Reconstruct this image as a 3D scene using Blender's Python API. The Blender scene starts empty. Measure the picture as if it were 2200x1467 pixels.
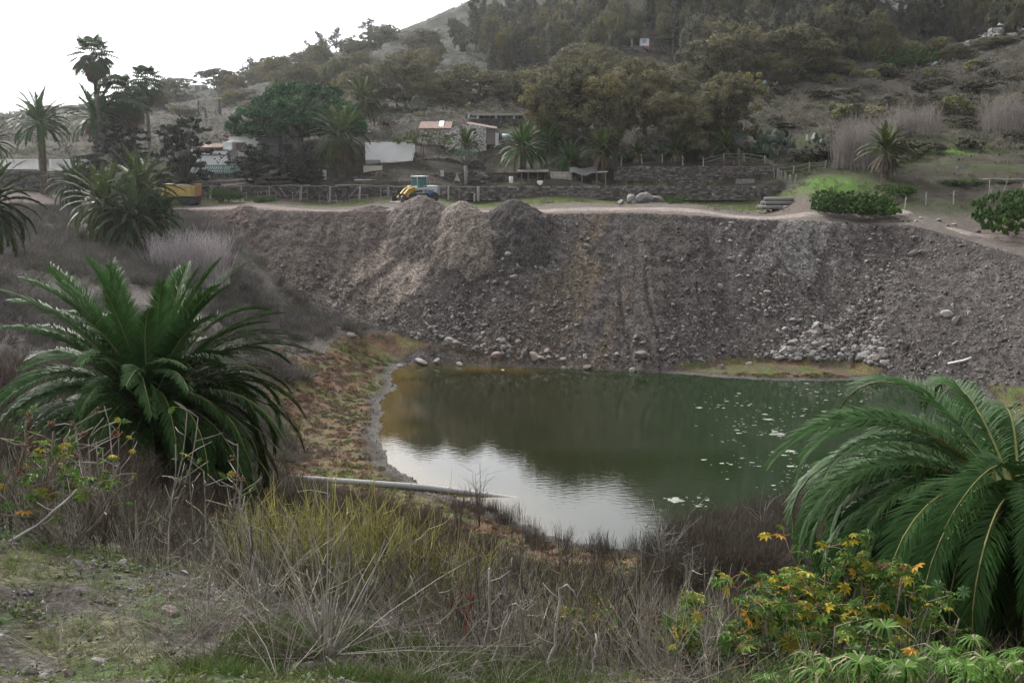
import bpy, math, random
import numpy as np
from math import sin, cos, tan, pi, sqrt, radians, atan2, exp

# ------------------------------------------------------------------ camera, world, sun, exposure
SC = bpy.context.scene
COL = SC.collection
PITCH = radians(10.585)
FPX = 2400.0                       # focal length in pixels of a 2200 px wide frame
EYE = np.array([0.0, 0.0, 22.0])   # metres above the pond
cam = bpy.data.cameras.new('camera')
cam.sensor_width = 36.0
cam.lens = 36.0 * FPX / 2200.0
cam.clip_start = 0.1
cam.clip_end = 3000.0
camo = bpy.data.objects.new('camera', cam)
COL.objects.link(camo)
camo.location = EYE
camo.rotation_euler = (pi / 2 - PITCH, 0, 0)
SC.camera = camo

SUN_EL, SUN_AZ = radians(36), radians(-34)     # azimuth measured from +Y towards +X
world = bpy.data.worlds.new('World')
SC.world = world
world.use_nodes = True
wn = world.node_tree
wn.nodes.clear()
wo = wn.nodes.new('ShaderNodeOutputWorld')
bg = wn.nodes.new('ShaderNodeBackground')
sky = wn.nodes.new('ShaderNodeTexSky')
sky.sky_type = 'NISHITA'
sky.sun_disc = False
sky.sun_elevation = SUN_EL
sky.sun_rotation = SUN_AZ
sky.air_density = 1.6
sky.dust_density = 7.0
sky.ozone_density = 1.0
hsv = wn.nodes.new('ShaderNodeHueSaturation')
hsv.inputs['Saturation'].default_value = 0.22
wn.links.new(sky.outputs[0], hsv.inputs['Color'])
# thin bright overcast over the blue
wtc = wn.nodes.new('ShaderNodeTexCoord')
wnz = wn.nodes.new('ShaderNodeTexNoise'); wnz.inputs['Scale'].default_value = 2.2; wnz.inputs['Detail'].default_value = 5
wn.links.new(wtc.outputs['Generated'], wnz.inputs['Vector'])
wcr = wn.nodes.new('ShaderNodeValToRGB')
wcr.color_ramp.elements[0].position = 0.30; wcr.color_ramp.elements[0].color = (5.4, 5.65, 6.1, 1)
wcr.color_ramp.elements[1].position = 0.66; wcr.color_ramp.elements[1].color = (7.2, 7.2, 7.3, 1)
wn.links.new(wnz.outputs['Fac'], wcr.inputs['Fac'])
wmx = wn.nodes.new('ShaderNodeMixRGB'); wmx.inputs['Fac'].default_value = 0.82
wn.links.new(hsv.outputs[0], wmx.inputs['Color1']); wn.links.new(wcr.outputs[0], wmx.inputs['Color2'])
# the haze glows round the hidden sun
wdt = wn.nodes.new('ShaderNodeVectorMath'); wdt.operation = 'DOT_PRODUCT'
wn.links.new(wtc.outputs['Generated'], wdt.inputs[0])
wdt.inputs[1].default_value = (cos(SUN_EL) * sin(SUN_AZ), cos(SUN_EL) * cos(SUN_AZ), sin(SUN_EL))
wm0 = wn.nodes.new('ShaderNodeMath'); wm0.operation = 'MAXIMUM'; wm0.inputs[1].default_value = 0.0
wn.links.new(wdt.outputs['Value'], wm0.inputs[0])
wm1 = wn.nodes.new('ShaderNodeMath'); wm1.operation = 'POWER'; wm1.inputs[1].default_value = 3.5
wn.links.new(wm0.outputs[0], wm1.inputs[0])
wm2 = wn.nodes.new('ShaderNodeMath'); wm2.operation = 'MULTIPLY_ADD'; wm2.inputs[1].default_value = 3.0; wm2.inputs[2].default_value = 1.0
wn.links.new(wm1.outputs[0], wm2.inputs[0])
wsc = wn.nodes.new('ShaderNodeVectorMath'); wsc.operation = 'SCALE'
wn.links.new(wmx.outputs[0], wsc.inputs[0]); wn.links.new(wm2.outputs[0], wsc.inputs['Scale'])
wn.links.new(wsc.outputs[0], bg.inputs['Color'])
bg.inputs['Strength'].default_value = 0.15
wn.links.new(bg.outputs[0], wo.inputs['Surface'])

sun = bpy.data.lights.new('sun', 'SUN')
sun.energy = 3.6
sun.angle = radians(5)
sun.color = (1.0, 0.95, 0.88)
suno = bpy.data.objects.new('sun', sun)
COL.objects.link(suno)
suno.rotation_euler = (pi / 2 - SUN_EL, 0, -SUN_AZ + pi)

SC.view_settings.view_transform = 'Standard'
SC.view_settings.look = 'None'
SC.view_settings.exposure = 0.18
SC.view_settings.gamma = 1.0
SC.render.engine = 'CYCLES'
SC.cycles.max_bounces = 6
SC.cycles.diffuse_bounces = 3
SC.cycles.glossy_bounces = 3
SC.cycles.transmission_bounces = 4
SC.cycles.transparent_max_bounces = 8
SC.cycles.volume_bounces = 0
SC.cycles.volume_step_rate = 4.0
SC.cycles.volume_max_steps = 64
SC.cycles.use_adaptive_sampling = True
SC.cycles.adaptive_threshold = 0.02
SC.cycles.use_denoising = True
SC.cycles.sample_clamp_indirect = 6.0

# ------------------------------------------------------------------ where a sight line of the photograph meets a depth or a height
CP, SP = cos(PITCH), sin(PITCH)
def ray(px, py):
    u = (px - 1100.0) / FPX
    v = (733.5 - py) / FPX
    return np.array([u, CP + v * SP, -SP + v * CP])
def P(px, py, Y):
    d = ray(px, py)
    return EYE + d * (Y / d[1])
def G(px, py, z):
    d = ray(px, py)
    return EYE + d * ((z - EYE[2]) / d[2])

RNG = np.random.default_rng(7)
random.seed(7)

# ------------------------------------------------------------------ object bookkeeping
def tag(o, label=None, cat=None, group=None, kind=None):
    if label: o['label'] = label
    if cat: o['category'] = cat
    if group: o['group'] = group
    if kind: o['kind'] = kind
    return o
def empty(name, loc, label, cat, group=None, rz=0.0):
    o = bpy.data.objects.new(name, None)
    o.empty_display_size = 0.3
    COL.objects.link(o)
    o.location = loc
    o.rotation_euler = (0, 0, rz)
    return tag(o, label, cat, group)
def link_mesh(name, me, parent=None, loc=None, rz=None, scale=None):
    o = bpy.data.objects.new(name, me)
    COL.objects.link(o)
    if parent is not None: o.parent = parent
    if loc is not None: o.location = loc
    if rz is not None: o.rotation_euler = (0, 0, rz)
    if scale is not None: o.scale = scale if hasattr(scale, '__len__') else (scale,) * 3
    return o
def copy_tree(o, parent=None):
    c = o.copy()
    COL.objects.link(c)
    c.parent = parent
    for ch in list(o.children):
        copy_tree(ch, c)
    return c

# ------------------------------------------------------------------ meshes out of arrays
class MB:
    """collects vertices, faces, colours; build() makes ONE mesh"""
    def __init__(s):
        s.V, s.Q, s.T, s.C, s.MQ, s.MT, s.n = [], [], [], [], [], [], 0
    def add(s, V, Q=None, T=None, col=(1, 1, 1), m=0):
        V = np.asarray(V, dtype=np.float32).reshape(-1, 3)
        k = len(V)
        col = np.asarray(col, dtype=np.float32)
        if col.ndim == 1: col = np.tile(col[:3], (k, 1))
        s.V.append(V); s.C.append(col[:, :3])
        if Q is not None and len(Q):
            q = np.asarray(Q, dtype=np.int32).reshape(-1, 4) + s.n
            s.Q.append(q); s.MQ.append(np.full(len(q), m, np.int32))
        if T is not None and len(T):
            t = np.asarray(T, dtype=np.int32).reshape(-1, 3) + s.n
            s.T.append(t); s.MT.append(np.full(len(t), m, np.int32))
        s.n += k
        return s
    def merge(s, o, M=None):
        base = s.n
        for V, C in zip(o.V, o.C):
            s.V.append(V if M is None else (V @ np.asarray(M)[:3, :3].T + np.asarray(M)[:3, 3]).astype(np.float32)); s.C.append(C)
        for q, m in zip(o.Q, o.MQ): s.Q.append(q + base); s.MQ.append(m)
        for t, m in zip(o.T, o.MT): s.T.append(t + base); s.MT.append(m)
        s.n += o.n
        return s
    def arrays(s):
        V = np.concatenate(s.V) if s.V else np.zeros((0, 3), np.float32)
        C = np.concatenate(s.C) if s.C else np.zeros((0, 3), np.float32)
        Q = np.concatenate(s.Q) if s.Q else np.zeros((0, 4), np.int32)
        T = np.concatenate(s.T) if s.T else np.zeros((0, 3), np.int32)
        MQ = np.concatenate(s.MQ) if s.MQ else np.zeros(0, np.int32)
        MT = np.concatenate(s.MT) if s.MT else np.zeros(0, np.int32)
        return V, Q, T, C, MQ, MT
    def mesh(s, name, mats, smooth=False):
        V, Q, T, C, MQ, MT = s.arrays()
        return raw_mesh(name, V, Q, T, C, mats, np.concatenate([MQ, MT]), smooth)
    def build(s, name, mats, parent=None, smooth=False, loc=None, rz=None):
        return link_mesh(name, s.mesh(name, mats, smooth), parent, loc, rz)

def raw_mesh(name, V, Q, T, C, mats, M=None, smooth=False):
    me = bpy.data.meshes.new(name)
    me.vertices.add(len(V))
    me.vertices.foreach_set('co', np.ascontiguousarray(V, dtype=np.float32).ravel())
    nq, nt = len(Q), len(T)
    me.loops.add(nq * 4 + nt * 3)
    me.loops.foreach_set('vertex_index', np.concatenate([np.asarray(Q, np.int32).ravel(), np.asarray(T, np.int32).ravel()]).astype(np.int32))
    me.polygons.add(nq + nt)
    me.polygons.foreach_set('loop_start', np.concatenate([np.arange(nq) * 4, nq * 4 + np.arange(nt) * 3]).astype(np.int32))
    if not isinstance(mats, (list, tuple)): mats = [mats]
    for m in mats: me.materials.append(m)
    if M is not None and len(mats) > 1:
        me.polygons.foreach_set('material_index', np.asarray(M, np.int32))
    if C is not None:
        at = me.color_attributes.new('Col', 'FLOAT_COLOR', 'POINT')
        c4 = np.ones((len(V), 4), np.float32); c4[:, :3] = C
        at.data.foreach_set('color', c4.ravel())
    me.polygons.foreach_set('use_smooth', np.full(nq + nt, bool(smooth)))
    me.update(calc_edges=True)
    return me

def rotz(a):
    c, s = cos(a), sin(a)
    return np.array([[c, -s, 0], [s, c, 0], [0, 0, 1.0]])
def rotx(a):
    c, s = cos(a), sin(a)
    return np.array([[1.0, 0, 0], [0, c, -s], [0, s, c]])
def roty(a):
    c, s = cos(a), sin(a)
    return np.array([[c, 0, s], [0, 1.0, 0], [-s, 0, c]])
def norm(v):
    v = np.asarray(v, float)
    return v / (np.linalg.norm(v, axis=-1, keepdims=True) + 1e-9)

BOXQ = np.array([[0, 3, 2, 1], [4, 5, 6, 7], [0, 1, 5, 4], [1, 2, 6, 5], [2, 3, 7, 6], [3, 0, 4, 7]])
BOXV = np.array([[-1, -1, -1], [1, -1, -1], [1, 1, -1], [-1, 1, -1], [-1, -1, 1], [1, -1, 1], [1, 1, 1], [-1, 1, 1]]) * 0.5
def box(mb, c, size, R=None, col=(1, 1, 1), m=0, taper=None, jit=0.0):
    v = BOXV * np.asarray(size, float)
    if taper is not None: v[4:, :2] *= taper
    if jit: v = v + RNG.normal(0, jit, v.shape)
    if R is not None: v = v @ np.asarray(R).T
    mb.add(v + np.asarray(c, float), BOXQ, None, col, m)
def tube(mb, pts, rad, n=6, col=(1, 1, 1), m=0, cap=True):
    pts = np.asarray(pts, float)
    k = len(pts)
    rad = np.full(k, rad) if np.isscalar(rad) else np.asarray(rad, float)
    tg = norm(np.gradient(pts, axis=0)) if k > 2 else np.tile(norm(pts[1] - pts[0]), (2, 1))
    ref = np.array([0.31, 0.17, 0.93]) if abs(tg[0][2]) < 0.85 else np.array([0.95, 0.2, 0.1])
    a = norm(np.cross(tg, ref)); b = np.cross(tg, a)
    th = np.arange(n) * 2 * pi / n
    ring = pts[:, None, :] + rad[:, None, None] * (np.cos(th)[None, :, None] * a[:, None, :] + np.sin(th)[None, :, None] * b[:, None, :])
    V = ring.reshape(-1, 3)
    i = np.arange(k - 1)[:, None] * n; j = np.arange(n)[None, :]; j2 = (j + 1) % n
    Q = np.stack([i + j, i + j2, i + n + j2, i + n + j], -1).reshape(-1, 4)
    T = None
    if cap:
        V = np.concatenate([V, pts[[0]], pts[[-1]]])
        T = [[k * n, int((t + 1) % n), int(t)] for t in range(n)] + [[k * n + 1, (k - 1) * n + t, (k - 1) * n + (t + 1) % n] for t in range(n)]
    if np.ndim(col) == 2:
        col = np.repeat(col, n, axis=0)
        if cap: col = np.concatenate([col, col[[0]], col[[-1]]])
    mb.add(V, Q, T, col, m)

# an irregular lump: subdivided octahedron pushed about
def ico(sub=1):
    V = [np.array(p, float) for p in [(1, 0, 0), (-1, 0, 0), (0, 1, 0), (0, -1, 0), (0, 0, 1), (0, 0, -1)]]
    T = [(0, 2, 4), (2, 1, 4), (1, 3, 4), (3, 0, 4), (2, 0, 5), (1, 2, 5), (3, 1, 5), (0, 3, 5)]
    for _ in range(sub):
        mid = {}; T2 = []
        def md(a, b):
            k = (min(a, b), max(a, b))
            if k not in mid:
                V.append(norm(V[a] + V[b])); mid[k] = len(V) - 1
            return mid[k]
        for a, b, c in T:
            x, y, z = md(a, b), md(b, c), md(c, a)
            T2 += [(a, x, z), (x, b, y), (z, y, c), (x, y, z)]
        T = T2
    return np.array(V), np.array(T)
ICO0, ICO1, ICO2, ICO3 = ico(0), ico(1), ico(2), ico(3)
def rock_proto(seed, sub=1, rough=0.22, cuts=5):
    r = np.random.default_rng(seed)
    V, T = (ICO0, ICO1, ICO2, ICO3)[sub]
    V = V.copy()
    for _ in range(cuts):                      # broken faces: planes that slice the lump flat
        n = norm(r.normal(size=3)); d = r.uniform(0.55, 0.85)
        e = V @ n - d
        V = V - np.where(e > 0, e, 0)[:, None] * n * 0.95
    V *= (1 + r.normal(0, rough * 0.35, (len(V), 1)))
    V *= r.uniform(0.7, 1.15, 3) * np.array([1, 1, 0.78])
    return V, T

def scatter(mb, protos, pos, scale, rz=None, tilt=0.0, cols=None, m=0):
    """copies of little meshes (V, Q, T, C) merged into one builder"""
    n = len(pos)
    pos = np.asarray(pos, float)
    scale = np.asarray(scale, float)
    if scale.ndim == 0: scale = np.full(n, float(scale))
    if scale.ndim == 1: scale = np.repeat(scale[:, None], 3, 1)
    rz = RNG.uniform(0, 2 * pi, n) if rz is None else np.asarray(rz)
    tx = RNG.normal(0, tilt, n) if tilt else np.zeros(n)
    ty = RNG.normal(0, tilt, n) if tilt else np.zeros(n)
    which = RNG.integers(0, len(protos), n)
    for k, (V, Q, T, C) in enumerate(protos):
        I = np.where(which == k)[0]
        if not len(I): continue
        v = V[None] * scale[I][:, None, :]
        c, s = np.cos(rz[I])[:, None], np.sin(rz[I])[:, None]
        x, y, z = v[..., 0] * c - v[..., 1] * s, v[..., 0] * s + v[..., 1] * c, v[..., 2]
        x, z = x + z * ty[I][:, None], z - x * ty[I][:, None]
        y, z = y + z * tx[I][:, None], z - y * tx[I][:, None]
        W = np.stack([x, y, z], -1) + pos[I][:, None, :]
        nv = len(V)
        off = (np.arange(len(I)) * nv)[:, None, None]
        q = (Q[None] + off).reshape(-1, 4) if Q is not None and len(Q) else None
        t = (T[None] + off).reshape(-1, 3) if T is not None and len(T) else None
        cc = np.ones((len(I), nv, 3)) if C is None else np.repeat(C[None], len(I), 0)
        if cols is not None: cc = cc * np.asarray(cols)[I][:, None, :]
        mb.add(W.reshape(-1, 3), q, t, cc.reshape(-1, 3), m)

# ------------------------------------------------------------------ noise on arrays
_tab = np.random.default_rng(99).random((256, 256))
def vnoise(x, y, seed=0):
    x = np.asarray(x, float) + seed * 37.17; y = np.asarray(y, float) + seed * 91.73
    xi = np.floor(x).astype(int); yi = np.floor(y).astype(int)
    fx = x - xi; fy = y - yi
    fx = fx * fx * (3 - 2 * fx); fy = fy * fy * (3 - 2 * fy)
    a = _tab[xi & 255, yi & 255]; b = _tab[(xi + 1) & 255, yi & 255]
    c = _tab[xi & 255, (yi + 1) & 255]; d = _tab[(xi + 1) & 255, (yi + 1) & 255]
    return (a * (1 - fx) + b * fx) * (1 - fy) + (c * (1 - fx) + d * fx) * fy
def fbm(x, y, o=4, seed=0):
    s, a, t = 0, 0.5, 0
    for k in range(o):
        s = s + a * vnoise(x * 2 ** k, y * 2 ** k, seed + k * 3); t += a; a *= 0.5
    return s / t
def sstep(a, b, x):
    t = np.clip((np.asarray(x, float) - a) / (b - a), 0, 1)
    return t * t * (3 - 2 * t)
def lerp(a, b, t): return a + (b - a) * t

# ------------------------------------------------------------------ materials
def nn(nt, t, **kw):
    n = nt.nodes.new(t)
    for k, v in kw.items():
        if k in n.inputs: n.inputs[k].default_value = v
        else: setattr(n, k, v)
    return n
def mat(name, color=None, rough=0.85, var=0.25, scale=4.0, bump=0.0, bscale=20.0, trans=0.0, spec=0.3, metal=0.0, attr=False, fine=0.0, fscale=40.0, dist=0.05):
    """procedural surface: base colour (or the colour attribute) broken up by two sizes of noise, optional bump and leaf translucency"""
    m = bpy.data.materials.new(name)
    m.use_nodes = True
    nt = m.node_tree; nt.nodes.clear(); L = nt.links.new
    out = nn(nt, 'ShaderNodeOutputMaterial')
    bs = nn(nt, 'ShaderNodeBsdfPrincipled')
    bs.inputs['Roughness'].default_value = rough
    bs.inputs['Specular IOR Level'].default_value = spec
    bs.inputs['Metallic'].default_value = metal
    tc = nn(nt, 'ShaderNodeTexCoord')
    if attr:
        src = nn(nt, 'ShaderNodeVertexColor', layer_name='Col').outputs['Color']
    else:
        rgb = nn(nt, 'ShaderNodeRGB'); rgb.outputs[0].default_value = (*color, 1); src = rgb.outputs[0]
    def vary(src, amount, sc):
        nz = nn(nt, 'ShaderNodeTexNoise', Scale=sc, Detail=4.0, Roughness=0.6)
        L(tc.outputs['Object'], nz.inputs['Vector'])
        mr = nn(nt, 'ShaderNodeMapRange')
        mr.inputs['From Min'].default_value = 0.3; mr.inputs['From Max'].default_value = 0.7
        mr.inputs['To Min'].default_value = 1 - amount; mr.inputs['To Max'].default_value = 1 + amount
        L(nz.outputs['Fac'], mr.inputs['Value'])
        mx = nn(nt, 'ShaderNodeVectorMath', operation='SCALE')
        L(src, mx.inputs[0]); L(mr.outputs[0], mx.inputs['Scale'])
        return mx.outputs[0]
    if var: src = vary(src, var, scale)
    if fine: src = vary(src, fine, fscale)
    L(src, bs.inputs['Base Color'])
    if bump:
        nz = nn(nt, 'ShaderNodeTexNoise', Scale=bscale, Detail=6.0, Roughness=0.65)
        L(tc.outputs['Object'], nz.inputs['Vector'])
        bp = nn(nt, 'ShaderNodeBump', Strength=bump, Distance=dist)
        L(nz.outputs['Fac'], bp.inputs['Height']); L(bp.outputs[0], bs.inputs['Normal'])
    last = bs.outputs[0]
    if trans:
        tr = nn(nt, 'ShaderNodeBsdfTranslucent'); L(src, tr.inputs['Color'])
        mx = nn(nt, 'ShaderNodeMixShader'); mx.inputs[0].default_value = trans
        L(last, mx.inputs[1]); L(tr.outputs[0], mx.inputs[2]); last = mx.outputs[0]
    L(last, out.inputs['Surface'])
    return m
MAT = {}
MAT['leaf'] = mat('leaf', attr=True, rough=0.6, var=0.12, scale=1.5, trans=0.25, spec=0.12)
MAT['palm_leaf'] = mat('palm_leaf', attr=True, rough=0.5, var=0.10, scale=3.0, trans=0.15, spec=0.12)
MAT['bark'] = mat('bark', attr=True, rough=0.9, var=0.3, scale=6.0, bump=0.6, bscale=14)
MAT['dry'] = mat('dry_stalk', attr=True, rough=0.85, var=0.2, scale=5.0, trans=0.1, spec=0.15)
MAT['stone'] = mat('stone', attr=True, rough=0.9, var=0.28, scale=5.0, bump=0.5, bscale=12, fine=0.2, fscale=30)
MAT['soil'] = mat('soil', attr=True, rough=0.95, var=0.16, scale=1.1, bump=0.8, bscale=5.0, fine=0.30, fscale=9.0, spec=0.12, dist=0.15)
def pebbly(m, sc=6.0, amount=.45):
    """breaks a soil up into pebble-sized cells of different grey, with relief"""
    nt = m.node_tree; L = nt.links.new
    bs = [n for n in nt.nodes if n.type == 'BSDF_PRINCIPLED'][0]
    old = bs.inputs['Base Color'].links[0].from_socket
    tc = nn(nt, 'ShaderNodeTexCoord')
    last = old; bumpin = bs.inputs['Normal'].links[0].from_socket
    for s, a in ((sc, amount), (sc * 2.6, amount * .8)):
        vo = nn(nt, 'ShaderNodeTexVoronoi', Scale=s); L(tc.outputs['Object'], vo.inputs['Vector'])
        bw = nn(nt, 'ShaderNodeRGBToBW'); L(vo.outputs['Color'], bw.inputs[0])
        mr = nn(nt, 'ShaderNodeMapRange'); mr.inputs['From Min'].default_value = .2; mr.inputs['From Max'].default_value = .8; mr.inputs['To Min'].default_value = 1 - a; mr.inputs['To Max'].default_value = 1 + a
        L(bw.outputs[0], mr.inputs['Value'])
        mx = nn(nt, 'ShaderNodeVectorMath', operation='SCALE'); L(last, mx.inputs[0]); L(mr.outputs[0], mx.inputs['Scale']); last = mx.outputs[0]
        bp = nn(nt, 'ShaderNodeBump', Strength=.5, Distance=.25 / s); bp.invert = True
        L(vo.outputs['Distance'], bp.inputs['Height']); L(bumpin, bp.inputs['Normal']); bumpin = bp.outputs[0]
    L(last, bs.inputs['Base Color']); L(bumpin, bs.inputs['Normal'])
    return m
MAT['soil'] = pebbly(MAT['soil'], 10.0, .32)
MAT['bank'] = pebbly(mat('bank_soil', attr=True, rough=0.95, var=0.2, scale=.5, bump=0.8, bscale=5.0, fine=0.25, fscale=6.0, spec=0.12, dist=0.15), 4.5)
MAT['hill'] = mat('hillside', attr=True, rough=0.95, var=0.25, scale=0.25, bump=0.7, bscale=1.2, fine=0.3, fscale=1.8, spec=0.1, dist=0.4)
MAT['paint'] = mat('paint', attr=True, rough=0.5, var=0.12, scale=2.0, fine=0.1, fscale=9, spec=0.4)
MAT['plaster'] = mat('plaster', attr=True, rough=0.9, var=0.07, scale=0.7, fine=0.06, fscale=6, bump=0.2, bscale=8)
MAT['wood'] = mat('wood', attr=True, rough=0.85, var=0.3, scale=4.0, fine=0.2, fscale=20)
MAT['rubber'] = mat('rubber', (0.03, 0.03, 0.03), rough=0.8, var=0.2)
MAT['glass'] = mat('cab_glass', (0.12, 0.26, 0.28), rough=0.08, var=0.1, spec=0.6)
# ------------------------------------------------------------------ terrain
def tps_fit(q, z, lam=1e-4):
    n = len(q)
    d = np.linalg.norm(q[:, None] - q[None], axis=-1)
    K = np.where(d > 0, d * d * np.log(d + 1e-12), 0) + lam * np.eye(n)
    A = np.zeros((n + 3, n + 3)); A[:n, :n] = K
    A[:n, n] = 1; A[:n, n + 1:] = q; A[n, :n] = 1; A[n + 1:, :n] = q.T
    return np.linalg.solve(A, np.concatenate([z, [0, 0, 0]]))
def warp(x, y):
    r = np.maximum(y, -5) + 25.0
    return np.stack([x / r * 2.0, np.log(r)], -1)
class Surf:
    def __init__(s, pts):
        p = np.array(pts, float)
        s.q = warp(p[:, 0], p[:, 1]); s.w = tps_fit(s.q, p[:, 2])
    def __call__(s, x, y):
        sh = np.shape(x)
        Q = warp(np.ravel(x), np.ravel(y))
        out = np.empty(len(Q)); n = len(s.q)
        for a in range(0, len(Q), 20000):
            q = Q[a:a + 20000]
            d2 = ((q[:, None] - s.q[None]) ** 2).sum(-1)
            out[a:a + 20000] = (0.5 * d2 * np.log(d2 + 1e-18)) @ s.w[:n] + s.w[n] + q @ s.w[n + 1:]
        return out.reshape(sh)

def poly_sdf(poly, x, y):
    """distance to a closed polygon, negative inside"""
    d = np.full(np.shape(x), 1e9); ins = np.zeros(np.shape(x), bool)
    n = len(poly)
    for i in range(n):
        ax, ay = poly[i]; bx, by = poly[(i + 1) % n]
        ex, ey = bx - ax, by - ay
        t = np.clip(((x - ax) * ex + (y - ay) * ey) / (ex * ex + ey * ey + 1e-12), 0, 1)
        d = np.minimum(d, np.hypot(x - ax - t * ex, y - ay - t * ey))
        c = ((ay > y) != (by > y))
        with np.errstate(divide='ignore', invalid='ignore'):
            xi = (bx - ax) * (y - ay) / (by - ay + 1e-12) + ax
        ins ^= c & (x < xi)
    return np.where(ins, -d, d)

# pond outline (water level z = 0)
SHORE_PX = [(857, 786), (900, 782), (960, 783), (1020, 786), (1090, 788), (1150, 791), (1220, 791), (1290, 792), (1360, 797), (1430, 801), (1500, 807),
            (1600, 814), (1700, 819), (1800, 818), (1900, 815), (2000, 822), (2080, 842), (2120, 870), (2090, 920), (2020, 975), (1920, 1030),
            (1820, 1070), (1720, 1105), (1640, 1130), (1560, 1150), (1480, 1168), (1400, 1178), (1340, 1176), (1290, 1169), (1245, 1164), (1177, 1147), (1130, 1127), (1085, 1106),
            (1066, 1088), (1020, 1078), (975, 1066), (932, 1057), (904, 1041), (864, 1014), (838, 994), (826, 973), (817, 942), (821, 912), (828, 884), (819, 861),
            (834, 849), (853, 837), (846, 822), (840, 808)]
SHORE = [tuple(G(a, b, 0.0)[:2]) for a, b in SHORE_PX]

# crest of the tipped bank: (px, py, z)
CREST_PX = [(-400, 440, 13.8), (100, 441, 13.7), (250, 443, 13.6), (380, 446, 13.6), (470, 449, 13.5), (600, 450, 13.5), (760, 450, 13.5), (900, 450, 13.5), (1050, 453, 13.5), (1190, 455, 13.5), (1400, 463, 13.3),
            (1620, 470, 13.0), (1800, 472, 12.8), (1960, 474, 12.6), (2050, 492, 12.2), (2120, 528, 11.2), (2220, 556, 10.5), (2420, 590, 10.0), (2700, 640, 9.5)]
CREST = np.array([G(a, b, z) for a, b, z in CREST_PX])
def _smooth_line(p, k=8):
    t = np.linspace(0, len(p) - 1, (len(p) - 1) * k + 1)
    q = np.stack([np.interp(t, np.arange(len(p)), p[:, i]) for i in range(3)], -1)
    for _ in range(150):
        q[1:-1] = .25 * q[:-2] + .5 * q[1:-1] + .25 * q[2:]
    return q[::2]
CREST = _smooth_line(CREST)
CREST_SOFT = CREST.copy()
for _ in range(700): CREST_SOFT[1:-1] = .25 * CREST_SOFT[:-2] + .5 * CREST_SOFT[1:-1] + .25 * CREST_SOFT[2:]
UPOLY = [tuple(c[:2]) for c in CREST] + [(150, 70), (700, 300), (700, 1200), (-700, 1200), (-700, 160)]

def crest_sd(x, y, curve=None):
    """signed distance to the crest (positive on the pond side), crest height there, position along it (as x)"""
    sh = np.shape(x); x = np.ravel(x); y = np.ravel(y)
    best = np.full(x.shape, 1e9); z = np.zeros(x.shape); al = np.zeros(x.shape)
    C_ = CREST if curve is None else curve
    for a, b in zip(C_[:-1], C_[1:]):
        e = b[:2] - a[:2]
        t = np.clip(((x - a[0]) * e[0] + (y - a[1]) * e[1]) / (e @ e), 0, 1)
        d = np.hypot(x - a[0] - t * e[0], y - a[1] - t * e[1])
        k = d < best
        best[k] = d[k]; z[k] = (a[2] + t * (b[2] - a[2]))[k]; al[k] = (a[0] + t * e[0])[k]
    s = poly_sdf(UPOLY, x, y)
    best = np.where(s < 0, -best, best)
    return best.reshape(sh), z.reshape(sh), al.reshape(sh)

CORNER = int(np.argmin(np.hypot(*(CREST[:, :2] - G(2052, 492, 12.2)[:2]).T)))
def PZ(px, py, Y):
    return tuple(P(px, py, Y))
LOW = [(0, -6, 20.9), (-8, 0, 20.6), (8, 0, 20.4), (0, 0, 20.35), (0, 4, 19.5), (-4, 4, 19.7), (4, 4, 19.3), (-4, 8, 17.9), (0, 8, 17.8), (4, 8, 17.2), (8, 8, 17.0), (-9, 8, 18.4),
       (-5, 10, 17.6), (-2, 10, 17.5), (1, 10, 17.0), (5, 10, 16.2), (-6, 12.5, 17.2), (-2, 13, 16.4), (2, 13, 15.3), (5, 13, 14.7), (9, 14, 14.2),
       (-8, 16, 16.3), (-3, 17, 14.6), (2, 17, 13.4), (7, 18, 12.9), (12, 18, 12.6), (-10, 24, 14.2), (-4, 22, 12.2), (2, 22, 11.0), (8, 24, 10.0), (16, 24, 10.5),
       (-11, 32, 12.2), (-5, 32, 9.0), (1, 32, 7.0), (8, 33, 6.4), (18, 34, 6.5), (-14, 45, 9.0), (-8, 45, 6.0), (-2, 42, 3.6), (5, 42, 3.0), (11, 44, 3.2), (20, 46, 3.0),
       (-2, 52, 1.0), (4, 50, 0.9), (9, 50, 2.0), (14, 50, 1.9), (24, 58, 1.0), (-9, 58, 1.6), (-15, 58, 4.0), (34, 62, 3.0), (40, 80, 1.2), (46, 95, 1.0), (60, 60, 9.0), (35, 30, 11.5),
       PZ(0, 1000, 28), PZ(0, 760, 52), PZ(0, 640, 70), PZ(150, 700, 70), PZ(260, 535, 106), PZ(120, 480, 118), PZ(0, 560, 86), PZ(100, 446, 133), PZ(-200, 445, 130), PZ(440, 490, 119), PZ(340, 470, 124),
       PZ(520, 600, 111), PZ(560, 690, 106), PZ(450, 700, 88), PZ(500, 850, 78), PZ(640, 800, 93), PZ(720, 860, 88), PZ(640, 930, 80), PZ(520, 960, 68), PZ(740, 730, 103), PZ(640, 1035, 67), PZ(760, 1020, 70),
       (-60, 60, 17.5), (-50, 20, 20.5), (-60, 110, 15.0), (0, 75, 0.2), (10, 90, 0.2), (20, 75, 0.2), (0, 105, 0.4), (20, 106, 0.4), (30, 107, 0.6), (0, 128, 0.5), (30, 128, 0.5), (-20, 128, 3.0)]
SL = Surf(LOW)

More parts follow.
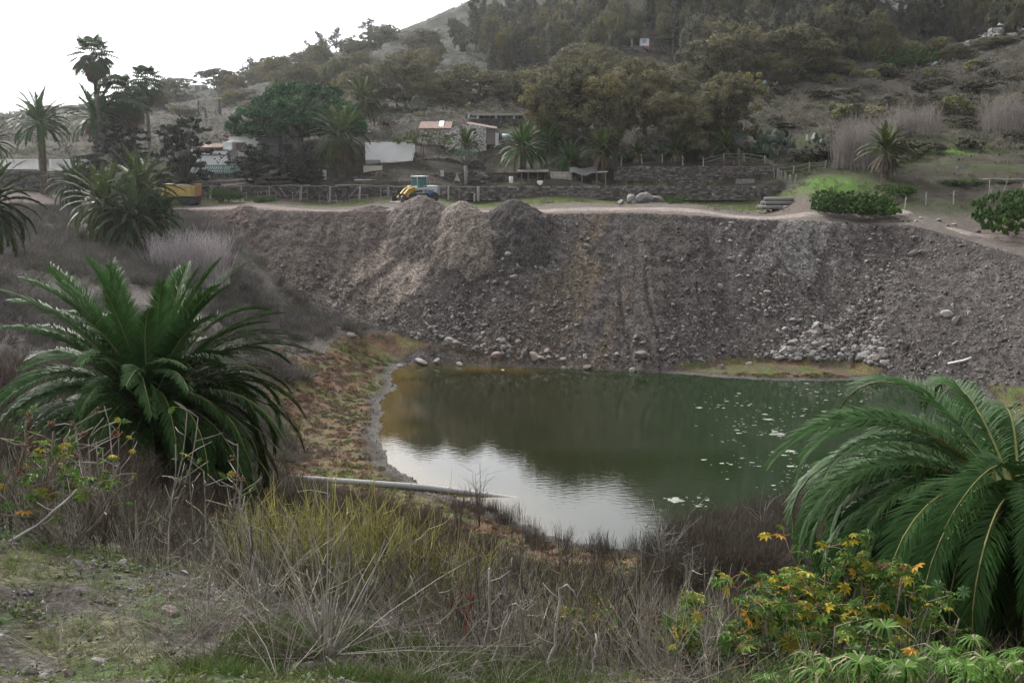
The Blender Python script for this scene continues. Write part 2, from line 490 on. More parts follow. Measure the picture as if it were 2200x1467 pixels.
# retaining walls: the ground steps up behind them  (Y of the wall, x range, height of step)
def steps(x, y):
    w = np.maximum(y - 148, 0) * 1.2
    s1 = 1.5 * sstep(146.4, 147.6, y) * sstep(-47 - w, -44 + w, x) * (1 - sstep(34.6 - w, 36.5 + w, x))
    s2 = 2.2 * sstep(153.4, 154.6, y) * sstep(9 - w, 14 + w, x) * (1 - sstep(36.2 - w, 39 + w, x))
    s3 = 2.2 * sstep(142.3, 143.3, y) * (1 - sstep(-49 - w, -47 + w, x))
    return s1 + s2 + s3
UP = [(x, y, z) for x, z in ((-75, 13.8), (-50, 13.6), (-30, 13.5), (-10, 13.5), (8, 13.5), (22, 13.3), (33, 13.05)) for y, z in ((124, z - .1), (134, z), (141, z))]
UP += [(42, 118, 12.4), (40, 127, 12.7), (48, 117, 11.4), (56, 110, 10.8), (70, 100, 10.2), (52, 124, 11.9), (-40, 146, 13.6), (-20, 146, 13.5), (0, 146, 13.5), (20, 146, 13.5), (33, 146, 13.5)]
UP += [PZ(*a) for a in ((1300, 396, 150.5), (1000, 396, 150.5), (700, 396, 150.5), (480, 388, 152), (1560, 396, 150.5), (1500, 356, 156), (1340, 350, 157), (1640, 350, 156), (1100, 345, 160), (980, 345, 159), (1000, 326, 166), (1180, 296, 164), (1090, 264, 178),
       (960, 268, 176), (950, 236, 192), (990, 236, 203), (830, 255, 196), (760, 300, 172), (640, 322, 165), (520, 345, 161), (420, 350, 162), (100, 362, 146), (-150, 362, 146), (100, 330, 160), (100, 275, 200), (0, 258, 232), (220, 258, 232), (-200, 262, 240),
       (300, 292, 200), (360, 240, 260), (430, 202, 300), (560, 186, 332), (640, 150, 352), (720, 122, 376), (800, 96, 398), (900, 55, 422), (980, 26, 440), (1050, 0, 455), (1160, -80, 470), (1250, -190, 480), (1500, -430, 480), (1800, -520, 470), (2200, -600, 450), (2700, -640, 440),
       (900, 140, 300), (700, 205, 250), (560, 240, 230), (1150, 100, 330), (1150, 205, 240), (1400, 112, 300), (1400, 215, 222), (1600, 75, 322), (1620, 215, 205), (1850, 135, 262), (2000, 185, 232), (1700, 302, 174), (1950, 302, 168), (2100, 252, 192),
       (2200, 122, 256), (2180, 66, 300), (1900, 66, 345), (2100, 15, 365), (1750, 372, 150), (2000, 372, 145), (2000, 335, 157), (2150, 402, 136), (1850, 438, 131), (1730, 395, 141), (2300, 330, 160), (2500, 300, 180), (1800, 345, 158), (1250, 300, 164), (1500, 305, 163))]
UP += [(-190, 520, 20), (-60, 600, 30), (60, 640, 60), (220, 640, 170), (420, 600, 220), (-300, 300, 18), (-400, 600, 0), (0, 800, 20), (300, 800, 200)]
UP = [(x, y, z - float(steps(np.array(x), np.array(y)))) for x, y, z in UP]
SU = Surf(UP)

def height(x, y, detail=True):
    x = np.asarray(x, float); y = np.asarray(y, float)
    lo = np.maximum(SL(x, np.minimum(y, 190)), 0.12)
    sd = poly_sdf(SHORE, x, y)
    if detail:
        lo = lo + (fbm(x * .35, y * .35, 4, 3) - .5) * .5 * sstep(2, 9, sd) + (fbm(x * 2.2, y * 2.2, 3, 5) - .5) * .16 * sstep(.5, 4, sd)
        sd = sd + (fbm(x * .8, y * .8, 3, 8) - .5) * .9
    k = sstep(0.5, 7.5, sd)
    lo = np.where(sd > 0, lerp(0.015 + 0.055 * np.minimum(sd, 12), lo, k), -0.05 + np.maximum(sd * 0.2, -1.6))
    cd, cz, al = crest_sd(x, y)

    # the two arms of the bank meet in a rounded inner corner
    dA, zA, _ = crest_sd(x, y, CREST[:CORNER + 1]); dB, zB, _ = crest_sd(x, y, CREST[CORNER:])
    s = 0.71 + 0.02 * np.sin(al * 0.35) + .06 * sstep(14, 24, al)
    hA, hB = zA - s * np.abs(dA), zB - s * np.abs(dB)
    hAB = np.maximum(hA, hB) + (np.maximum(7 - np.abs(hA - hB), 0) / 7) ** 2 * 7 / 4 * sstep(2.5, 10, cd)
    al = np.asarray(x, float) + 0.0
    cdn = np.where(cd > 0, (cz - hAB) / s, cd)
    cd0 = cdn
    if detail:
        cdn = cd0 + (fbm(al * .22, cd * .02, 3, 11) - .5) * 1.6 * sstep(0, 5, cd) + (fbm(al * .9, cd * .07, 3, 13) - .5) * .7 * sstep(0, 3, cd)
    cone = cz - s * cdn
    bench = sstep(20, 34, al) * (1 - sstep(2, 12, cz - cone - 8)) * 0.0
    if detail:
        gully = np.exp(-((al - 13.6 - .35 * np.sin(cd * .5) - .5 * fbm(cd * .5, cd * 0, 2, 3)) / .2) ** 2) * .4 * sstep(5, 9, cd) + np.exp(-((al - 11.2 - .3 * np.sin(cd * .4)) / .22) ** 2) * .25 * sstep(6, 10, cd)
        cone = cone - gully + (fbm(x * 1.6, y * 1.6, 4, 17) - .5) * .38 * sstep(0, 2, cd)
    up = SU(x, np.minimum(y, 800)) + steps(x, y)
    if detail:
        w = sstep(150, 200, y)
        up = up + (fbm(x * .07, y * .07, 4, 21) - .5) * 5 * sstep(190, 260, y) + (fbm(x * .3, y * .3, 4, 23) - .5) * (0.25 + 1.6 * w) + (fbm(x * 1.5, y * 1.5, 3, 29) - .5) * (.08 + .35 * w)
        ledge = 1 - np.abs(2 * fbm(x * .05, y * .05, 4, 31) - 1)
        up = up + ledge * 8 * sstep(280, 330, y) * sstep(.30, .5, x / np.maximum(y, 1))
    t = sstep(-0.6, 0.6, cd)
    return np.where(cd > 0.6, np.maximum(lo, cone), lerp(up, np.maximum(lo, cone), t))
def hz(x, y): return float(height(np.array([x]), np.array([y]))[0])
def foot(px, py, Y, sink=0.0):
    p = P(px, py, Y)
    return np.array([p[0], Y, hz(p[0], Y) - sink])

# polar grid, dense where the photograph looks
ang = np.concatenate([np.linspace(-68, -27.5, 60, endpoint=False), np.linspace(-27.5, 27.5, 620), np.linspace(27.5, 68, 61)[1:]])
rad = np.concatenate([np.geomspace(1.0, 20, 90, endpoint=False), np.geomspace(20, 84, 150, endpoint=False), np.linspace(84, 128, 190, endpoint=False), np.linspace(128, 165, 90, endpoint=False), np.geomspace(165, 800, 190)])
A_, R_ = np.meshgrid(np.radians(ang), rad)
TX, TY = R_ * np.sin(A_), R_ * np.cos(A_)
TZ = height(TX, TY)
nr, na = TX.shape

def region_fields(x, y, z):
    sd = poly_sdf(SHORE, x, y)
    cd, cz, _ = crest_sd(x, y)
    al = crest_sd(x, y, CREST_SOFT)[2]
    lo = np.maximum(SL(x, np.minimum(y, 190)), 0.12)
    up = cd < 0.0
    bank = (~up) & (cd < 30) & (cz - .72 * cd > -1.5) & (z > np.where(sd < 1, .12, lo + .4))
    return sd, cd, cz, al, up, bank

def mixc(c, col, w):
    return c + (np.asarray(col) - c) * np.clip(w, 0, 1)[..., None]
def ground_colour(x, y, z):
    sd, cd, cz, al, up, bank = region_fields(x, y, z)
    n1, n2, n3 = fbm(x * .15, y * .15, 4, 41), fbm(x * .6, y * .6, 4, 43), fbm(x * 2.5, y * 2.5, 3, 47)
    c = np.tile(np.array([.07, .059, .048]), x.shape + (1,))
    c = mixc(c, (.05, .043, .035), sstep(.45, .6, n2))
    # near bench: gravel with moss
    near = 1 - sstep(14, 26, y)
    c = mixc(c, (.115, .102, .09), near * sstep(.35, .6, n3))
    c = mixc(c, (.13, .135, .05), near * sstep(.56, .68, n2) * .5)
    c = mixc(c, (.055, .1, .025), near * sstep(.55, .66, fbm(x * .9, y * .9, 3, 53)) * .7)
    # left slope
    left = sstep(-8, -16, x) * sstep(40, 60, y) * (1 - sstep(118, 126, y))
    c = mixc(c, (.13, .112, .105), left)
    c = mixc(c, (.07, .1, .03), left * sstep(.56, .64, n1) * .8)
    # mats of low succulents round the water: yellow green, rust red, olive
    mat_w = sstep(1.0, 2.2, sd) * (1 - sstep(6.5, 10, sd + 5 * (n1 - .5))) * (y > 44)
    mat_w = mat_w * np.where(y > 97, (1 - sstep(5, 6.5, sd)), 1)
    c = mixc(c, (.165, .14, .062), mat_w)
    c = mixc(c, (.185, .108, .07), mat_w * sstep(.48, .58, fbm(x * .5, y * .8, 4, 59)))
    c = mixc(c, (.105, .125, .045), mat_w * sstep(.52, .62, fbm(x * .45, y * .7, 4, 61)))
    c = mixc(c, (.13, .09, .075), mat_w * sstep(.56, .64, fbm(x * .9, y * 1.2, 4, 67)) * .8)
    mud = sstep(-.8, 0, sd) * (1 - sstep(.35, 1.0, sd + 1.6 * (n2 - .5)))
    c = mixc(c, (.125, .115, .105), mud)
    c = mixc(c, (.06, .055, .03), ((sd < -.1) & (z < 0.02)) * 1.0)
    # tipped bank: streaks that run down the slope
    wob = al + (fbm(al * .15, cd * .1, 3, 71) - .5) * 5 + cd * .5 * (1 - sstep(0, 9, al))
    def band(a, b, s=1.5): return sstep(a - s, a + s, wob) * (1 - sstep(b - s, b + s, wob))
    st = fbm(wob * 1.1, cd * .06, 4, 73); st2 = fbm(wob * .5, cd * .05, 3, 79)
    b = np.tile(np.array([.118, .106, .101]), x.shape + (1,))
    b = mixc(b, (.116, .094, .083), band(-60, -7, 3) * .9)
    b = mixc(b, (.165, .13, .113), band(-40, -3, 3) * sstep(.5, .6, st) * .9)
    b = mixc(b, (.085, .068, .064), band(-60, -3, 3) * sstep(.52, .62, fbm(wob * .7, cd * .12, 4, 83)) * .8)
    b = mixc(b, (.34, .285, .245), band(-13.5, -2.5, 2) * (1 - sstep(13, 21, cd)) * sstep(.3, .5, st))
    b = mixc(b, (.062, .054, .052), band(-3, 6, 1.4) * (1 - sstep(8, 22, cd)) * .9)
    b = mixc(b, (.158, .122, .084), band(8, 16, 2) * sstep(.38, .56, st2 + .03) * .85)
    b = mixc(b, (.135, .105, .078), band(20, 27, 2) * sstep(.5, .62, st2) * sstep(3, 8, cd) * .6)
    b = mixc(b, (.30, .285, .28), band(22, 30, 2) * (1 - sstep(5, 10, cd)) * sstep(.34, .5, st) * .85)
    b = mixc(b, (.2, .19, .18), band(24, 30, 1.5) * sstep(8, 12, cd) * (1 - sstep(20, 24, cd)) * .6)
    b = mixc(b, (.082, .074, .072), band(30, 44, 2) * sstep(.46, .6, n2) * .6)
    b = mixc(b, (.18, .165, .155), sstep(.6, .7, n3) * .5)
    b = mixc(b, (.062, .056, .054), sstep(.6, .7, fbm(x * 1.3, y * 1.3, 4, 89)) * .6)
    c = np.where(bank[..., None], b * np.array([.80, .78, .765]), c)
    # terrace
    t = np.tile(np.array([.15, .125, .108]), x.shape + (1,))
    t = mixc(t, (.165, .14, .125), sstep(.45, .6, n1))
    gr = sstep(137.5, 140, y + (n2 - .5) * 4) * (1 - sstep(146, 147, y)) * sstep(-22, -2, x) * (1 - sstep(34, 38, x))
    t = mixc(t, (.10, .135, .035), gr * sstep(.25, .5, n2 + .12))
    t = mixc(t, (.12, .15, .045), sstep(138, 141, y + (n2 - .5) * 3) * (1 - sstep(-22, -4, x)) * sstep(.42, .55, n2) * (1 - sstep(146, 148, y)))
    # hillside
    h = np.tile(np.array([.068, .056, .046]), x.shape + (1,))
    h = mixc(h, (.05, .048, .03), sstep(.46, .6, n1))
    h = mixc(h, (.095, .083, .068), sstep(.55, .65, fbm(x * .25, y * .25, 4, 97)) * .8)
    gp = sstep(.5, .6, fbm(x * .09, y * .16, 4, 101)) * sstep(30, 38, x) * (1 - sstep(170, 196, y))
    h = mixc(h, (.075, .1, .032), gp * .55)
    d1 = np.exp(-(((x - 38) / 5.5) ** 2 + ((y - 139) / 4) ** 2)); h = mixc(h, (.12, .24, .035), d1 * 1.5 * sstep(.3, .5, n2 + .1))
    d2 = np.exp(-(((x - 60) / 9) ** 2 + ((y - 161) / 5) ** 2)); h = mixc(h, (.11, .19, .036), d2 * 1.2 * sstep(.35, .55, n2))
    h = h * .82
    h = mixc(h, (.24, .24, .235), sstep(290, 330, y) * sstep(.3, .45, x / np.maximum(y, 1)) * sstep(.46, .56, fbm(x * .06, y * .06, 4, 103)) * .9)
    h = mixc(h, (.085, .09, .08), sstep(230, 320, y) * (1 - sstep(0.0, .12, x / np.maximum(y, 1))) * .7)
    w = sstep(141, 150, y + (n2 - .5) * 3) * (x < 36) + sstep(123, 130, y + (n2 - .5) * 3) * sstep(34, 38, x)
    u = t + (h - t) * np.clip(w, 0, 1)[..., None]
    c = np.where(up[..., None], u, c)
    return c * .62 * (0.8 + 0.4 * n3)[..., None]

TC = ground_colour(TX, TY, TZ)
VALL = np.stack([TX, TY, TZ], -1).reshape(-1, 3).astype(np.float32)
CALL = TC.reshape(-1, 3).astype(np.float32)
ii, jj = np.meshgrid(np.arange(nr - 1), np.arange(na - 1), indexing='ij')
QALL = np.stack([ii * na + jj, ii * na + jj + 1, (ii + 1) * na + jj + 1, (ii + 1) * na + jj], -1).reshape(-1, 4)
QALL = QALL[:, ::-1]
_sd, _cd, _cz, _al, _up, _bank = region_fields(TX, TY, TZ)
fb = _bank[:-1, :-1].ravel(); fh = (_up & (TY > 149))[:-1, :-1].ravel()
def part_of_grid(name, sel, m):
    q = QALL[sel]
    idx, inv = np.unique(q, return_inverse=True)
    me = raw_mesh(name, VALL[idx], inv.reshape(-1, 4), np.zeros((0, 3), int), CALL[idx], m, None, True)
    return tag(link_mesh(name, me), kind='structure')
tag(part_of_grid('ground', ~fb & ~fh, MAT['soil']), 'valley floor of dry soil, gravel and low mats')
tag(part_of_grid('earth_bank', fb, MAT['bank']), 'tall steep bank of tipped earth and rubble')
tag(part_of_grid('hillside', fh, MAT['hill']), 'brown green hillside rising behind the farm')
# a wide lowland sheet under and beyond it all, out to the horizon
lv = [(-4000, -900, -6), (4000, -900, -6), (4000, 5000, -6), (-4000, 5000, -6)]
lm = MB().add(lv, [[0, 1, 2, 3]], None, (.1, .09, .07))
tag(lm.build('lowland', MAT['hill']), kind='structure')

# ------------------------------------------------------------------ water
wm = bpy.data.materials.new('pond_water'); wm.use_nodes = True
nt = wm.node_tree; L = nt.links.new
bs = nt.nodes['Principled BSDF']
bs.inputs['Roughness'].default_value = 0.03
bs.inputs['IOR'].default_value = 1.333
bs.inputs['Specular IOR Level'].default_value = 0.5
tc = nn(nt, 'ShaderNodeTexCoord')
vc = nn(nt, 'ShaderNodeVertexColor', layer_name='Col')
L(vc.outputs[0], bs.inputs['Base Color'])
mp = nn(nt, 'ShaderNodeMapping'); mp.inputs['Scale'].default_value = (1.0, 2.2, 1.0)
L(tc.outputs['Object'], mp.inputs['Vector'])
n1 = nn(nt, 'ShaderNodeTexNoise', Scale=1.6, Detail=3.0, Roughness=0.5)
L(mp.outputs[0], n1.inputs['Vector'])
b1 = nn(nt, 'ShaderNodeBump', Strength=0.07, Distance=0.06)
L(n1.outputs['Fac'], b1.inputs['Height']); L(b1.outputs[0], bs.inputs['Normal'])
wx0, wx1, wy0, wy1 = -16, 46, 54, 112
gx, gy = np.meshgrid(np.linspace(wx0, wx1, 90), np.linspace(wy0, wy1, 90))
sdw = poly_sdf(SHORE, gx, gy)
wc = np.tile(np.array([.010, .015, .006]), gx.shape + (1,))
wc = mixc(wc, (.014, .0145, .005), sstep(20, -6, gx) * .8)
wc = mixc(wc, (.012, .024, .009), sstep(2, 24, gx))
wc = mixc(wc, (.055, .038, .008), sstep(-3.5, -.2, sdw + (fbm(gx * .4, gy * .4, 3, 5) - .5) * 2) * sstep(6, -3, gx))
n = 90
q = np.array([[i * n + j, i * n + j + 1, (i + 1) * n + j + 1, (i + 1) * n + j] for i in range(n - 1) for j in range(n - 1)])
keep = (sdw.ravel()[q].min(1) < 1.5)
wme = raw_mesh('pond_water', np.stack([gx, gy, gx * 0], -1).reshape(-1, 3), q[keep], np.zeros((0, 3), int), wc.reshape(-1, 3), wm, None, True)
tag(link_mesh('pond_water', wme), 'murky green pond below the rubble bank', kind='structure')

# ------------------------------------------------------------------ dirt road along the crest
def ribbon(name, mid_px, widths, lift, m, colf, label, n=160, across=9):
    pts = np.array([G(a, b, z)[:2] for a, b, z in mid_px])
    t = np.linspace(0, len(pts) - 1, n)
    cx, cy = np.interp(t, np.arange(len(pts)), pts[:, 0]), np.interp(t, np.arange(len(pts)), pts[:, 1])
    w = np.interp(t, np.arange(len(pts)), widths)
    tx, ty = np.gradient(cx), np.gradient(cy)
    l = np.hypot(tx, ty); nx, ny = -ty / l, tx / l
    s = np.linspace(-.5, .5, across)
    ww = w[:, None] * (1 + .25 * (fbm(t[:, None] * 3 + 0 * s[None], s[None] * 2 + 0 * t[:, None], 2, 7) - .5))
    X = cx[:, None] + nx[:, None] * s[None] * ww; Y = cy[:, None] + ny[:, None] * s[None] * ww
    Z = height(X, Y) + lift - 0.16 * sstep(.38, .5, np.abs(s))[None]
    C = colf(X, Y)
    q = [[i * across + j, i * across + j + 1, (i + 1) * across + j + 1, (i + 1) * across + j] for i in range(n - 1) for j in range(across - 1)]
    me = raw_mesh(name, np.stack([X, Y, Z], -1).reshape(-1, 3), q, np.zeros((0, 3), int), C.reshape(-1, 3), m, None, True)
    return tag(link_mesh(name, me), label, kind='structure')
def road_col(X, Y):
    c = np.tile(np.array([.34, .29, .26]), X.shape + (1,))
    c = mixc(c, (.26, .205, .18), (1 - sstep(-10, 12, X)) * .9)
    return c * .58 * (.7 + .6 * fbm(X * .8, Y * .8, 4, 9))[..., None]
ribbon('dirt_road', [(330, 446, 13.55), (450, 444.5, 13.5), (620, 445, 13.5), (850, 446, 13.5), (1060, 447, 13.5), (1250, 450, 13.45), (1450, 456, 13.25), (1650, 462, 13.0), (1800, 464, 12.8), (1950, 466, 12.6)],
       [3, 4, 4, 4, 4.5, 5, 4.5, 4, 3.6, 3.0], .10, MAT['soil'], road_col, 'pale dirt track along the top of the bank', 220, 15)
ribbon('dirt_track', [(2040, 489, 12.0), (2090, 497, 11.8), (2150, 506, 11.4), (2250, 520, 11.0), (2400, 540, 10.5)], [2.0, 3, 3.6, 4, 4], .12, MAT['soil'], road_col, 'pale lower track leaving to the right', 80, 15)
# ------------------------------------------------------------------ heaps of tipped earth on the crest
def heap(name, px, py, Y, slope, radius, cols, label, stretch=1.0, seed=1, lean=0.0):
    apex = P(px, py, Y)
    n = 150
    g = np.linspace(-radius, radius, n)
    X, Yg = np.meshgrid(apex[0] + g, Y + g)
    dx, dy = (X - apex[0]) / stretch, Yg - Y
    r = np.sqrt((dx + lean * np.minimum(dy, 0)) ** 2 + dy ** 2 + 0.9) - 0.9
    Z = apex[2] - slope * r - .022 * r * r + (fbm(X * .8, Yg * .8, 4, seed) - .5) * 1.3 * sstep(.3, 3, r) + (fbm(X * 2.6, Yg * 2.6, 3, seed + 5) - .5) * .26
    H = height(X, Yg)
    m = Z > H - 0.25
    Zc = np.maximum(Z, H - 0.5)
    C = np.tile(np.array(cols[0]), X.shape + (1,))
    st = fbm(np.arctan2(dy, dx) * 5, r * .15, 4, seed + 9)
    C = mixc(C, cols[1], sstep(.45, .6, st)); C = mixc(C, cols[2], sstep(.55, .68, fbm(X * 2, Yg * 2, 3, seed + 2)) * .8)
    C = .62 * C * (.84 + .32 * fbm(X * 3, Yg * 3, 3, seed))[..., None]
    gc = ground_colour(X, Yg, H)
    C = C + (gc - C) * sstep(5, 11, r + (fbm(X * .7, Yg * .7, 3, seed + 4) - .5) * 5)[..., None]
    i = np.arange(n - 1)[:, None] * n + np.arange(n - 1)[None]
    q = np.stack([i, i + 1, i + n + 1, i + n], -1).reshape(-1, 4)
    q = q[m.ravel()[q].any(1)]
    idx, inv = np.unique(q, return_inverse=True)
    V = np.stack([X, Yg, Zc], -1).reshape(-1, 3)[idx]
    me = raw_mesh(name, V - [apex[0], Y, 0], inv.reshape(-1, 4), np.zeros((0, 3), int), C.reshape(-1, 3)[idx], MAT['bank'], None, True)
    return tag(link_mesh(name, me, None, (apex[0], Y, 0)), label, 'earth heap', 'heaps of tipped earth on the crest')
heap('earth_heap', 905, 419, 126.3, .76, 11, [(.14, .118, .105), (.17, .144, .126), (.105, .092, .083)], 'broad mauve grey earth heap right in front of the yellow loader', 1.15, 1, .25)
heap('earth_heap', 992, 431, 123.6, .80, 11, [(.225, .19, .158), (.19, .16, .136), (.155, .134, .118)], 'palest sandy earth heap, between the mauve heap and the dark one', 1.0, 2, .35)
heap('earth_heap', 1104, 427, 123.2, .82, 12, [(.066, .058, .056), (.085, .072, .068), (.05, .045, .044)], 'darkest blackish brown earth heap with a steep cone', 1.15, 3, .2)
heap('earth_heap', 527, 441, 128.0, .8, 5, [(.135, .1, .09), (.15, .112, .1), (.1, .08, .072)], 'small reddish brown heap at the left end of the crest', 1.4, 4)
heap('earth_heap', 800, 441, 128.6, .8, 6, [(.12, .098, .09), (.14, .11, .1), (.09, .076, .07)], 'low brown heap left of the mauve earth heap', 2.0, 5)
heap('earth_heap', 2215, 560, 106.0, .78, 11, [(.07, .062, .06), (.09, .08, .076), (.055, .05, .048)], 'dark rubble heap at the right edge below the lower track', 1.3, 6)

# ------------------------------------------------------------------ rubble on the bank
ROCKS0 = [rock_proto(s, 0, .5, 3) for s in range(6)]
ROCKS1 = [rock_proto(20 + s, 1, .2, 6) for s in range(8)]
ROCKS2 = [rock_proto(40 + s, 2, .12, 9) for s in range(8)]
def protos(R): return [(v, None, t, None) for v, t in R]
GREYS = np.array([(.20, .185, .175), (.26, .245, .235), (.15, .138, .13), (.32, .305, .29), (.11, .1, .095), (.22, .18, .16)])
def grey(n, light=0.0):
    w = np.array([.26, .22, .2, .08 + light, .16, .08]); w = w / w.sum()
    return GREYS[RNG.choice(6, n, p=w)] * RNG.uniform(.4, .82, (n, 1)) * np.array((1.0, .98, .96))
def bank_points(n, where):
    """random points on the bank: along the crest and down the slope"""
    k = RNG.integers(8, len(CREST) - 2, n * 3); f = RNG.random(n * 3)
    a, b = CREST[k], CREST[k + 1]
    p = a + (b - a) * f[:, None]
    e = norm(b[:, :2] - a[:, :2]); nx = np.stack([e[:, 1], -e[:, 0]], -1)
    d = RNG.random(n * 3) ** .8 * 23
    w = where(p[:, 0], d)
    keep = RNG.random(n * 3) < w
    q = (p[:, :2] + nx * d[:, None])[keep][:n]
    z = height(q[:, 0], q[:, 1])
    ok = z > np.maximum(SL(q[:, 0], q[:, 1]), .1) + .35
    return np.column_stack([q[ok], z[ok]])
def rub_w(al, d):
    base = .25 + .75 * sstep(8, 19, d)
    left = np.where(al < -4, sstep(9, 17, d + (al + 4) * -.25) * .75 + .06, 1)
    tan_ = 1 - .75 * sstep(8, 10, al) * (1 - sstep(16, 18, al)) * (1 - sstep(17, 20, d))
    chute = 1 + 1.2 * np.exp(-((al - (26 + .12 * d)) / 2.2) ** 2)
    patch = vnoise(al * .8, d * .25, 33)
    return np.clip(base * left * tan_ * chute * (0.35 + 1.1 * patch), 0, 1)
mb = MB()
pp = bank_points(44000, rub_w)
scatter(mb, protos(ROCKS0), pp, RNG.lognormal(-2.25, .42, len(pp)), None, .5, grey(len(pp)))
pp = bank_points(5200, lambda a, d: rub_w(a, d) ** 1.3)
scatter(mb, protos(ROCKS1), pp, RNG.lognormal(-1.72, .33, len(pp)), None, .5, grey(len(pp), .05))
pp = bank_points(2600, lambda a, d: np.exp(-((a - (22.5 + .30 * d)) / (1.1 + .05 * d)) ** 2))
scatter(mb, protos(ROCKS1), pp, RNG.lognormal(-1.75, .4, len(pp)), None, .5, np.array((.27, .26, .25)) * RNG.uniform(.6, 1.1, (len(pp), 1)))
tag(mb.build('rubble', MAT['stone']), 'loose grey rubble spread down the earth bank', kind='stuff')
# gravel and small stones on the near bench and along the shore
mb = MB()
n = 12000
x = RNG.uniform(-8, 7, n); y = RNG.uniform(6.5, 15, n)
keep = vnoise(x * .8, y * .8, 3) + RNG.random(n) * .6 > .55
x, y = x[keep], y[keep]
scatter(mb, protos(ROCKS0), np.column_stack([x, y, height(x, y)]), RNG.lognormal(-4.05, .5, len(x)), None, .6, grey(len(x), .06))
n = 5200
s = RNG.integers(0, len(SHORE), n); f = RNG.random(n)
S = np.array(SHORE); a, b = S[s], S[(s + 1) % len(S)]
q = a + (b - a) * f[:, None] + RNG.normal(0, .8, (n, 2))
q = q[q[:, 1] > 62]
zz = height(q[:, 0], q[:, 1])
k = zz > -.06
scatter(mb, protos(ROCKS0), np.column_stack([q[k], zz[k]]), RNG.lognormal(-2.95, .45, k.sum()), None, .6, grey(k.sum()))
tag(mb.build('gravel', MAT['stone']), 'gravel and pebbles lying on the near bench and the shore', kind='stuff')

# single boulders: each a thing
ROCK_ME = []
for i, (v, t) in enumerate(ROCKS2):
    ROCK_ME.append([raw_mesh('boulder', v, np.zeros((0, 4), int), t, np.tile(c, (len(v), 1)), MAT['stone'], None, False) for c in ((.24, .225, .21), (.2, .19, .18), (.12, .108, .1), (.22, .17, .155))])
def boulder(p, s, tone, label, group, name='boulder', sq=(1, 1, .8)):
    o = link_mesh(name, ROCK_ME[RNG.integers(0, 8)][tone], None, p, RNG.uniform(0, 6.3), (s * sq[0] * RNG.uniform(.85, 1.2), s * sq[1] * RNG.uniform(.85, 1.2), s * sq[2] * RNG.uniform(.85, 1.1)))
    o.rotation_euler = (RNG.normal(0, .25), RNG.normal(0, .25), RNG.uniform(0, 6.3))
    return tag(o, label, 'boulder', group)
def shore_at(px, py, dz=0.0):
    for z in (0.0, .1, .2, .35, .5, .8, 1.2):      # walk the sight line to the ground
        q = G(px, py, z)
        if hz(q[0], q[1]) <= z + .08: break
    return q
for a, b, w, tone, lab in [(755, 748, 24, 1, 'pale round boulder by itself on the left shore near the dry shrubs'), (728, 745, 10, 1, 'small pale stone left of the round pale boulder'), (1066, 757, 24, 3, 'big rusty brown boulder at the foot of the bank'),
                           (1148, 767, 24, 3, 'broad pinkish grey boulder near the water below the bank'), (1211, 774, 17, 1, 'whitish round boulder at the waterline below the bank'), (1078, 795, 22, 0, 'flat grey stone lying in the shallow water by the far shore'),
                           (1378, 766, 28, 2, 'black boulder at the foot of the tan streak'), (1358, 790, 20, 0, 'grey pointed boulder at the end of the orange shelf'), (839, 863, 15, 1, 'pale flat stone in the water by the left shore'),
                           (858, 788, 20, 1, 'pale slab at the far left corner of the pond'), (905, 773, 24, 0, 'grey flat boulder in the row of shore stones'), (940, 773, 18, 1, 'light oval boulder in the row of shore stones'), (987, 768, 18, 0, 'grey block in the row of shore stones'),
                           (1697, 760, 22, 1, 'pale upright block where the right shelf meets the rubble'), (2028, 770, 30, 0, 'large grey block near the white pole'), (1262, 782, 18, 2, 'dark boulder standing at the waterline'), (1550, 768, 22, 0, 'flat grey stone on the orange shelf'), (1610, 773, 18, 1, 'pale stone on the orange shelf')]:
    q = shore_at(a, b)
    boulder((q[0], q[1], hz(q[0], q[1]) + .05), w / FPX * q[1] * .55, tone, lab, None)
for a, b, w, tone, lab in [(1086, 540, 14, 1, 'white stone high on the bank under the dark heap'), (1092, 550, 22, 1, 'pale grey boulder beside the white stone under the dark heap'), (1105, 597, 16, 1, 'pale flat stone in the middle of the bank'),
                           (1984, 543, 18, 1, 'large buff stone on the right part of the bank'), (1935, 640, 16, 1, 'white stone on the dark right part of the bank')]:
    lo_, hi_ = 100., 130.
    for _ in range(40):                    # where this sight line meets the bank
        mid = (lo_ + hi_) / 2; q = P(a, b, mid)
        if q[2] > hz(q[0], q[1]): lo_ = mid
        else: hi_ = mid
    boulder((q[0], q[1], hz(q[0], q[1]) + .08), w / FPX * q[1] * .55, tone, lab, None)
foot_pts = bank_points(2600, lambda a, d: sstep(14.5, 18, d) * (.5 + .5 * sstep(20, 26, a)) * (a > -22))[:215]
for p in foot_pts:
    boulder((p[0], p[1], p[2] + .03), float(RNG.lognormal(-1.17, .32)), int(RNG.choice(4, p=[.5, .26, .16, .08])), 'grey boulder among many loose at the foot of the rubble bank', 'boulders at the foot of the bank')
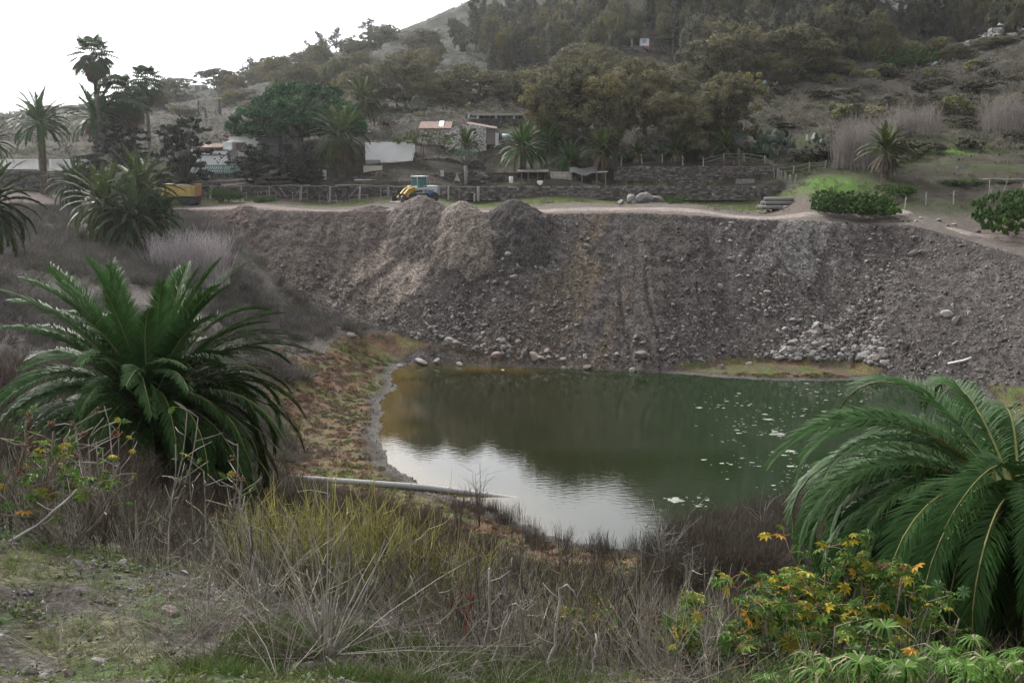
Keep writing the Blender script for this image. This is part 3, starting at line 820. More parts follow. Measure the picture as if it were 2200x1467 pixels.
# terrace boulders beside the road
for a, b, w, h_, Y, tone, lab in [(1333, 436, 20, 13, 138, 0, 'smallest boulder at the left of the roadside trio'), (1356, 428, 28, 24, 139, 1, 'pale boulder in the middle of the roadside trio'), (1383, 428, 36, 27, 138.6, 1, 'largest pale boulder of the roadside trio'), (1362, 437, 14, 8, 137.6, 0, 'low stone wedged before the roadside trio'), (1410, 434, 34, 16, 139.4, 2, 'dark rubble block right of the roadside trio')]:
    q = foot(a, b, Y)
    o = boulder((q[0], Y, q[2] + .3 * h_ / FPX * Y), 1, tone, lab, 'boulders beside the dirt road')
    o.scale = (w / FPX * Y * .6, w / FPX * Y * .5, h_ / FPX * Y * .72)
for i in range(26):
    x_, y_ = RNG.uniform(24, 34), RNG.uniform(134, 140)
    if i > 15: x_, y_ = RNG.uniform(42, 52), RNG.uniform(120, 126)
    boulder((x_, y_, hz(x_, y_) + .05), float(RNG.uniform(.15, .42)), int(RNG.choice(4)), 'loose stone on the verge of the dirt road', 'stones on the road verge')
for a, b, w, tone, lab, Y in [(213, 1413, 38, 0, 'blue grey angular rock in the near left corner', 8.6), (366, 1330, 40, 3, 'terracotta coloured broken rock among the dry stems', 10.2), (205, 1243, 16, 1, 'pale pink stone below the castor plants', 12.3), (32, 1203, 36, 2, 'dark rock at the left edge by the castor plants', 12.8),
                              (262, 1244, 34, 1, 'flat pale stone by the castor plants', 12.4), (120, 1198, 22, 1, 'white stone under the left castor plants', 13.0), (60, 1430, 26, 2, 'dark slab of rock at the bottom left', 8.4), (95, 1455, 30, 0, 'low grey stone at the bottom edge on the left', 8.1), (660, 1440, 40, 2, 'dark rock beside the fallen stalks at the bottom', 8.4), (148, 1395, 13, 1, 'small white stone on the mossy gravel', 8.9)]:
    q = foot(a, b, Y)
    boulder((q[0], Y, q[2] + .02), w / FPX * Y * .55, tone, lab, None, 'rock')
# ------------------------------------------------------------------ palms
def frond_arrays(L, elev, droop, n=70, leaf=0.55, width=0.04, vee=0.45, hang=0.3, col=(.035, .075, .02), rib=(.16, .17, .06), seed=0, side=0.0, curlnoise=.1, segs=2, tipbend=1.5):
    """one feather leaf growing along +X from the origin: rachis that arches down, two ranks of narrow leaflets"""
    r = np.random.default_rng(seed)
    k = 15
    s = np.linspace(0, 1, k)
    pitch = elev - droop * s ** tipbend
    yaw = side * s ** 1.4
    dx, dy, dz = np.cos(pitch) * np.cos(yaw), np.cos(pitch) * np.sin(yaw), np.sin(pitch)
    step = L / (k - 1)
    pts = np.stack([np.concatenate([[0], np.cumsum((d[1:] + d[:-1]) / 2) * step]) for d in (dx, dy, dz)], -1)
    mb = MB()
    rw = lerp(.034, .008, s) * (L / 4) ** .5
    tube(mb, pts, rw, 4, rib, 0, True)
    t = np.linspace(.13, .995, n)
    base = np.stack([np.interp(t, s, pts[:, i]) for i in range(3)], -1)
    tg = norm(np.stack([np.interp(t, s, d) for d in (dx, dy, dz)], -1))
    sd = norm(np.cross(np.tile([0, 0, 1.0], (n, 1)), tg) + 1e-6)
    up = np.cross(tg, sd)
    ll = leaf * np.minimum(1, (t / .3) ** .8) * (1 - .62 * np.clip((t - .5) / .5, 0, 1) ** 1.8)
    fw = np.radians(lerp(62, 26, t))
    for sg in (-1, 1):
        j = r.normal(0, curlnoise, n); v = vee + r.normal(0, curlnoise * 1.2, n)
        f = fw + j
        d1 = norm(np.cos(f)[:, None] * tg + np.sin(f)[:, None] * (np.cos(v)[:, None] * sd * sg + np.sin(v)[:, None] * up))
        l = ll * r.uniform(.85, 1.1, n)
        w = width * (.7 + .5 * (ll / leaf)) * .5
        wv = norm(np.cross(d1, up)) * w[:, None] * .8 + up * (w * .45)[:, None]
        p0 = base
        p1 = p0 + d1 * (l * .5)[:, None]
        d2 = norm(d1 + np.array([0, 0, -1.0]) * hang)
        p2 = p1 + d2 * (l * .5)[:, None]
        sh = r.uniform(.75, 1.25, (n, 1)) * np.asarray(col)[None]
        V = np.stack([p0 - wv * .6, p0 + wv * .6, p1 - wv, p1 + wv, p2 - wv * .12, p2 + wv * .12], 1)
        C = np.repeat(sh[:, None], 6, 1); C[:, 4:] *= 1.15; C[:, :2] *= .9
        o = (np.arange(n) * 6)[:, None]
        Q = np.concatenate([o + [0, 1, 3, 2], o + [2, 3, 5, 4]])
        mb.add(V.reshape(-1, 3), Q, None, C.reshape(-1, 3), 0)
    return mb
GREEN, OLIVE, DEAD, YELL = (.028, .066, .016), (.042, .06, .018), (.17, .125, .085), (.11, .14, .035)

def frond_set(L, n, leaf, width, tag_, sag=1.0, low=0, tipbend=1.5):
    """feather leaves by age: from the spear at the heart to the dead ones underneath"""
    out = []
    for i, (e, dr) in enumerate([(84, 20), (76, 34), (66, 50), (55, 66), (44, 80), (33, 88), (22, 92), (10, 84), (-4, 74), (-20, 58), (-38, 40)]):
        for v in range(2):
            colr = [np.array(GREEN) * 1.4, np.array(GREEN) * 1.3, np.array(GREEN) * 1.15, GREEN, GREEN, GREEN, GREEN, np.array(GREEN) * .9, OLIVE, np.array(OLIVE) * .8, DEAD][i]
            m = frond_arrays(L * (1 - .18 * (i > 8) - .12 * (i == 0)), radians(e - low * max(0, e) / 90), radians(min(150, dr * sag * (.9 + .25 * v))), n, leaf, width, .5 - .045 * i, .25 + .06 * i, colr, (.2, .2, .07) if i < 9 else (.2, .15, .09), 100 + i * 7 + v, (v - .5) * .35, tipbend=tipbend)
            out.append(m.mesh(tag_, MAT['palm_leaf'] if i < 10 else MAT['dry']))
    return out
def palm_trunk(h, r0, r1, n=14, col=(.12, .095, .075)):
    mb = MB()
    k = max(6, int(h / .16))
    z = np.linspace(-.6, h, k)
    rr = lerp(r0, r1, np.clip(z / max(h, .1), 0, 1)) * (1 + .07 * (np.arange(k) % 2)) + RNG.normal(0, .012, k)
    pts = np.column_stack([np.cumsum(RNG.normal(0, .008, k)), np.cumsum(RNG.normal(0, .008, k)), z])
    tube(mb, pts, rr, n, np.tile(col, (k, 1)) * RNG.uniform(.7, 1.2, (k, 1)))
    # cut leaf bases: a coat of stubby scales
    for i in range(int(h * 34)):
        a = i * 2.399; zz = (i + .5) / (h * 34) * h
        rad_ = lerp(r0, r1, zz / h)
        c = np.array([cos(a) * rad_, sin(a) * rad_, zz])
        box(mb, c, (.10, .13, .10), rotz(a) @ roty(-.5), np.array(col) * RNG.uniform(.6, 1.4))
    return mb

def near_palm(loc, label, L, trunk_h, fronds, count, rz, wind=0.0, windaz=0.0, name='canary_palm', youngest=0.0):
    root = empty(name, loc, label, 'palm tree', None, 0)
    palm_trunk(trunk_h, .42, .36).build('trunk', MAT['bark'], root, True)
    hb = MB()
    for i in range(60):
        a = i * 2.399; c = np.array([cos(a) * .2, sin(a) * .2, trunk_h - .3 + .5 * i / 60])
        box(hb, c, (.16, .1, .55), rotz(a) @ roty(.5 - .3 * i / 60), (.10, .085, .045), taper=.4)
    hb.build('heart', MAT['bark'], root)
    for i in range(count):
        f = i / (count - 1)                       # 0 youngest, 1 oldest
        cls = min(10, int((youngest + (1 - youngest) * f ** .76) * 10.99))
        a = i * 2.39996 + rz + RNG.normal(0, .12)
        if wind: a += wind * sin(windaz - a)
        me = fronds[cls * 2 + int(RNG.integers(0, 2))]
        o = link_mesh('dead_frond' if cls == 10 else 'frond', me, root, (cos(a) * .16, sin(a) * .16, trunk_h + .25 - .5 * f), None, RNG.uniform(.86, 1.1))
        o.rotation_euler = (RNG.normal(0, .09), RNG.normal(0, .06), a)
    return root
NEARF = frond_set(4.9, 120, .70, .038, 'frond', 1.2, 12)
SAGF = frond_set(4.4, 150, .54, .026, 'frond', 2.2, 36, 2.0)
p = foot(328, 985, 32, 0)
near_palm((p[0], 32, p[2]), 'large dark green feather palm filling the left middle of the slope above the pond', 4.9, 1.75, NEARF, 190, .3)
p = P(2190, 1062, 17.5)
near_palm((p[0], 17.5, hz(p[0], 17.5)), 'drooping dark feather palm at the right edge, in front of the pond', 4.3, p[2] - hz(p[0], 17.5) - .3, SAGF, 190, 1.1, .25, pi * .9, 'canary_palm', .2)

# palms in the middle distance: trunk, crown, skirt of dead leaves
def far_crown(L, count, rng_e, n=30, leaf=.55, width=.085, seed=0, col=GREEN, tone=1.0, dead=0):
    mb = MB()
    for i in range(count):
        f = i / max(1, count - 1)
        e = lerp(rng_e[0], rng_e[1], f ** .9)
        dr = lerp(25, 85, min(1, f * 1.5)) * (1 - .4 * max(0, f - .7) / .3)
        c = np.array(col) * tone * RNG.uniform(.75, 1.3)
        if f < .25: c = c * 1.1 + np.array([.014, .02, .002])
        if f > .85: c = c * .9 + np.array([.02, .012, .004])
        fr = frond_arrays(L * RNG.uniform(.85, 1.08), radians(e), radians(dr), n, leaf, width, .45 - .3 * f, .35, c, (.14, .14, .06), seed * 50 + i, RNG.normal(0, .25))
        a = i * 2.39996 + RNG.normal(0, .15)
        M = np.eye(4); M[:3, :3] = rotz(a) @ rotx(RNG.normal(0, .1)); M[:3, 3] = (cos(a) * .15, sin(a) * .15, -.3 * f)
        mb.merge(fr, M)
    return mb
def far_skirt(L, count, seed=0, col=DEAD, spread=(-35, -75)):
    mb = MB()
    for i in range(count):
        e = RNG.uniform(min(spread), max(spread))
        fr = frond_arrays(L * RNG.uniform(.6, 1.0), radians(e), radians(25), 18, .35, .11, .1, .8, np.array(col) * RNG.uniform(.6, 1.25), np.array(col) * .9, seed * 31 + i, RNG.normal(0, .3))
        a = i * 2.39996
        M = np.eye(4); M[:3, :3] = rotz(a); M[:3, 3] = (cos(a) * .2, sin(a) * .2, -.35)
        mb.merge(fr, M)
    return mb
CROWNS = [far_crown(3.6, 56, (86, -28), 30, .5, .085, 1).mesh('crown', MAT['palm_leaf']), far_crown(3.6, 62, (86, -38), 30, .5, .085, 2, OLIVE).mesh('crown', MAT['palm_leaf']), far_crown(3.6, 40, (86, 5), 30, .55, .085, 3, OLIVE).mesh('crown', MAT['palm_leaf']), far_crown(3.6, 74, (86, -45), 28, .5, .1, 4, (.03, .05, .022)).mesh('crown', MAT['palm_leaf'])]
SKIRTS = [far_skirt(3.0, 30, 1).mesh('dead_frond_skirt', MAT['dry']), far_skirt(3.0, 34, 2, (.2, .165, .13)).mesh('dead_frond_skirt', MAT['dry'])]
def far_palm(px, py, Y, radius_px, label, kind=0, skirt=0, base_py=None, tr=.38, group=None):
    """crown centre at a sight line and depth; trunk down to the ground below it"""
    c = P(px, py, Y)
    g = hz(c[0], Y)
    h = max(.5, c[2] - g)
    root = empty('feather_palm', (c[0], Y, g), label, 'palm tree', group, RNG.uniform(0, 6))
    palm_trunk(h, tr * 1.15, tr, 10, (.10, .08, .065)).build('trunk', MAT['bark'], root, True)
    sc = radius_px / FPX * Y / 3.0
    link_mesh('crown', CROWNS[kind], root, (0, 0, h), RNG.uniform(0, 6), sc)
    if skirt: link_mesh('dead_frond_skirt', SKIRTS[skirt - 1], root, (0, 0, h), RNG.uniform(0, 6), sc * .95)
    return root
for a in [(85, 262, 139, 62, 'tall feather palm with a bare trunk beside the white lattice fence', 0, 0), (205, 250, 152, 62, 'feather palm half hidden behind the tallest fan palm', 0, 1),
          (-30, 440, 70, 105, 'feather palm cut off by the left frame edge above the dry slope', 3, 0), (-22, 305, 118, 50, 'smaller palm of which only drooping tips show at the left edge', 0, 0),
          (300, 410, 109, 82, 'upper head of the dense palm thicket beside the dump truck', 1, 0), (225, 440, 107, 82, 'left head of the dense palm thicket beside the dump truck', 1, 2), (290, 470, 105.5, 78, 'low front head of the palm thicket, with brown hanging fronds', 3, 2), (345, 465, 108, 52, 'small right head of the palm thicket under the dump truck', 0, 0),
          (731, 292, 153, 60, 'rounded feather palm with a heavy hanging crown left of the white low building', 1, 1), (779, 216, 176, 46, 'taller feather palm with a slim trunk rising behind the white low building', 1, 1),
          (1124, 318, 151.5, 54, 'largest feather palm behind the lean-to shed', 0, 0), (1176, 308, 159, 42, 'second palm standing just behind the largest shed palm', 0, 0), (1225, 345, 154.5, 40, 'bluish feather palm over the plank shed', 0, 0), (1294, 325, 152.5, 46, 'yellow green feather palm over the tarpaulin shed', 2, 1),
          (1371, 330, 157, 32, 'small palm with pale dead fronds, first along the upper wall', 2, 2), (1456, 324, 157, 37, 'palm with a pale skirt in the middle of the upper wall', 2, 2), (1562, 318, 158.5, 38, 'palm beside the blue green dragon tree', 1, 1), (1905, 322, 142, 56, 'lone feather palm on the grassy slope with a wide skirt of dead fronds', 2, 2),
          (1002, 312, 158, 38, 'bright palm crown showing above the round dragon tree', 2, 0), (748, 254, 164, 30, 'small yellow green palm head between the fig tree and the tall palm', 2, 0), (160, 395, 128, 50, 'low palm in the shade left of the palm thicket', 3, 0), (690, 128, 345, 34, 'far palm on the hill slope below the ridge trees', 1, 0), (612, 185, 300, 26, 'far palm on the shoulder of the hill', 1, 0), (700, 165, 250, 20, 'small far palm on the grey green hillside', 1, 0)]:
    far_palm(*a)

# fan palms
def fan_crown(R, count, seed, emax=80, emin=-50, col=(.035, .06, .025)):
    mb = MB(); r = np.random.default_rng(seed)
    for i in range(count):
        f = i / (count - 1); e = radians(lerp(emax, emin, f)); a = i * 2.39996 + r.normal(0, .2)
        pl = R * r.uniform(.45, .7); fr = R * r.uniform(.42, .55)
        d = np.array([cos(e), 0, sin(e)]); p1 = d * pl + np.array([0, 0, -.1 * pl * f])
        m = MB(); tube(m, [np.zeros(3), p1 * .5 + [0, 0, .05 * R], p1], [.04, .03, .02], 4, (.12, .12, .05))
        k = 15; c = np.array(col) * r.uniform(.7, 1.35)
        if f > .8: c = np.array([.09, .07, .04])
        for q in range(k):
            th = lerp(-2.0, 2.0, q / (k - 1)); u = np.array([0, 1.0, 0]); w = norm(np.array([cos(e - .5), 0, sin(e - .5)]))
            dd = norm(cos(th) * w + sin(th) * u); l = fr * (1 - .25 * abs(th) / 2)
            nrm = norm(np.cross(w, u)); sd = np.cross(nrm, dd) * fr * .085
            mid = p1 + dd * l * .6; tip = p1 + dd * l + np.array([0, 0, -.28 * l])
            m.add([p1, mid - sd, tip, mid + sd], [[0, 1, 2, 3]], None, c * r.uniform(.85, 1.15))
        M = np.eye(4); M[:3, :3] = rotz(a); mb.merge(m, M)
    return mb
def fan_palm(px, py, Y, rpx, base_px, label, skirt=True, seed=0, wide=1.0):
    c = P(px, py, Y); x0 = P(base_px, 330, Y)[0]; g = hz(x0, Y); h = c[2] - g
    root = empty('fan_palm', (x0, Y, g), label, 'palm tree')
    R = rpx / FPX * Y * 1.45
    t = np.linspace(0, 1, 14); off = (c[0] - x0) * t ** 1.6
    mb = MB(); tube(mb, np.column_stack([off, 0 * t, -.5 + (h + .5) * t]), lerp(.34, .2, t) * (1 + .04 * (np.arange(14) % 2)), 10, np.tile((.15, .13, .115), (14, 1)) * RNG.uniform(.8, 1.1, (14, 1)))
    mb.build('trunk', MAT['bark'], root, True)
    fan_crown(R, 40, seed).build('crown', MAT['leaf'], root, loc=(off[-1], 0, h))
    if skirt:
        m = fan_crown(R * .62, 22, seed + 9, -52, -84, (.085, .062, .038)); m.build('dead_leaf_skirt', MAT['dry'], root, loc=(off[-1] * .98, 0, h - R * .35))
    return root
fan_palm(199, 122, 151, 36, 218, 'tallest fan palm, with a thin leaning trunk against the white sky', True, 1)
fan_palm(314, 178, 166, 32, 322, 'slim fan palm with a pale trunk against the hazy hill', True, 2)
fan_palm(252, 208, 156, 44, 256, 'shorter, broader fan palm between the two slim fan palms', True, 3)
fan_palm(283, 228, 162, 30, 285, 'fan palm crown tucked behind the broad fan palm', True, 4)

# ------------------------------------------------------------------ broad-leaved trees, pines, shrubs
def leaf_cloud(mb, centres, radii, per, size, col, seed, droop=0.0, flat=1.0, var=.35, up=.5):
    """little leaf-spray faces gathered in clumps"""
    r = np.random.default_rng(seed)
    centres = np.asarray(centres, float); n = len(centres)
    radii = np.asarray(radii, float)
    col = np.asarray(col, float)
    if col.ndim == 1: col = np.tile(col, (n, 1))
    col = col * r.uniform(1 - var * .6, 1 + var * .6, (n, 1))
    N = n * per
    d = r.normal(size=(N, 3)); d = norm(d) * (r.random((N, 1)) ** .45)
    d[:, 2] *= flat
    p = np.repeat(centres, per, 0) + d * np.repeat(radii, per)[:, None]
    nrm = norm(d * .6 + r.normal(size=(N, 3)) * .75 + np.array([0, 0, up]))
    a = norm(np.cross(nrm, r.normal(size=(N, 3)))); b = np.cross(nrm, a)
    if droop: a = norm(a + np.array([0, 0, -droop])); b = norm(np.cross(nrm, a))
    s = size * r.uniform(.6, 1.35, (N, 1))
    V = np.stack([p - a * s, p + b * s * .42, p + a * s, p - b * s * .42], 1)
    C = np.repeat(col, per, 0) * r.uniform(1 - var, 1 + var, (N, 1))
    Q = (np.arange(N) * 4)[:, None] + np.arange(4)[None]
    mb.add(V.reshape(-1, 3), Q, None, np.repeat(C, 4, 0))
def limbs(mb, base, targets, r0, col, seed, bend=.15):
    r = np.random.default_rng(seed)
    for t in targets:
        b = np.asarray(base, float); t = np.asarray(t, float)
        m = lerp(b, t, .5) + r.normal(0, bend, 3) * np.linalg.norm(t - b) * .5 + [0, 0, .08 * np.linalg.norm(t - b)]
        s = np.linspace(0, 1, 6)[:, None]
        pts = (1 - s) ** 2 * b + 2 * s * (1 - s) * m + s ** 2 * t
        tube(mb, pts, lerp(r0, r0 * .22, np.linspace(0, 1, 6)), 5, col)
def tree_meshes(blobs, clumps, per, size, clump_r, col, seed, stems=1, trunk_r=.3, trunk_col=(.16, .135, .115), fork=.35, droop=.5, flat=1.0, spread=.06, hue=None, H=1.0, surface=.55):
    """crown: lobes (x, y, z, rx, ry, rz) filled with leaf clumps; trunk: stems that fork to the lobes"""
    r = np.random.default_rng(seed)
    cr, tr = MB(), MB()
    tot = sum(b[3] * b[4] + b[4] * b[5] + b[3] * b[5] for b in blobs)
    for bi, b in enumerate(blobs):
        k = max(4, int(clumps * (b[3] * b[4] + b[4] * b[5] + b[3] * b[5]) / tot))
        d = norm(r.normal(size=(k, 3))) * (surface + (1 - surface) * r.random((k, 1)))
        low = d[:, 2] < -.45; d[low, 2] *= .5
        c = np.array(b[:3]) + d * np.array(b[3:6])
        cc = np.asarray(col) * r.uniform(.8, 1.2)
        if hue is not None: cc = cc + np.asarray(hue) * max(0, r.normal(0, .7))
        cc = np.tile(cc, (k, 1))
        leaf_cloud(cr, c, clump_r * r.uniform(.7, 1.3, k), per, size, cc, seed * 100 + bi, droop, flat)
    for s in range(stems):
        a = s * 2.4 + r.uniform(0, 1); off = np.array([cos(a), sin(a), 0]) * spread * (s > 0 or stems > 1)
        mine = [b for i, b in enumerate(blobs) if i % stems == s] or [blobs[0]]
        cen = np.mean([b[:3] for b in mine], 0)
        f = np.array([cen[0] * fork + off[0] * 2, cen[1] * fork + off[1] * 2, max(.05, min(b[2] - b[5] for b in blobs)) * .8 + .12])
        t = np.linspace(0, 1, 7)[:, None]
        pts = off + (np.array([f[0], f[1], f[2]]) - off) * t + np.array([1, 0, 0]) * np.sin(t * pi) * r.normal(0, .02)
        pts[0, 2] = -.06
        tube(tr, pts, lerp(trunk_r * 1.15, trunk_r * .7, t.ravel()), 7, np.tile(trunk_col, (7, 1)) * r.uniform(.75, 1.2, (7, 1)))
        tg = [np.array(b[:3]) + r.normal(0, .35, 3) * np.array(b[3:6]) for b in mine for _ in range(3)]
        limbs(tr, pts[-1], tg, trunk_r * .5, np.array(trunk_col), seed + s)
    return cr, tr
TREES = {}
NAT = {}
def unit_tree(kind, v, *a, leafmat='leaf', xs=1.0, **k):
    NAT[kind] = .72 * xs
    a = ([(b[0] * xs, b[1] * xs, b[2], b[3] * xs, b[4] * xs, b[5]) for b in a[0]],) + a[1:]
    cr, tr = tree_meshes(*a, **k)
    TREES.setdefault(kind, []).append((cr.mesh('crown', MAT[leafmat]), tr.mesh('trunk', MAT['bark'], True)))
# unit trees are one high; x, y, z scaled on placing
EUC, EUC_H = (.125, .118, .07), (.032, .024, -.004)
def euc_blobs(v):
    r = np.random.default_rng(300 + v)
    b = [(0, 0, .66, .24, .24, .3)]
    for i in range(9 + v % 3):
        a = i * 2.4 + v; q = r.uniform(.16, .29); z = .2 + .58 * ((i * 7 % 10) / 9)
        b.append((cos(a) * q, sin(a) * q, z, r.uniform(.13, .2), r.uniform(.13, .2), r.uniform(.12, .2)))
    return b
for v in range(6):
    unit_tree('euc', v, euc_blobs(v), 330, 80, .0155, .05, EUC, 300 + v, xs=1.2, surface=.8, stems=2 + v % 2, trunk_r=.017, hue=EUC_H, droop=.9, spread=.02, trunk_col=(.17, .15, .13))
def tall_blobs(v):
    r = np.random.default_rng(330 + v)
    return [(r.normal(0, .13), r.normal(0, .13), z, r.uniform(.1, .17), r.uniform(.1, .17), r.uniform(.06, .1)) for z in np.linspace(.36, .93, 10 + v % 3)]
for v in range(3):
    unit_tree('tall', v, tall_blobs(v), 120, 34, .016, .045, (.07, .075, .05), 330 + v, stems=1 + v % 2, trunk_r=.02, droop=.9, spread=.02, surface=.5)
def pine_blobs(v):
    r = np.random.default_rng(360 + v); b = []
    for i, z in enumerate(np.linspace(.22, .95, 7)):
        q = .24 * (1.05 - z) + .05
        b.append((r.normal(0, .04), r.normal(0, .04), z, q, q, .08))
    return b
for v in range(4):
    unit_tree('forest', v, pine_blobs(v), 120, 52, .021, .06, (.10, .102, .07), 360 + v, stems=1, trunk_r=.013, droop=.4, surface=.5, trunk_col=(.12, .105, .095))
def cedar_blobs(v):
    r = np.random.default_rng(390 + v); b = []
    for i in range(26):
        z = .10 + .85 * (i / 25) ** .95; q = .36 * (1 - (z - .2) ** 1.6 * .75) * r.uniform(.35, 1.0); a = i * 2.4
        b.append((cos(a) * q, sin(a) * q, z, .16, .16, .05))
    return b
for v in range(3):
    unit_tree('cedar', v, cedar_blobs(v), 260, 66, .021, .046, (.020, .03, .018), 390 + v, xs=1.25, stems=1, trunk_r=.022, droop=0, flat=.5, surface=.3, trunk_col=(.08, .07, .06), fork=.1)
for v in range(2):
    unit_tree('cypress', v, [(0, 0, z, .10 * (1.02 - z) ** .5 + .01, .10 * (1.02 - z) ** .5 + .01, .1) for z in np.linspace(.12, .93, 8)], 60, 36, .02, .04, (.028, .04, .028), 400 + v, stems=1, trunk_r=.012, droop=-1.2, surface=.6)
r_ = np.random.default_rng(5)
fig = [(0, 0, .6, .36, .34, .34)] + [(cos(a) * q, sin(a) * q * .8, z - .2, .21, .21, .24) for a, q, z in [(i * .9, .34 + .06 * (i % 2), .58 + .14 * ((i * 5) % 3) / 2) for i in range(7)]] + [(-.12, 0, .86, .16, .16, .1), (.18, -.1, .84, .15, .15, .1)]
unit_tree('fig', 0, fig, 800, 80, .020, .045, (.030, .078, .026), 410, xs=1.9, stems=3, trunk_r=.03, droop=.1, spread=.03, surface=.75, hue=(.004, .012, 0), fork=.25)
unit_tree('bare', 0, [(cos(a) * .3, sin(a) * .3, .66 + .1 * sin(i * 3), .16, .16, .1) for i, a in enumerate(np.arange(8) * .8)] + [(0, 0, .8, .2, .2, .12)], 150, 26, .022, .04, (.075, .085, .03), 420, xs=2.1, stems=3, trunk_r=.018, spread=.03, surface=.7, trunk_col=(.12, .1, .095), hue=(-.01, .02, 0))
def bush_blobs(v):
    r = np.random.default_rng(430 + v)
    return [(r.normal(0, .22), r.normal(0, .2), r.uniform(.22, .66), r.uniform(.22, .34), r.uniform(.22, .34), r.uniform(.26, .36)) for _ in range(7)]
for v in range(3):
    unit_tree('bush', v, bush_blobs(v), 480, 60, .034, .045, (.06, .115, .03), 430 + v, xs=2.4, stems=3, trunk_r=.012, droop=0, surface=.8, hue=(.03, .03, 0))
for v in range(2):
    unit_tree('scrub', v, bush_blobs(v + 5), 70, 40, .06, .05, (.085, .082, .055), 440 + v, stems=3, trunk_r=.01, droop=0, surface=.6, hue=(.02, .012, .0))

def put_tree(name, kind, v, x, Y, top, width, label, cat='tree', group=None, tint=None, sink=.15, gz=None):
    g = hz(x, Y) if gz is None else gz
    h = max(.3, top - g)
    cr, tr = TREES[kind][v % len(TREES[kind])]
    root = empty(name, (x, Y, g - sink), label, cat, group, RNG.uniform(0, 6.28))
    w = width / NAT[kind]
    link_mesh('trunk', tr, root, None, None, (w, w, h + sink))
    link_mesh('crown', cr, root, None, None, (w, w, h + sink))
    return root
def sight_tree(name, kind, v, px, py_top, Y, wpx, label, cat='tree', group=None, **k):
    p = P(px, py_top, Y)
    return put_tree(name, kind, v, p[0], Y, p[2], wpx / FPX * Y, label, cat, group, **k)
EUCS = [(775, 142, 206, 105, 'leafy gum tree behind the tall palm, left end of the gum row'), (866, 104, 210, 150, 'tallest rounded gum tree of the row behind the farm ruins'), (925, 150, 203, 90, 'smaller gum tree leaning out right of the rounded gum'), (998, 132, 206, 130, 'gum tree with many bare stems standing over the ochre slope'),
        (1085, 150, 201, 120, 'gum tree above the long concrete shed'), (1174, 178, 162, 115, 'gum tree with dark bundled stems right of the long concrete shed'), (1262, 132, 164, 175, 'wide pale olive gum tree in the middle of the hillside'), (1210, 118, 167, 130, 'gum tree behind the one with dark bundled stems'),
        (1390, 112, 169, 130, 'yellow topped gum tree below the hillside hut'), (1330, 185, 161, 110, 'low dark gum tree above the middle palms'), (1462, 196, 159, 125, 'front gum tree with bright olive lobes and pale stems'), (1560, 152, 165, 160, 'dark spreading gum tree at the right end of the lower grove'), (1520, 200, 164, 90, 'small gum tree between the front one and the dark spreading one'),
        (1555, 42, 232, 165, 'big olive gum tree high on the hill with a golden top'), (1660, 110, 228, 95, 'narrow gum tree between the two big upper gums'), (1722, 52, 236, 170, 'big grey brown gum tree standing apart on the bare slope'), (1795, 120, 240, 90, 'gum tree just left of the bright green thicket'), (1240, 88, 252, 120, 'gum tree with an orange tint on the upper slope'), (1140, 140, 232, 100, 'gum tree behind the pale olive one'), (1450, 150, 200, 110, 'reddish gum tree just below the hillside hut'), (1310, 95, 240, 90, 'gum tree to the left of the hillside hut')]
for i, (a, b, Y, w, lab) in enumerate(EUCS):
    sight_tree('gum_tree', 'euc', i, a, b, Y, w, lab)
sight_tree('fig_tree', 'fig', 0, 640, 172, 163, 215, 'huge dark green round fig tree over the farmhouses')
sight_tree('bare_tree', 'bare', 0, 908, 272, 156, 120, 'half bare tree with green tips in front of the stone house')
for i, (a, b, Y, w, lab) in enumerate([(390, 254, 146.5, 125, 'black green layered cypress behind the dump truck'), (546, 308, 147.5, 105, 'black green layered cypress before the farmhouse pergola'), (255, 262, 144.5, 135, 'black green layered cypress under the fan palms'), (640, 322, 149, 110, 'flat brownish layered cypress under the fig tree'), (185, 340, 141, 70, 'low dark cypress by the white lattice fence')]):
    sight_tree('layered_cypress', 'cedar', i, a, b, Y, w, lab)
for i, (a, b, Y, w, lab) in enumerate([(425, 206, 232, 14, 'slender cypress spire left of the other far spires'), (441, 234, 225, 17, 'shorter cypress spire beside the slender one'), (471, 214, 226, 20, 'broad cypress spire right of the other far spires'), (479, 345, 153, 6, 'little dark cypress sapling before the green pergola')]):
    sight_tree('cypress', 'cypress', i, a, b, Y, w, lab)
for i, (a, b, Y, w, lab) in enumerate([(664, 88, 372, 34, 'spindly tree at the left end of the ridge line'), (690, 66, 376, 44, 'thin tree on the ridge, second from the slope end'), (722, 58, 378, 44, 'thin ridge tree between the spindly ones and the tallest'), (752, 76, 384, 34, 'small ridge tree next to the tallest ridge tree'), (797, 40, 390, 60, 'tallest thin tree on the ridge against the sky'), (536, 122, 330, 44, 'thin pair like tree on the far shoulder against the sky'), (612, 135, 345, 26, 'little tree alone on the far shoulder')]):
    sight_tree('ridge_tree', 'tall', i, a, b, Y, w, lab)
for i, (a, b, Y, w, lab) in enumerate([(366, 164, 285, 95, 'hazy round tree mass left of the pale block house'), (468, 146, 300, 90, 'hazy dome shaped tree right of the pale block house'), (588, 118, 335, 62, 'hazy bushy tree on the far shoulder'), (340, 195, 262, 60, 'hazy tree behind the slim fan palm'), (505, 190, 262, 70, 'hazy tree above the farmhouse roof'), (395, 225, 240, 60, 'hazy low tree before the cypress spires'), (540, 215, 235, 60, 'green tree between the farmhouse and the hazy hill'), (150, 225, 240, 60, 'hazy tree behind the left feather palm')]):
    sight_tree('hazy_tree', 'euc', i + 2, a, b, Y, w, lab)
sight_tree('green_thicket', 'bush', 0, 1845, 84, 268, 125, 'bright green dense thicket high on the right hillside', 'shrub')
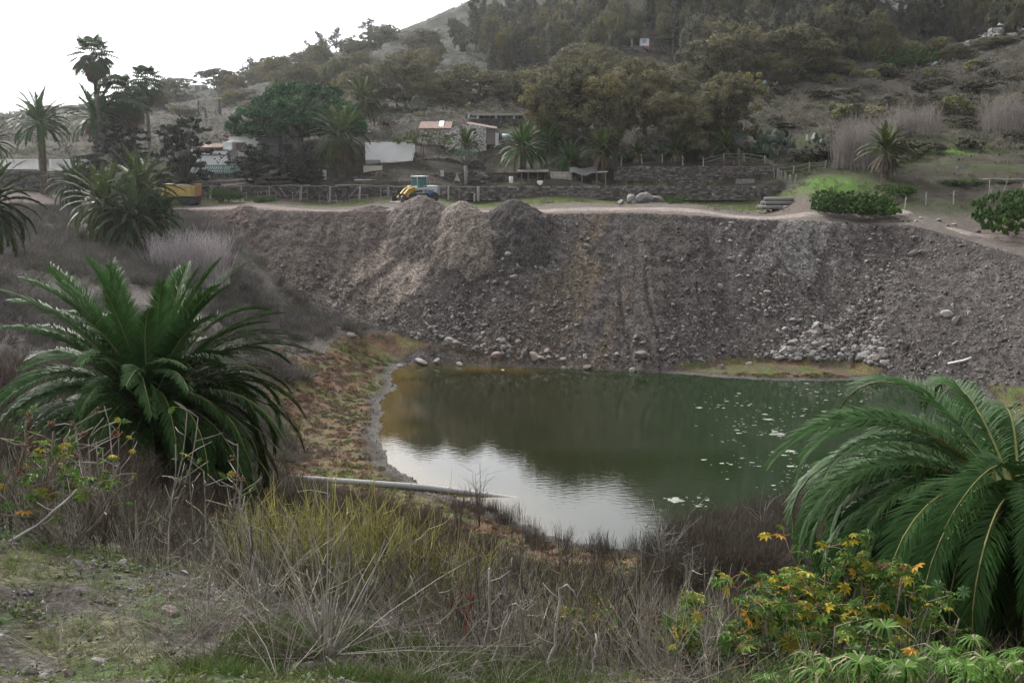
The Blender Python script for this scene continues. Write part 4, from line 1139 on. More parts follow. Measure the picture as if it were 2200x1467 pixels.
for i, (a, b, Y, w, lab) in enumerate([(1795, 408, 126, 90, 'left half of the big bright green bush by the road'), (1862, 402, 125.6, 130, 'large bright green bush by the road, the bigger right half'), (1925, 395, 134, 60, 'paler bush behind the large roadside bush'), (2178, 404, 117, 125, 'bright green bush at the right edge by the lower track'), (2078, 384, 139, 110, 'loose grey green bush behind the wire fence'), (487, 402, 139.5, 46, 'green bush in front of the rustic pergola'), (1448, 418, 140, 46, 'low bush right of the roadside boulders'), (560, 420, 138.6, 34, 'small dry bush before the pergola posts'), (1930, 122, 262, 50, 'yellow green bush beside the bright thicket'), (1630, 90, 270, 46, 'green bush between the two big upper gums'), (1370, 75, 305, 34, 'light green bush to the left of the hillside hut')]):
    sight_tree('green_bush', 'bush', i, a, b, Y, w, lab, 'bush')

# hazy trees and bushes on the far left slope
hz_rng = np.random.default_rng(83); k_ = 0
while k_ < 46:
    Y = hz_rng.uniform(225, 400); a = hz_rng.uniform(-.25, -.05); x = a * Y; z = hz(x, Y); h = hz_rng.uniform(3, 8.5)
    if a > -.1 and Y > 340: continue
    put_tree('slope_tree', 'euc', k_, x, Y, z + h, h * hz_rng.uniform(.9, 1.5), 'hazy grey green tree on the far left slope', 'tree', 'hazy trees on the far left slope'); k_ += 1
# forest high on the hill
forest_rng = np.random.default_rng(77)
cnt = 0
for _ in range(4000):
    if cnt >= 280: break
    Y = forest_rng.uniform(245, 420); a = forest_rng.uniform(-.16, .52); x = a * Y
    if forest_rng.random() > sstep(-.17, -.02, a) * .8 + .2: continue
    if .095 < a < .15 and Y < 302: continue
    if a > .28 and fbm(np.array(x * .06), np.array(Y * .06), 4, 103) > .49: continue
    z = hz(x, Y)
    py = 733.5 - FPX * tan(math.atan2(z - 22, Y) + PITCH)
    if py < -60 or py > 178: continue
    if a < -.05 or (a < .03 and py < 60): continue
    if a > .33 and py > 105: continue
    if a < -.02 and py > 130: continue
    h = forest_rng.uniform(9, 15) * (1 if a > -.04 else .6)
    put_tree('hillside_pine', 'forest' if forest_rng.random() < .7 else 'euc', cnt, x, Y, z + h, h * forest_rng.uniform(.4, .62), 'grey green tree crowded into the wood on the upper hillside', 'tree', 'trees of the hillside wood')
    cnt += 1
# brown row of low trees at the foot of the cliff
for i in range(16):
    px = 1700 + i * 31 + forest_rng.normal(0, 8)
    sight_tree('cliff_foot_tree', 'euc', i, px, 92 + forest_rng.normal(0, 9) - 8 * (i % 3), 285 + forest_rng.uniform(-8, 12), forest_rng.uniform(50, 80), 'rust brown low tree in the row at the foot of the cliff', 'tree', 'low trees at the foot of the cliff')
# ------------------------------------------------------------------ walls, houses, sheds, machines on the terrace
WHITE, GREYC, WOODC, YEL = (.82, .82, .83), (.24, .235, .23), (.17, .15, .13), (.4, .31, .1)
def masonry(name, stone, mortar, sc=2.2, edge=.10):
    """rubble masonry: dark stones set in pale mortar"""
    m = bpy.data.materials.new(name); m.use_nodes = True
    nt = m.node_tree; L = nt.links.new; bs = nt.nodes['Principled BSDF']; bs.inputs['Roughness'].default_value = .9
    tc = nn(nt, 'ShaderNodeTexCoord')
    mp = nn(nt, 'ShaderNodeMapping'); mp.inputs['Scale'].default_value = (1, 1, 1.35); L(tc.outputs['Object'], mp.inputs['Vector'])
    v1 = nn(nt, 'ShaderNodeTexVoronoi', Scale=sc); v1.feature = 'DISTANCE_TO_EDGE'; L(mp.outputs[0], v1.inputs['Vector'])
    v2 = nn(nt, 'ShaderNodeTexVoronoi', Scale=sc); L(mp.outputs[0], v2.inputs['Vector'])
    nz = nn(nt, 'ShaderNodeTexNoise', Scale=.6, Detail=3.0); L(tc.outputs['Object'], nz.inputs['Vector'])
    ad = nn(nt, 'ShaderNodeMath', operation='MULTIPLY_ADD'); L(nz.outputs['Fac'], ad.inputs[0]); ad.inputs[1].default_value = -.16; L(v1.outputs['Distance'], ad.inputs[2])
    gt = nn(nt, 'ShaderNodeMath', operation='GREATER_THAN'); L(ad.outputs[0], gt.inputs[0]); gt.inputs[1].default_value = edge - .08
    hs = nn(nt, 'ShaderNodeHueSaturation'); hs.inputs['Color'].default_value = (*stone, 1)
    bw = nn(nt, 'ShaderNodeRGBToBW'); L(v2.outputs['Color'], bw.inputs[0])
    mr = nn(nt, 'ShaderNodeMapRange'); mr.inputs['To Min'].default_value = .4; mr.inputs['To Max'].default_value = 1.9; L(bw.outputs[0], mr.inputs['Value']); L(mr.outputs[0], hs.inputs['Value'])
    mx = nn(nt, 'ShaderNodeMixRGB'); mx.inputs[1].default_value = (*mortar, 1); L(hs.outputs[0], mx.inputs[2]); L(gt.outputs[0], mx.inputs[0])
    L(mx.outputs[0], bs.inputs['Base Color'])
    return m
MAT['masonry'] = masonry('white_mortar_masonry', (.14, .13, .122), (.46, .45, .44), 2.6, .11)
MAT['masonry_grey'] = masonry('dark_masonry', (.085, .08, .076), (.19, .185, .18), 2.6, .07)
def tile_mat():
    m = bpy.data.materials.new('roof_tiles'); m.use_nodes = True
    nt = m.node_tree; L = nt.links.new; bs = nt.nodes['Principled BSDF']; bs.inputs['Roughness'].default_value = .9
    tc = nn(nt, 'ShaderNodeTexCoord'); nz = nn(nt, 'ShaderNodeTexNoise', Scale=3.0, Detail=5.0); L(tc.outputs['Object'], nz.inputs['Vector'])
    cr = nn(nt, 'ShaderNodeValToRGB'); L(nz.outputs['Fac'], cr.inputs['Fac'])
    cr.color_ramp.elements[0].position = .35; cr.color_ramp.elements[0].color = (.1, .06, .045, 1)
    cr.color_ramp.elements[1].position = .68; cr.color_ramp.elements[1].color = (.2, .12, .092, 1)
    L(cr.outputs[0], bs.inputs['Base Color'])
    return m
MAT['tiles'] = tile_mat()

def drystone(px0, px1, Y0, Y1, z0, z1, label, tone=1.0, size=(.42, .2), name='dry_stone_wall', thick=.55, group=None, ragged=.18):
    """courses of separate irregular stones over a dark core"""
    x0 = P(px0, 400, Y0)[0]; x1 = P(px1, 400, Y1)[0]
    Lw = sqrt((x1 - x0) ** 2 + (Y1 - Y0) ** 2); a = atan2(Y1 - Y0, x1 - x0)
    mb = MB(); h = z1 - z0
    k = max(2, int(Lw / 2.5))
    for i in range(k):
        hh = h - .12 - ragged * RNG.random()
        box(mb, (Lw * (i + .5) / k, .05 + .012 * (i % 2), hh / 2 - .3), (Lw / k + .02, thick * .8, hh + .6), None, np.array((.035, .033, .032)) * tone)
    P_, S_, C_ = [], [], []
    z = 0.0
    while z < h - .05:
        ch = size[1] * RNG.uniform(.75, 1.3); x = 0.0
        while x < Lw:
            w = size[0] * RNG.uniform(.5, 1.5)
            top = h - ragged * 1.5 * float(vnoise(x * .6, 0.0, 5))
            if z < top:
                P_.append((x + w / 2, -thick * .42 + RNG.normal(0, .03), z + ch / 2)); S_.append((w * .95, thick * .35, ch * .92))
                C_.append(GREYS[RNG.choice(6, p=[.3, .1, .25, .03, .22, .1])] * tone * RNG.uniform(.42, .95))
            x += w
        z += ch
    x = 0.0
    while x < Lw:
        w = size[0] * RNG.uniform(.6, 1.5)
        P_.append((x + w / 2, RNG.normal(.05, .05), h - ragged * 1.5 * float(vnoise(x * .6, 0.0, 5)))); S_.append((w, thick * .9, size[1] * RNG.uniform(.5, 1.1))); C_.append(GREYS[0] * tone * RNG.uniform(.6, 1.2)); x += w * .97
    pr = []
    for s in range(6):
        r = np.random.default_rng(s); v = BOXV * (1 + r.normal(0, .12, (8, 3))); pr.append((v, BOXQ, None, None))
    scatter(mb, pr, P_, np.array(S_), np.zeros(len(P_)), .03, np.array(C_))
    o = mb.build(name, MAT['stone'], None)
    o.location = (x0, Y0, z0); o.rotation_euler = (0, 0, a)
    return tag(o, label, 'stone wall', group)
drystone(940, 1672, 146.6, 146.6, 13.35, 15.1, 'long dry stone wall along the grass strip, right of the yellow loader', 1.0)
drystone(398, 936, 146.8, 146.8, 13.35, 15.1, 'dark dry stone wall behind the rustic pergola', .6)
drystone(1318, 1662, 153.7, 153.7, 14.9, 17.45, 'upper dry stone wall below the row of small palms', .95)
drystone(-60, 192, 142.6, 142.6, 13.4, 17.25, 'tall rubble retaining wall under the white lattice fence', .8, (.5, .28))
drystone(955, 1112, 151.2, 151.2, 14.9, 16.9, 'tumbled dark stone wall behind the dragon tree', .75, (.5, .26), ragged=.5)
drystone(760, 950, 151.5, 151.5, 14.9, 16.7, 'tumbled dark stone wall behind the loader cab', .7, (.5, .26), ragged=.6)
drystone(1012, 1165, 176.4, 177.5, 22.0, 24.1, 'dark retaining wall carrying the long concrete shed', .6, (.5, .28))
drystone(1110, 1240, 163, 163, 17.2, 18.9, 'broken terrace wall of pale rubble above the shed palms', 1.0, (.6, .3), ragged=.8)
drystone(880, 1040, 159, 158.5, 16.8, 18.6, 'low terrace wall in front of the stone house', .8, (.45, .22), ragged=.4)
drystone(1330, 1378, 297, 297, hz(P(1350, 110, 297)[0], 297) - .3, hz(P(1350, 110, 297)[0], 297) + 2.4, 'small retaining wall beside the hillside hut', .9, (.8, .4))
drystone(1690, 1800, 163, 161, 19.0, 20.4, 'collapsed pale rubble wall below the white board', 1.1, (.7, .35), ragged=1.2)
drystone(1600, 1690, 164, 163.5, 18.6, 20.6, 'collapsed rubble wall under the prickly pear thicket', .95, (.7, .35), ragged=1.2)

def wallbox(name, x0, x1, y0, y1, z0, z1, m, parent, col=(1, 1, 1)):
    mb = MB(); box(mb, ((x0 + x1) / 2, (y0 + y1) / 2, (z0 + z1) / 2), (x1 - x0, y1 - y0, z1 - z0), None, col)
    return mb.build(name, m, parent)
def house(name, px, py_base, Y, label, cat='house'):
    p = P(px, py_base, Y)
    return empty(name, (p[0], Y, p[2]), label, cat), Y / FPX / .995
def hip_roof(x0, x1, y0, y1, z, h, over=.3):
    """pyramid roof of rolled tiles: each slope corrugated"""
    mb = MB(); x0 -= over; x1 += over; y0 -= over; y1 += over
    ap = np.array([(x0 + x1) / 2, (y0 + y1) / 2, z + h])
    for (a, b) in (((x0, y0), (x1, y0)), ((x1, y0), (x1, y1)), ((x1, y1), (x0, y1)), ((x0, y1), (x0, y0))):
        a = np.array([*a, z]); b = np.array([*b, z]); nrm = norm(np.cross(b - a, ap - a)); k = int(np.linalg.norm(b - a) / .16)
        u = np.linspace(0, 1, k + 1); w = (np.arange(k + 1) % 2) * .07
        lo = a + (b - a) * u[:, None] + nrm * w[:, None]
        tt = 1 - np.abs(u - .5) * 2
        hi = a + (b - a) * u[:, None] + (ap - (a + b) / 2) * tt[:, None] + nrm * (w * .6)[:, None]
        V = np.concatenate([lo, hi]); n = k + 1
        mb.add(V, [[i, i + 1, n + i + 1, n + i] for i in range(k)])
        mb.add([a, b, b - [0, 0, .12], a - [0, 0, .12]], [[0, 3, 2, 1]])
    for c in ((x0, y0), (x1, y0), (x0, y1), (x1, y1)):
        tube(mb, [np.array([*c, z + .05]), ap + [0, 0, .06]], .1, 5)
    return mb
def dark(name, c, size, parent, col=(.02, .02, .022)):
    mb = MB(); box(mb, c, size, None, col); return mb.build(name, MAT['paint'], parent)

# white farmhouse with pyramid roof
r, s = house('farmhouse', 523, 330, 161, 'white farmhouse with a pyramid roof of red tiles')
wallbox('wall', -34 * s, 32 * s, 0, 5.2, -2, 37 * s, MAT['plaster'], r, WHITE)
hip_roof(-34 * s, 34 * s, 0, 5.4, 37 * s, 20 * s, .35).build('roof', MAT['tiles'], r)
mb = MB(); box(mb, (36 * s, 4.6, 55 * s), (.5, .5, 1.6), None, WHITE); box(mb, (36 * s, 4.6, 55 * s + .9), (.8, .8, .25), None, (.3, .14, .1)); mb.build('chimney', MAT['plaster'], r)
for z in (.35, .75, 1.9, 2.3):
    for q, w in ((32 * s - .1, .5), (-34 * s + .1, .4)):
        mb = MB(); box(mb, (q, -.015, z), (w, .06, .26), None, (.06, .055, .05)); mb.build('corner_stone', MAT['stone'], r)
# rust brown tank on the farmhouse terrace
r2, s = house('water_tank', 519, 330, 159, 'rust brown square tank on a stand before the farmhouse', 'tank')
mb = MB(); box(mb, (0, 0, 15 * s), (1.15, 1.0, 1.05), None, (.16, .1, .08)); mb.build('tank', MAT['paint'], r2)
for q in (-1, 1):
    mb = MB(); tube(mb, [(q * .5, -.3, -1.5), (q * .5, -.3, 15 * s - .5)], .06, 5, (.12, .09, .075)); mb.build('leg', MAT['wood'], r2)
# grey annex
r, s = house('annex', 577, 335, 162.5, 'grey unpainted annex to the right of the white farmhouse')
wallbox('wall', -21 * s, 22 * s, 0, 4, -2, 38 * s, MAT['plaster'], r, (.22, .215, .21))
dark('window', (-3 * s, -.04, 18 * s), (.7, .1, .8), r)
mb = MB(); box(mb, (0, 2, 39 * s), (44 * s, 4.4, .16), None, (.2, .12, .09)); mb.build('roof', MAT['tiles'], r)
# white wing with black stones
r, s = house('farm_wing', 470, 357, 157, 'white farm wing with black stones showing through the plaster')
wallbox('wall', -62 * s, 26 * s, 0, 3.5, -1.5, 34 * s, MAT['plaster'], r, WHITE)
wallbox('parapet', 8 * s, 28 * s, .6, 3, 34 * s, 50 * s, MAT['plaster'], r, WHITE)
mb = MB()
for _ in range(22):
    mb = MB(); box(mb, (RNG.uniform(-40, 24) * s, -.012, RNG.uniform(4, 31) * s), (RNG.uniform(.12, .3), .05, RNG.uniform(.08, .2)), None, (.05, .046, .044)); mb.build('inlaid_stone', MAT['stone'], r)
for i in range(8):
    mb = MB(); box(mb, (22 * s + .1 * (i % 2), -.02, (2 + i * 3.9) * s), (.45, .06, .22), None, (.06, .055, .052)); mb.build('corner_stone', MAT['stone'], r)
for z in (23, 33): 
    mb = MB(); box(mb, (-12 * s, -.04, z * s), (70 * s, .12, .14), None, (.09, .08, .075)); mb.build('beam', MAT['wood'], r)
mb = MB(); box(mb, (-20 * s, 1.6, 38.5 * s), (50 * s, 3.4, .5), rotx(.12), (.55, .3, .19)); box(mb, (-4 * s, .8, 42 * s), (26 * s, 1.6, .12), rotx(.3), (.7, .66, .6)); mb.build('roof', MAT['tiles'], r)
# green pergola
r, s = house('pergola', 466, 391, 154, 'green slatted pergola in front of the white farm wing', 'pergola')
mb = MB()
for i in range(22): box(mb, ((-50 + i * 4.75) * s, .9, 26 * s), (.16, 2.6, .07), rotx(.42), (.02, .075, .066))
for q in (-.3, .9, 2.1): box(mb, (0, q, (26 - 1) * s + (q - .9) * .44), (104 * s, .1, .1), None, (.03, .1, .09))
mb.build('slatted_roof', MAT['paint'], r)
for q in (-48, -16, 16, 48):
    mb = MB(); box(mb, (q * s, -.2, 8 * s), (.12, .12, 28 * s), None, (.5, .5, .48)); mb.build('post', MAT['paint'], r)
wallbox('back_wall', -50 * s, -6 * s, .4, .7, -1, 17 * s, MAT['masonry_grey'], r)
mb = MB(); box(mb, (25 * s, .5, 6 * s), (18 * s, .1, 12 * s), None, (.3, .1, .05)); box(mb, (25 * s, .44, 9 * s), (8 * s, .06, 5 * s), None, (.6, .6, .6)); mb.build('door', MAT['wood'], r)
# low block wall
r, s = house('block_wall', 520, 402, 149.5, 'low grey block wall in front of the farm yard', 'wall')
for i in range(4): wallbox('wall_panel', (-104 + i * 52) * s, (-104 + i * 52 + 51.6) * s, 0, .25, -1, (11 + (i % 2) * 2) * s, MAT['masonry_grey'], r)
# white wall behind the fig
r, s = house('ruined_house', 622, 332, 165, 'ruined house wall with black stones under the fig tree')
wallbox('wall', -28 * s, 22 * s, 0, 3, -1.5, 40 * s, MAT['masonry'], r)
dark('door_opening', (-18 * s, -.03, 32 * s), (6.5 * s, .1, 13 * s), r)
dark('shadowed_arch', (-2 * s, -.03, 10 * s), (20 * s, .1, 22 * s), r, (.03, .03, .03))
# white low building
r, s = house('white_shed', 836, 351, 158, 'low whitewashed flat building left of the half bare tree')
mb = MB()
X = [-50 * s, 50 * s]; Z0, Z1 = -1.5, [43 * s, 45 * s]
mb.add([(X[0], 0, Z0), (X[1], 0, Z0), (X[1], 0, Z1[1]), (X[0], 0, Z1[0]), (X[0], 4, Z0), (X[1], 4, Z0), (X[1], 4, Z1[1]), (X[0], 4, Z1[0])], BOXQ[:, :][:0].tolist() + [[0, 1, 2, 3], [1, 5, 6, 2], [5, 4, 7, 6], [4, 0, 3, 7], [3, 2, 6, 7]], None, WHITE)
mb.build('wall', MAT['plaster'], r)
mb = MB()
for i in range(26): box(mb, (RNG.uniform(-50, 50) * s, RNG.uniform(0, 1), 45 * s), (RNG.uniform(.3, .9), .4, RNG.uniform(.1, .3)), None, (.2, .18, .16), jit=.02)
mb.build('roof_rubble', MAT['stone'], r)
wallbox('grey_dado', -50 * s, -18 * s, -.06, 0, -1.5, 7 * s, MAT['plaster'], r, (.33, .32, .32))
wallbox('grey_dado', -16 * s, 50 * s, -.35, -.02, -1.5, 1.5 * s, MAT['stone'], r, (.1, .095, .09))
r, s = house('yard_wall', 803, 373, 154.5, 'short cream yard wall below the whitewashed building', 'wall')
wallbox('wall', -22 * s, 18 * s, 0, .3, -1, 15 * s, MAT['plaster'], r, (.5, .46, .4))
wallbox('coping', -22.5 * s, 18.5 * s, -.06, .36, 15 * s, 16.3 * s, MAT['plaster'], r, (.42, .4, .37))
# stone house
r, s = house('stone_house', 1000, 330, 166, 'old stone house with white mortar, gable wall and red tile roof')
mb = MB(); d = 7.0
xs = [-42 * s, 44 * s]; top = [50 * s, 57 * s, 56 * s]
V = [(xs[0], 0, -2), (xs[1], 0, -2), (xs[1], 0, top[2]), (0, 0, 62 * s), (xs[0], 0, top[0]), (xs[0], d, -2), (xs[1], d, -2), (xs[1], d, top[2]), (0, d, 62 * s), (xs[0], d, top[0])]
mb.add(V, [[0, 1, 2, 3], [1, 6, 7, 2], [6, 5, 8, 7], [5, 0, 4, 9]], [[0, 3, 4], [5, 9, 8]])
mb.build('gable_wall', MAT['masonry'], r)
wallbox('side_wing', 44.5 * s, 62 * s, 2.2, d, -2, 50 * s, MAT['plaster'], r, (.36, .33, .3))
wallbox('buttress', 62.5 * s, 69 * s, 1.4, d, -2, 42 * s, MAT['plaster'], r, (.6, .6, .6))
for (cx, cz, w, h_) in ((-38, 33, 1.0, .75), (16, 47, .95, .62)): dark('window', (cx * s, -.03, cz * s), (w, .1, h_), r)
dark('door', (-72 * s, -.35, 6 * s), (1.5, .1, 1.3), r, (.3, .29, .28))
wallbox('left_wing', -96 * s, -42.3 * s, .3, d, -2, 52 * s, MAT['masonry'], r)
def slope_roof(a, b, c, d_, th=.14):
    mb = MB(); a, b, c, d_ = [np.array(q, float) for q in (a, b, c, d_)]; k = int(np.linalg.norm(b - a) / .17); u = np.linspace(0, 1, k + 1)[:, None]
    n = norm(np.cross(b - a, d_ - a)); w = (np.arange(k + 1) % 2)[:, None] * .07
    lo, hi = a + (b - a) * u + n * w, d_ + (c - d_) * u + n * w
    mb.add(np.concatenate([lo, hi]), [[i, i + 1, k + 2 + i, k + 1 + i] for i in range(k)])
    mb.add([a, b, b - [0, 0, th], a - [0, 0, th]], [[0, 3, 2, 1]]); mb.add([b, c, c - [0, 0, th], b - [0, 0, th]], [[0, 3, 2, 1]])
    return mb
slope_roof((-98 * s, -.2, 52 * s), (-30 * s, -.2, 52 * s), (-30 * s, 4.5, 66 * s), (-98 * s, 4.5, 66 * s)).build('roof', MAT['tiles'], r)
mb = MB(); box(mb, (-52 * s, 2, 60 * s), (10 * s, 3.4, .1), rotx(.31), (.6, .59, .56)); mb.build('roof_patch', MAT['plaster'], r)
slope_roof((2 * s, -.15, 61.5 * s), (66 * s, 1.5, 51 * s), (66 * s, 6, 55 * s), (2 * s, 6, 66 * s)).build('roof', MAT['tiles'], r)
# long concrete shed
r, s = house('concrete_shed', 1080, 264, 178, 'long open concrete shed with white pillars above the stone house', 'shed')
mb = MB(); box(mb, (4 * s, 1.6, 17 * s), (132 * s, 4.4, 4.5 * s), None, (.26, .255, .25)); mb.build('roof_slab', MAT['plaster'], r)
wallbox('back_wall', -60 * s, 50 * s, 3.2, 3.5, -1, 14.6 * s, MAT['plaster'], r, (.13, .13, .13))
wallbox('floor_slab', -62 * s, 62 * s, -.8, 3.6, -1.2, 0, MAT['plaster'], r, (.3, .3, .29))
for q in (-52, -14, 24): wallbox('pillar', (q - 2) * s, (q + 2) * s, -.3, .1, .005, 14.7 * s, MAT['plaster'], r, (.66, .66, .68))
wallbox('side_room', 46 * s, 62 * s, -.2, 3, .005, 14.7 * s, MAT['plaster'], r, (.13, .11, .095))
wallbox('end_wall', 64 * s, 84 * s, .2, 3, -1.2, 19 * s, MAT['plaster'], r, (.45, .43, .4))
for i in range(13):
    mb = MB(); tube(mb, [((-84 + i * 11.5) * s, -.9, -.4), ((-84 + i * 11.5) * s + RNG.normal(0, .05), -.9, RNG.uniform(17, 21) * s)], .035, 4, (.3, .29, .28)); mb.build('rod', MAT['paint'], r)
r, s = house('white_hut', 1019, 258, 180, 'small white block hut at the left end of the long concrete shed', 'hut')
wallbox('wall', -13 * s, 10 * s, 0, 2.5, -1, 13 * s, MAT['plaster'], r, (.6, .6, .62)); dark('window', (-2 * s, -.04, 8 * s), (1.0, .1, .5), r); wallbox('roof', -14 * s, 11 * s, -.15, 2.7, 13 * s, 14 * s, MAT['plaster'], r, (.25, .2, .17))
# far houses
r, s = house('block_house', 416, 200, 300, 'pale flat roofed block house on the hazy hill, far off', 'house')
wallbox('wall', -8 * s, 18 * s, 0, 6, -3, 17 * s, MAT['plaster'], r, (.56, .53, .46)); wallbox('wall', -17 * s, -8.05 * s, -1, 5, -3, 14 * s, MAT['plaster'], r, (.6, .58, .52)); dark('window', (8 * s, -.05, 9 * s), (1.2, .1, 1.3), r, (.12, .12, .12))
r, s = house('hill_house', 112, 250, 236, 'pale house end on the hazy skyline behind the left feather palm', 'house')
wallbox('wall', -20 * s, 24 * s, 0, 6, -3, 17 * s, MAT['plaster'], r, (.55, .52, .47)); wallbox('roof', -21 * s, 25 * s, -.3, 6.3, 17 * s, 18.5 * s, MAT['plaster'], r, (.4, .3, .25)); dark('window', (4 * s, -.05, 9 * s), (1.0, .1, 1.2), r, (.12, .12, .12))
r, s = house('hillside_hut', 1387, 100, 298, 'little white hut with a red base high on the hillside', 'hut')
wallbox('wall', -10 * s, 7 * s, 0, 3, 1 * s, 16 * s, MAT['plaster'], r, (.66, .65, .66)); wallbox('red_base', -10.2 * s, 7.2 * s, -.1, 3.1, -6 * s, 1 * s, MAT['plaster'], r, (.4, .12, .12)); dark('window', (-3 * s, -.05, 10 * s), (1.0, .1, .9), r, (.2, .34, .5))
mb = MB(); box(mb, (24 * s, 1.5, 17.3 * s), (74 * s, 3.6, .25), None, (.1, .085, .075)); mb.build('flat_roof', MAT['wood'], r)
for q in (20, 40, 58):
    mb = MB(); tube(mb, [(q * s, 0, -5 * s), (q * s, 0, 17 * s)], .12, 5, (.12, .1, .09)); mb.build('post', MAT['wood'], r)

# white lattice fence on the left wall
def lattice(px0, px1, Y, z0, h, label):
    x0, x1 = P(px0, 350, Y)[0], P(px1, 350, Y)[0]
    r = empty('lattice_fence', (x0, Y, z0), label, 'fence')
    W = x1 - x0; mb = MB(); k = int(W / .32)
    for i in range(-int(h / .32), k + 1):
        for sg in (0, 1):
            a = np.array([i * .32 + (0 if sg == 0 else h), 0.0 + .03 * sg, .1]); b = np.array([i * .32 + (h if sg == 0 else 0), .03 * sg, h])
            t0 = max(0, -min(a[0], b[0]) / h) if min(a[0], b[0]) < 0 else 0
            if sg == 0:
                lo, hi = max(0, (0 - a[0]) / h), min(1, (W - a[0]) / h); p, q = a + (b - a) * lo, a + (b - a) * hi
            else:
                lo, hi = max(0, (a[0] - W) / h), min(1, a[0] / h); p, q = a + (b - a) * lo, a + (b - a) * hi
            if hi > lo + .02: tube(mb, [p, q], .045, 4, WHITE)
    mb.build('lattice_panel', MAT['plaster'], r)
    mb = MB(); box(mb, (W / 2, 0, h + .05), (W, .16, .12), None, WHITE); box(mb, (W / 2, 0, .03), (W, .16, .14), None, WHITE); mb.build('rail', MAT['plaster'], r)
    for q in np.linspace(0, W, max(2, int(W / 3) + 1)):
        mb = MB(); box(mb, (q, -.02, h / 2 + .05), (.2, .24, h + .2), None, WHITE); mb.build('post', MAT['plaster'], r)
lattice(-60, 80, 143.4, 17.45, 1.1, 'white lattice fence behind the palm trunk, left of the gap')
lattice(108, 190, 143.4, 17.35, 1.2, 'white lattice fence right of the gap, ending in the dark cypress')

# rustic pergola of poles and its hurdles
STICK = (.23, .21, .19)
def pole(name, parent, a, b, r_, col=STICK, wob=.05, taper=.85):
    a, b = np.array(a, float), np.array(b, float); t = np.linspace(0, 1, 6)[:, None]
    pts = a + (b - a) * t; pts[1:-1] += RNG.normal(0, wob, (4, 3))
    mb = MB(); tube(mb, pts, np.linspace(r_, r_ * taper, 6), 6, np.array(col) * RNG.uniform(.75, 1.2)); return mb.build(name, MAT['wood'], parent, True)
Yp = 145.2; x0 = P(700, 401, Yp)[0]; zt = P(700, 401, Yp)[2]
rp = empty('rustic_pergola', (x0, Yp, 13.5), 'long rustic pole pergola standing before the dark wall, left of the loader', 'pergola')
def lx(px): return P(px, 415, Yp)[0] - x0
for q, tilt in ((452, .1), (518, .02), (578, .18), (647, .12), (709, .04), (773, .12), (834, .05)):
    pole('post', rp, (lx(q) - tilt, 0, -.3), (lx(q) + tilt * .5, .05, zt - 13.5 + .05), .15, (.26, .25, .245), .015, .9)
k = [424, 480, 540, 600, 660, 720, 780, 840, 905]
for a, b in zip(k[:-1], k[1:]): pole('beam', rp, (lx(a), -.05, zt - 13.5 + .1 + RNG.normal(0, .05)), (lx(b + 6), -.05, zt - 13.5 + .1 + RNG.normal(0, .05)), .06)
for a, b in ((583, 606), (650, 632), (600, 618), (770, 752)): pole('brace', rp, (lx(a), -.1, zt - 13.6), (lx(b), -.3, .3), .05)
rp2 = empty('rustic_fence', (P(990, 401, Yp)[0], Yp, 13.5), 'pole fence with thick posts right of the loader', 'fence')
x0 = rp2.location.x
for q, w in ((963, .14), (1027, .2), (1019, .12)): pole('post', rp2, (lx(q), 0, -.3), (lx(q) + .05, 0, zt - 13.5 + (.05 if q != 1019 else -.9)), w, (.28, .27, .26), .02, .9)
pole('rail', rp2, (lx(930), 0, zt - 13.55), (lx(1044), 0, zt - 13.5), .06); pole('prop', rp2, (lx(985), -.1, .0), (lx(988), -.1, 1.3), .06)
for q0, q1, h, lab in ((420, 466, 1.0, 'stick hurdle right of the dump truck'), (500, 530, .95, 'stick hurdle beside the green bush'), (554, 592, 1.05, 'stick hurdle under the second leaning post'), (628, 660, 1.2, 'stick hurdle with a diagonal branch, left of the middle'), (687, 724, 1.2, 'stick hurdle in the middle of the pergola'), (751, 791, 1.1, 'sagging stick hurdle before the dark opening'), (818, 852, 1.1, 'stick hurdle next to the loader bucket')):
    Yh = 143.6; xh = P(q0, 430, Yh)[0]; W = P(q1, 430, Yh)[0] - xh
    r = empty('stick_hurdle', (xh, Yh, hz(xh, Yh)), lab, 'hurdle', 'stick hurdles under the pergola')
    for q in (0, W * .5, W): pole('stake', r, (q, 0, -.2), (q + RNG.normal(0, .08), 0, h * RNG.uniform(.9, 1.15)), .05)
    for z in (.35, .9): pole('crossbar', r, (-.1, -.05, h * z + RNG.normal(0, .06)), (W + .1, -.05, h * z + RNG.normal(0, .1)), .035)
# fence along the upper wall and the slope to the right
Yf = 155.2; xs_ = [P(q, 345, Yf)[0] for q in range(1335, 1660, 44)] + [P(q, 345, 152.5)[0] for q in range(1676, 1850, 33)]
ys_ = [Yf] * 8 + [153.5 - .2 * i for i in range(len(xs_) - 8)]
r = empty('post_and_rail_fence', (0, 0, 0), 'crooked post and rail fence along the top of the upper wall', 'fence')
pts = [(x, y, hz(x, y)) for x, y in zip(xs_, ys_)]
for x, y, z in pts: pole('post', r, (x, y, z - .2), (x + RNG.normal(0, .06), y, z + RNG.uniform(1.0, 1.4)), .09, (.27, .26, .25), .02)
for a, b in zip(pts[4:-1], pts[5:]):
    for h in (.55, 1.0): pole('rail', r, (a[0], a[1], a[2] + h + RNG.normal(0, .08)), (b[0], b[1], b[2] + h + RNG.normal(0, .08)), .035)
r = empty('picket_row', (0, 0, 0), 'row of grey stakes running down the end of the stone walls', 'fence')
for i in range(9):
    y = 153 - i * .85; x = 35.6 + .12 * i; z = hz(x, y); pole('stake', r, (x, y, z - .2), (x + RNG.normal(0, .08), y, z + 1.3), .07, (.26, .25, .24), .02)
r = empty('wire_fence', (0, 0, 0), 'thin post fence below the slope on the right, behind the large bush', 'fence')
pts = []
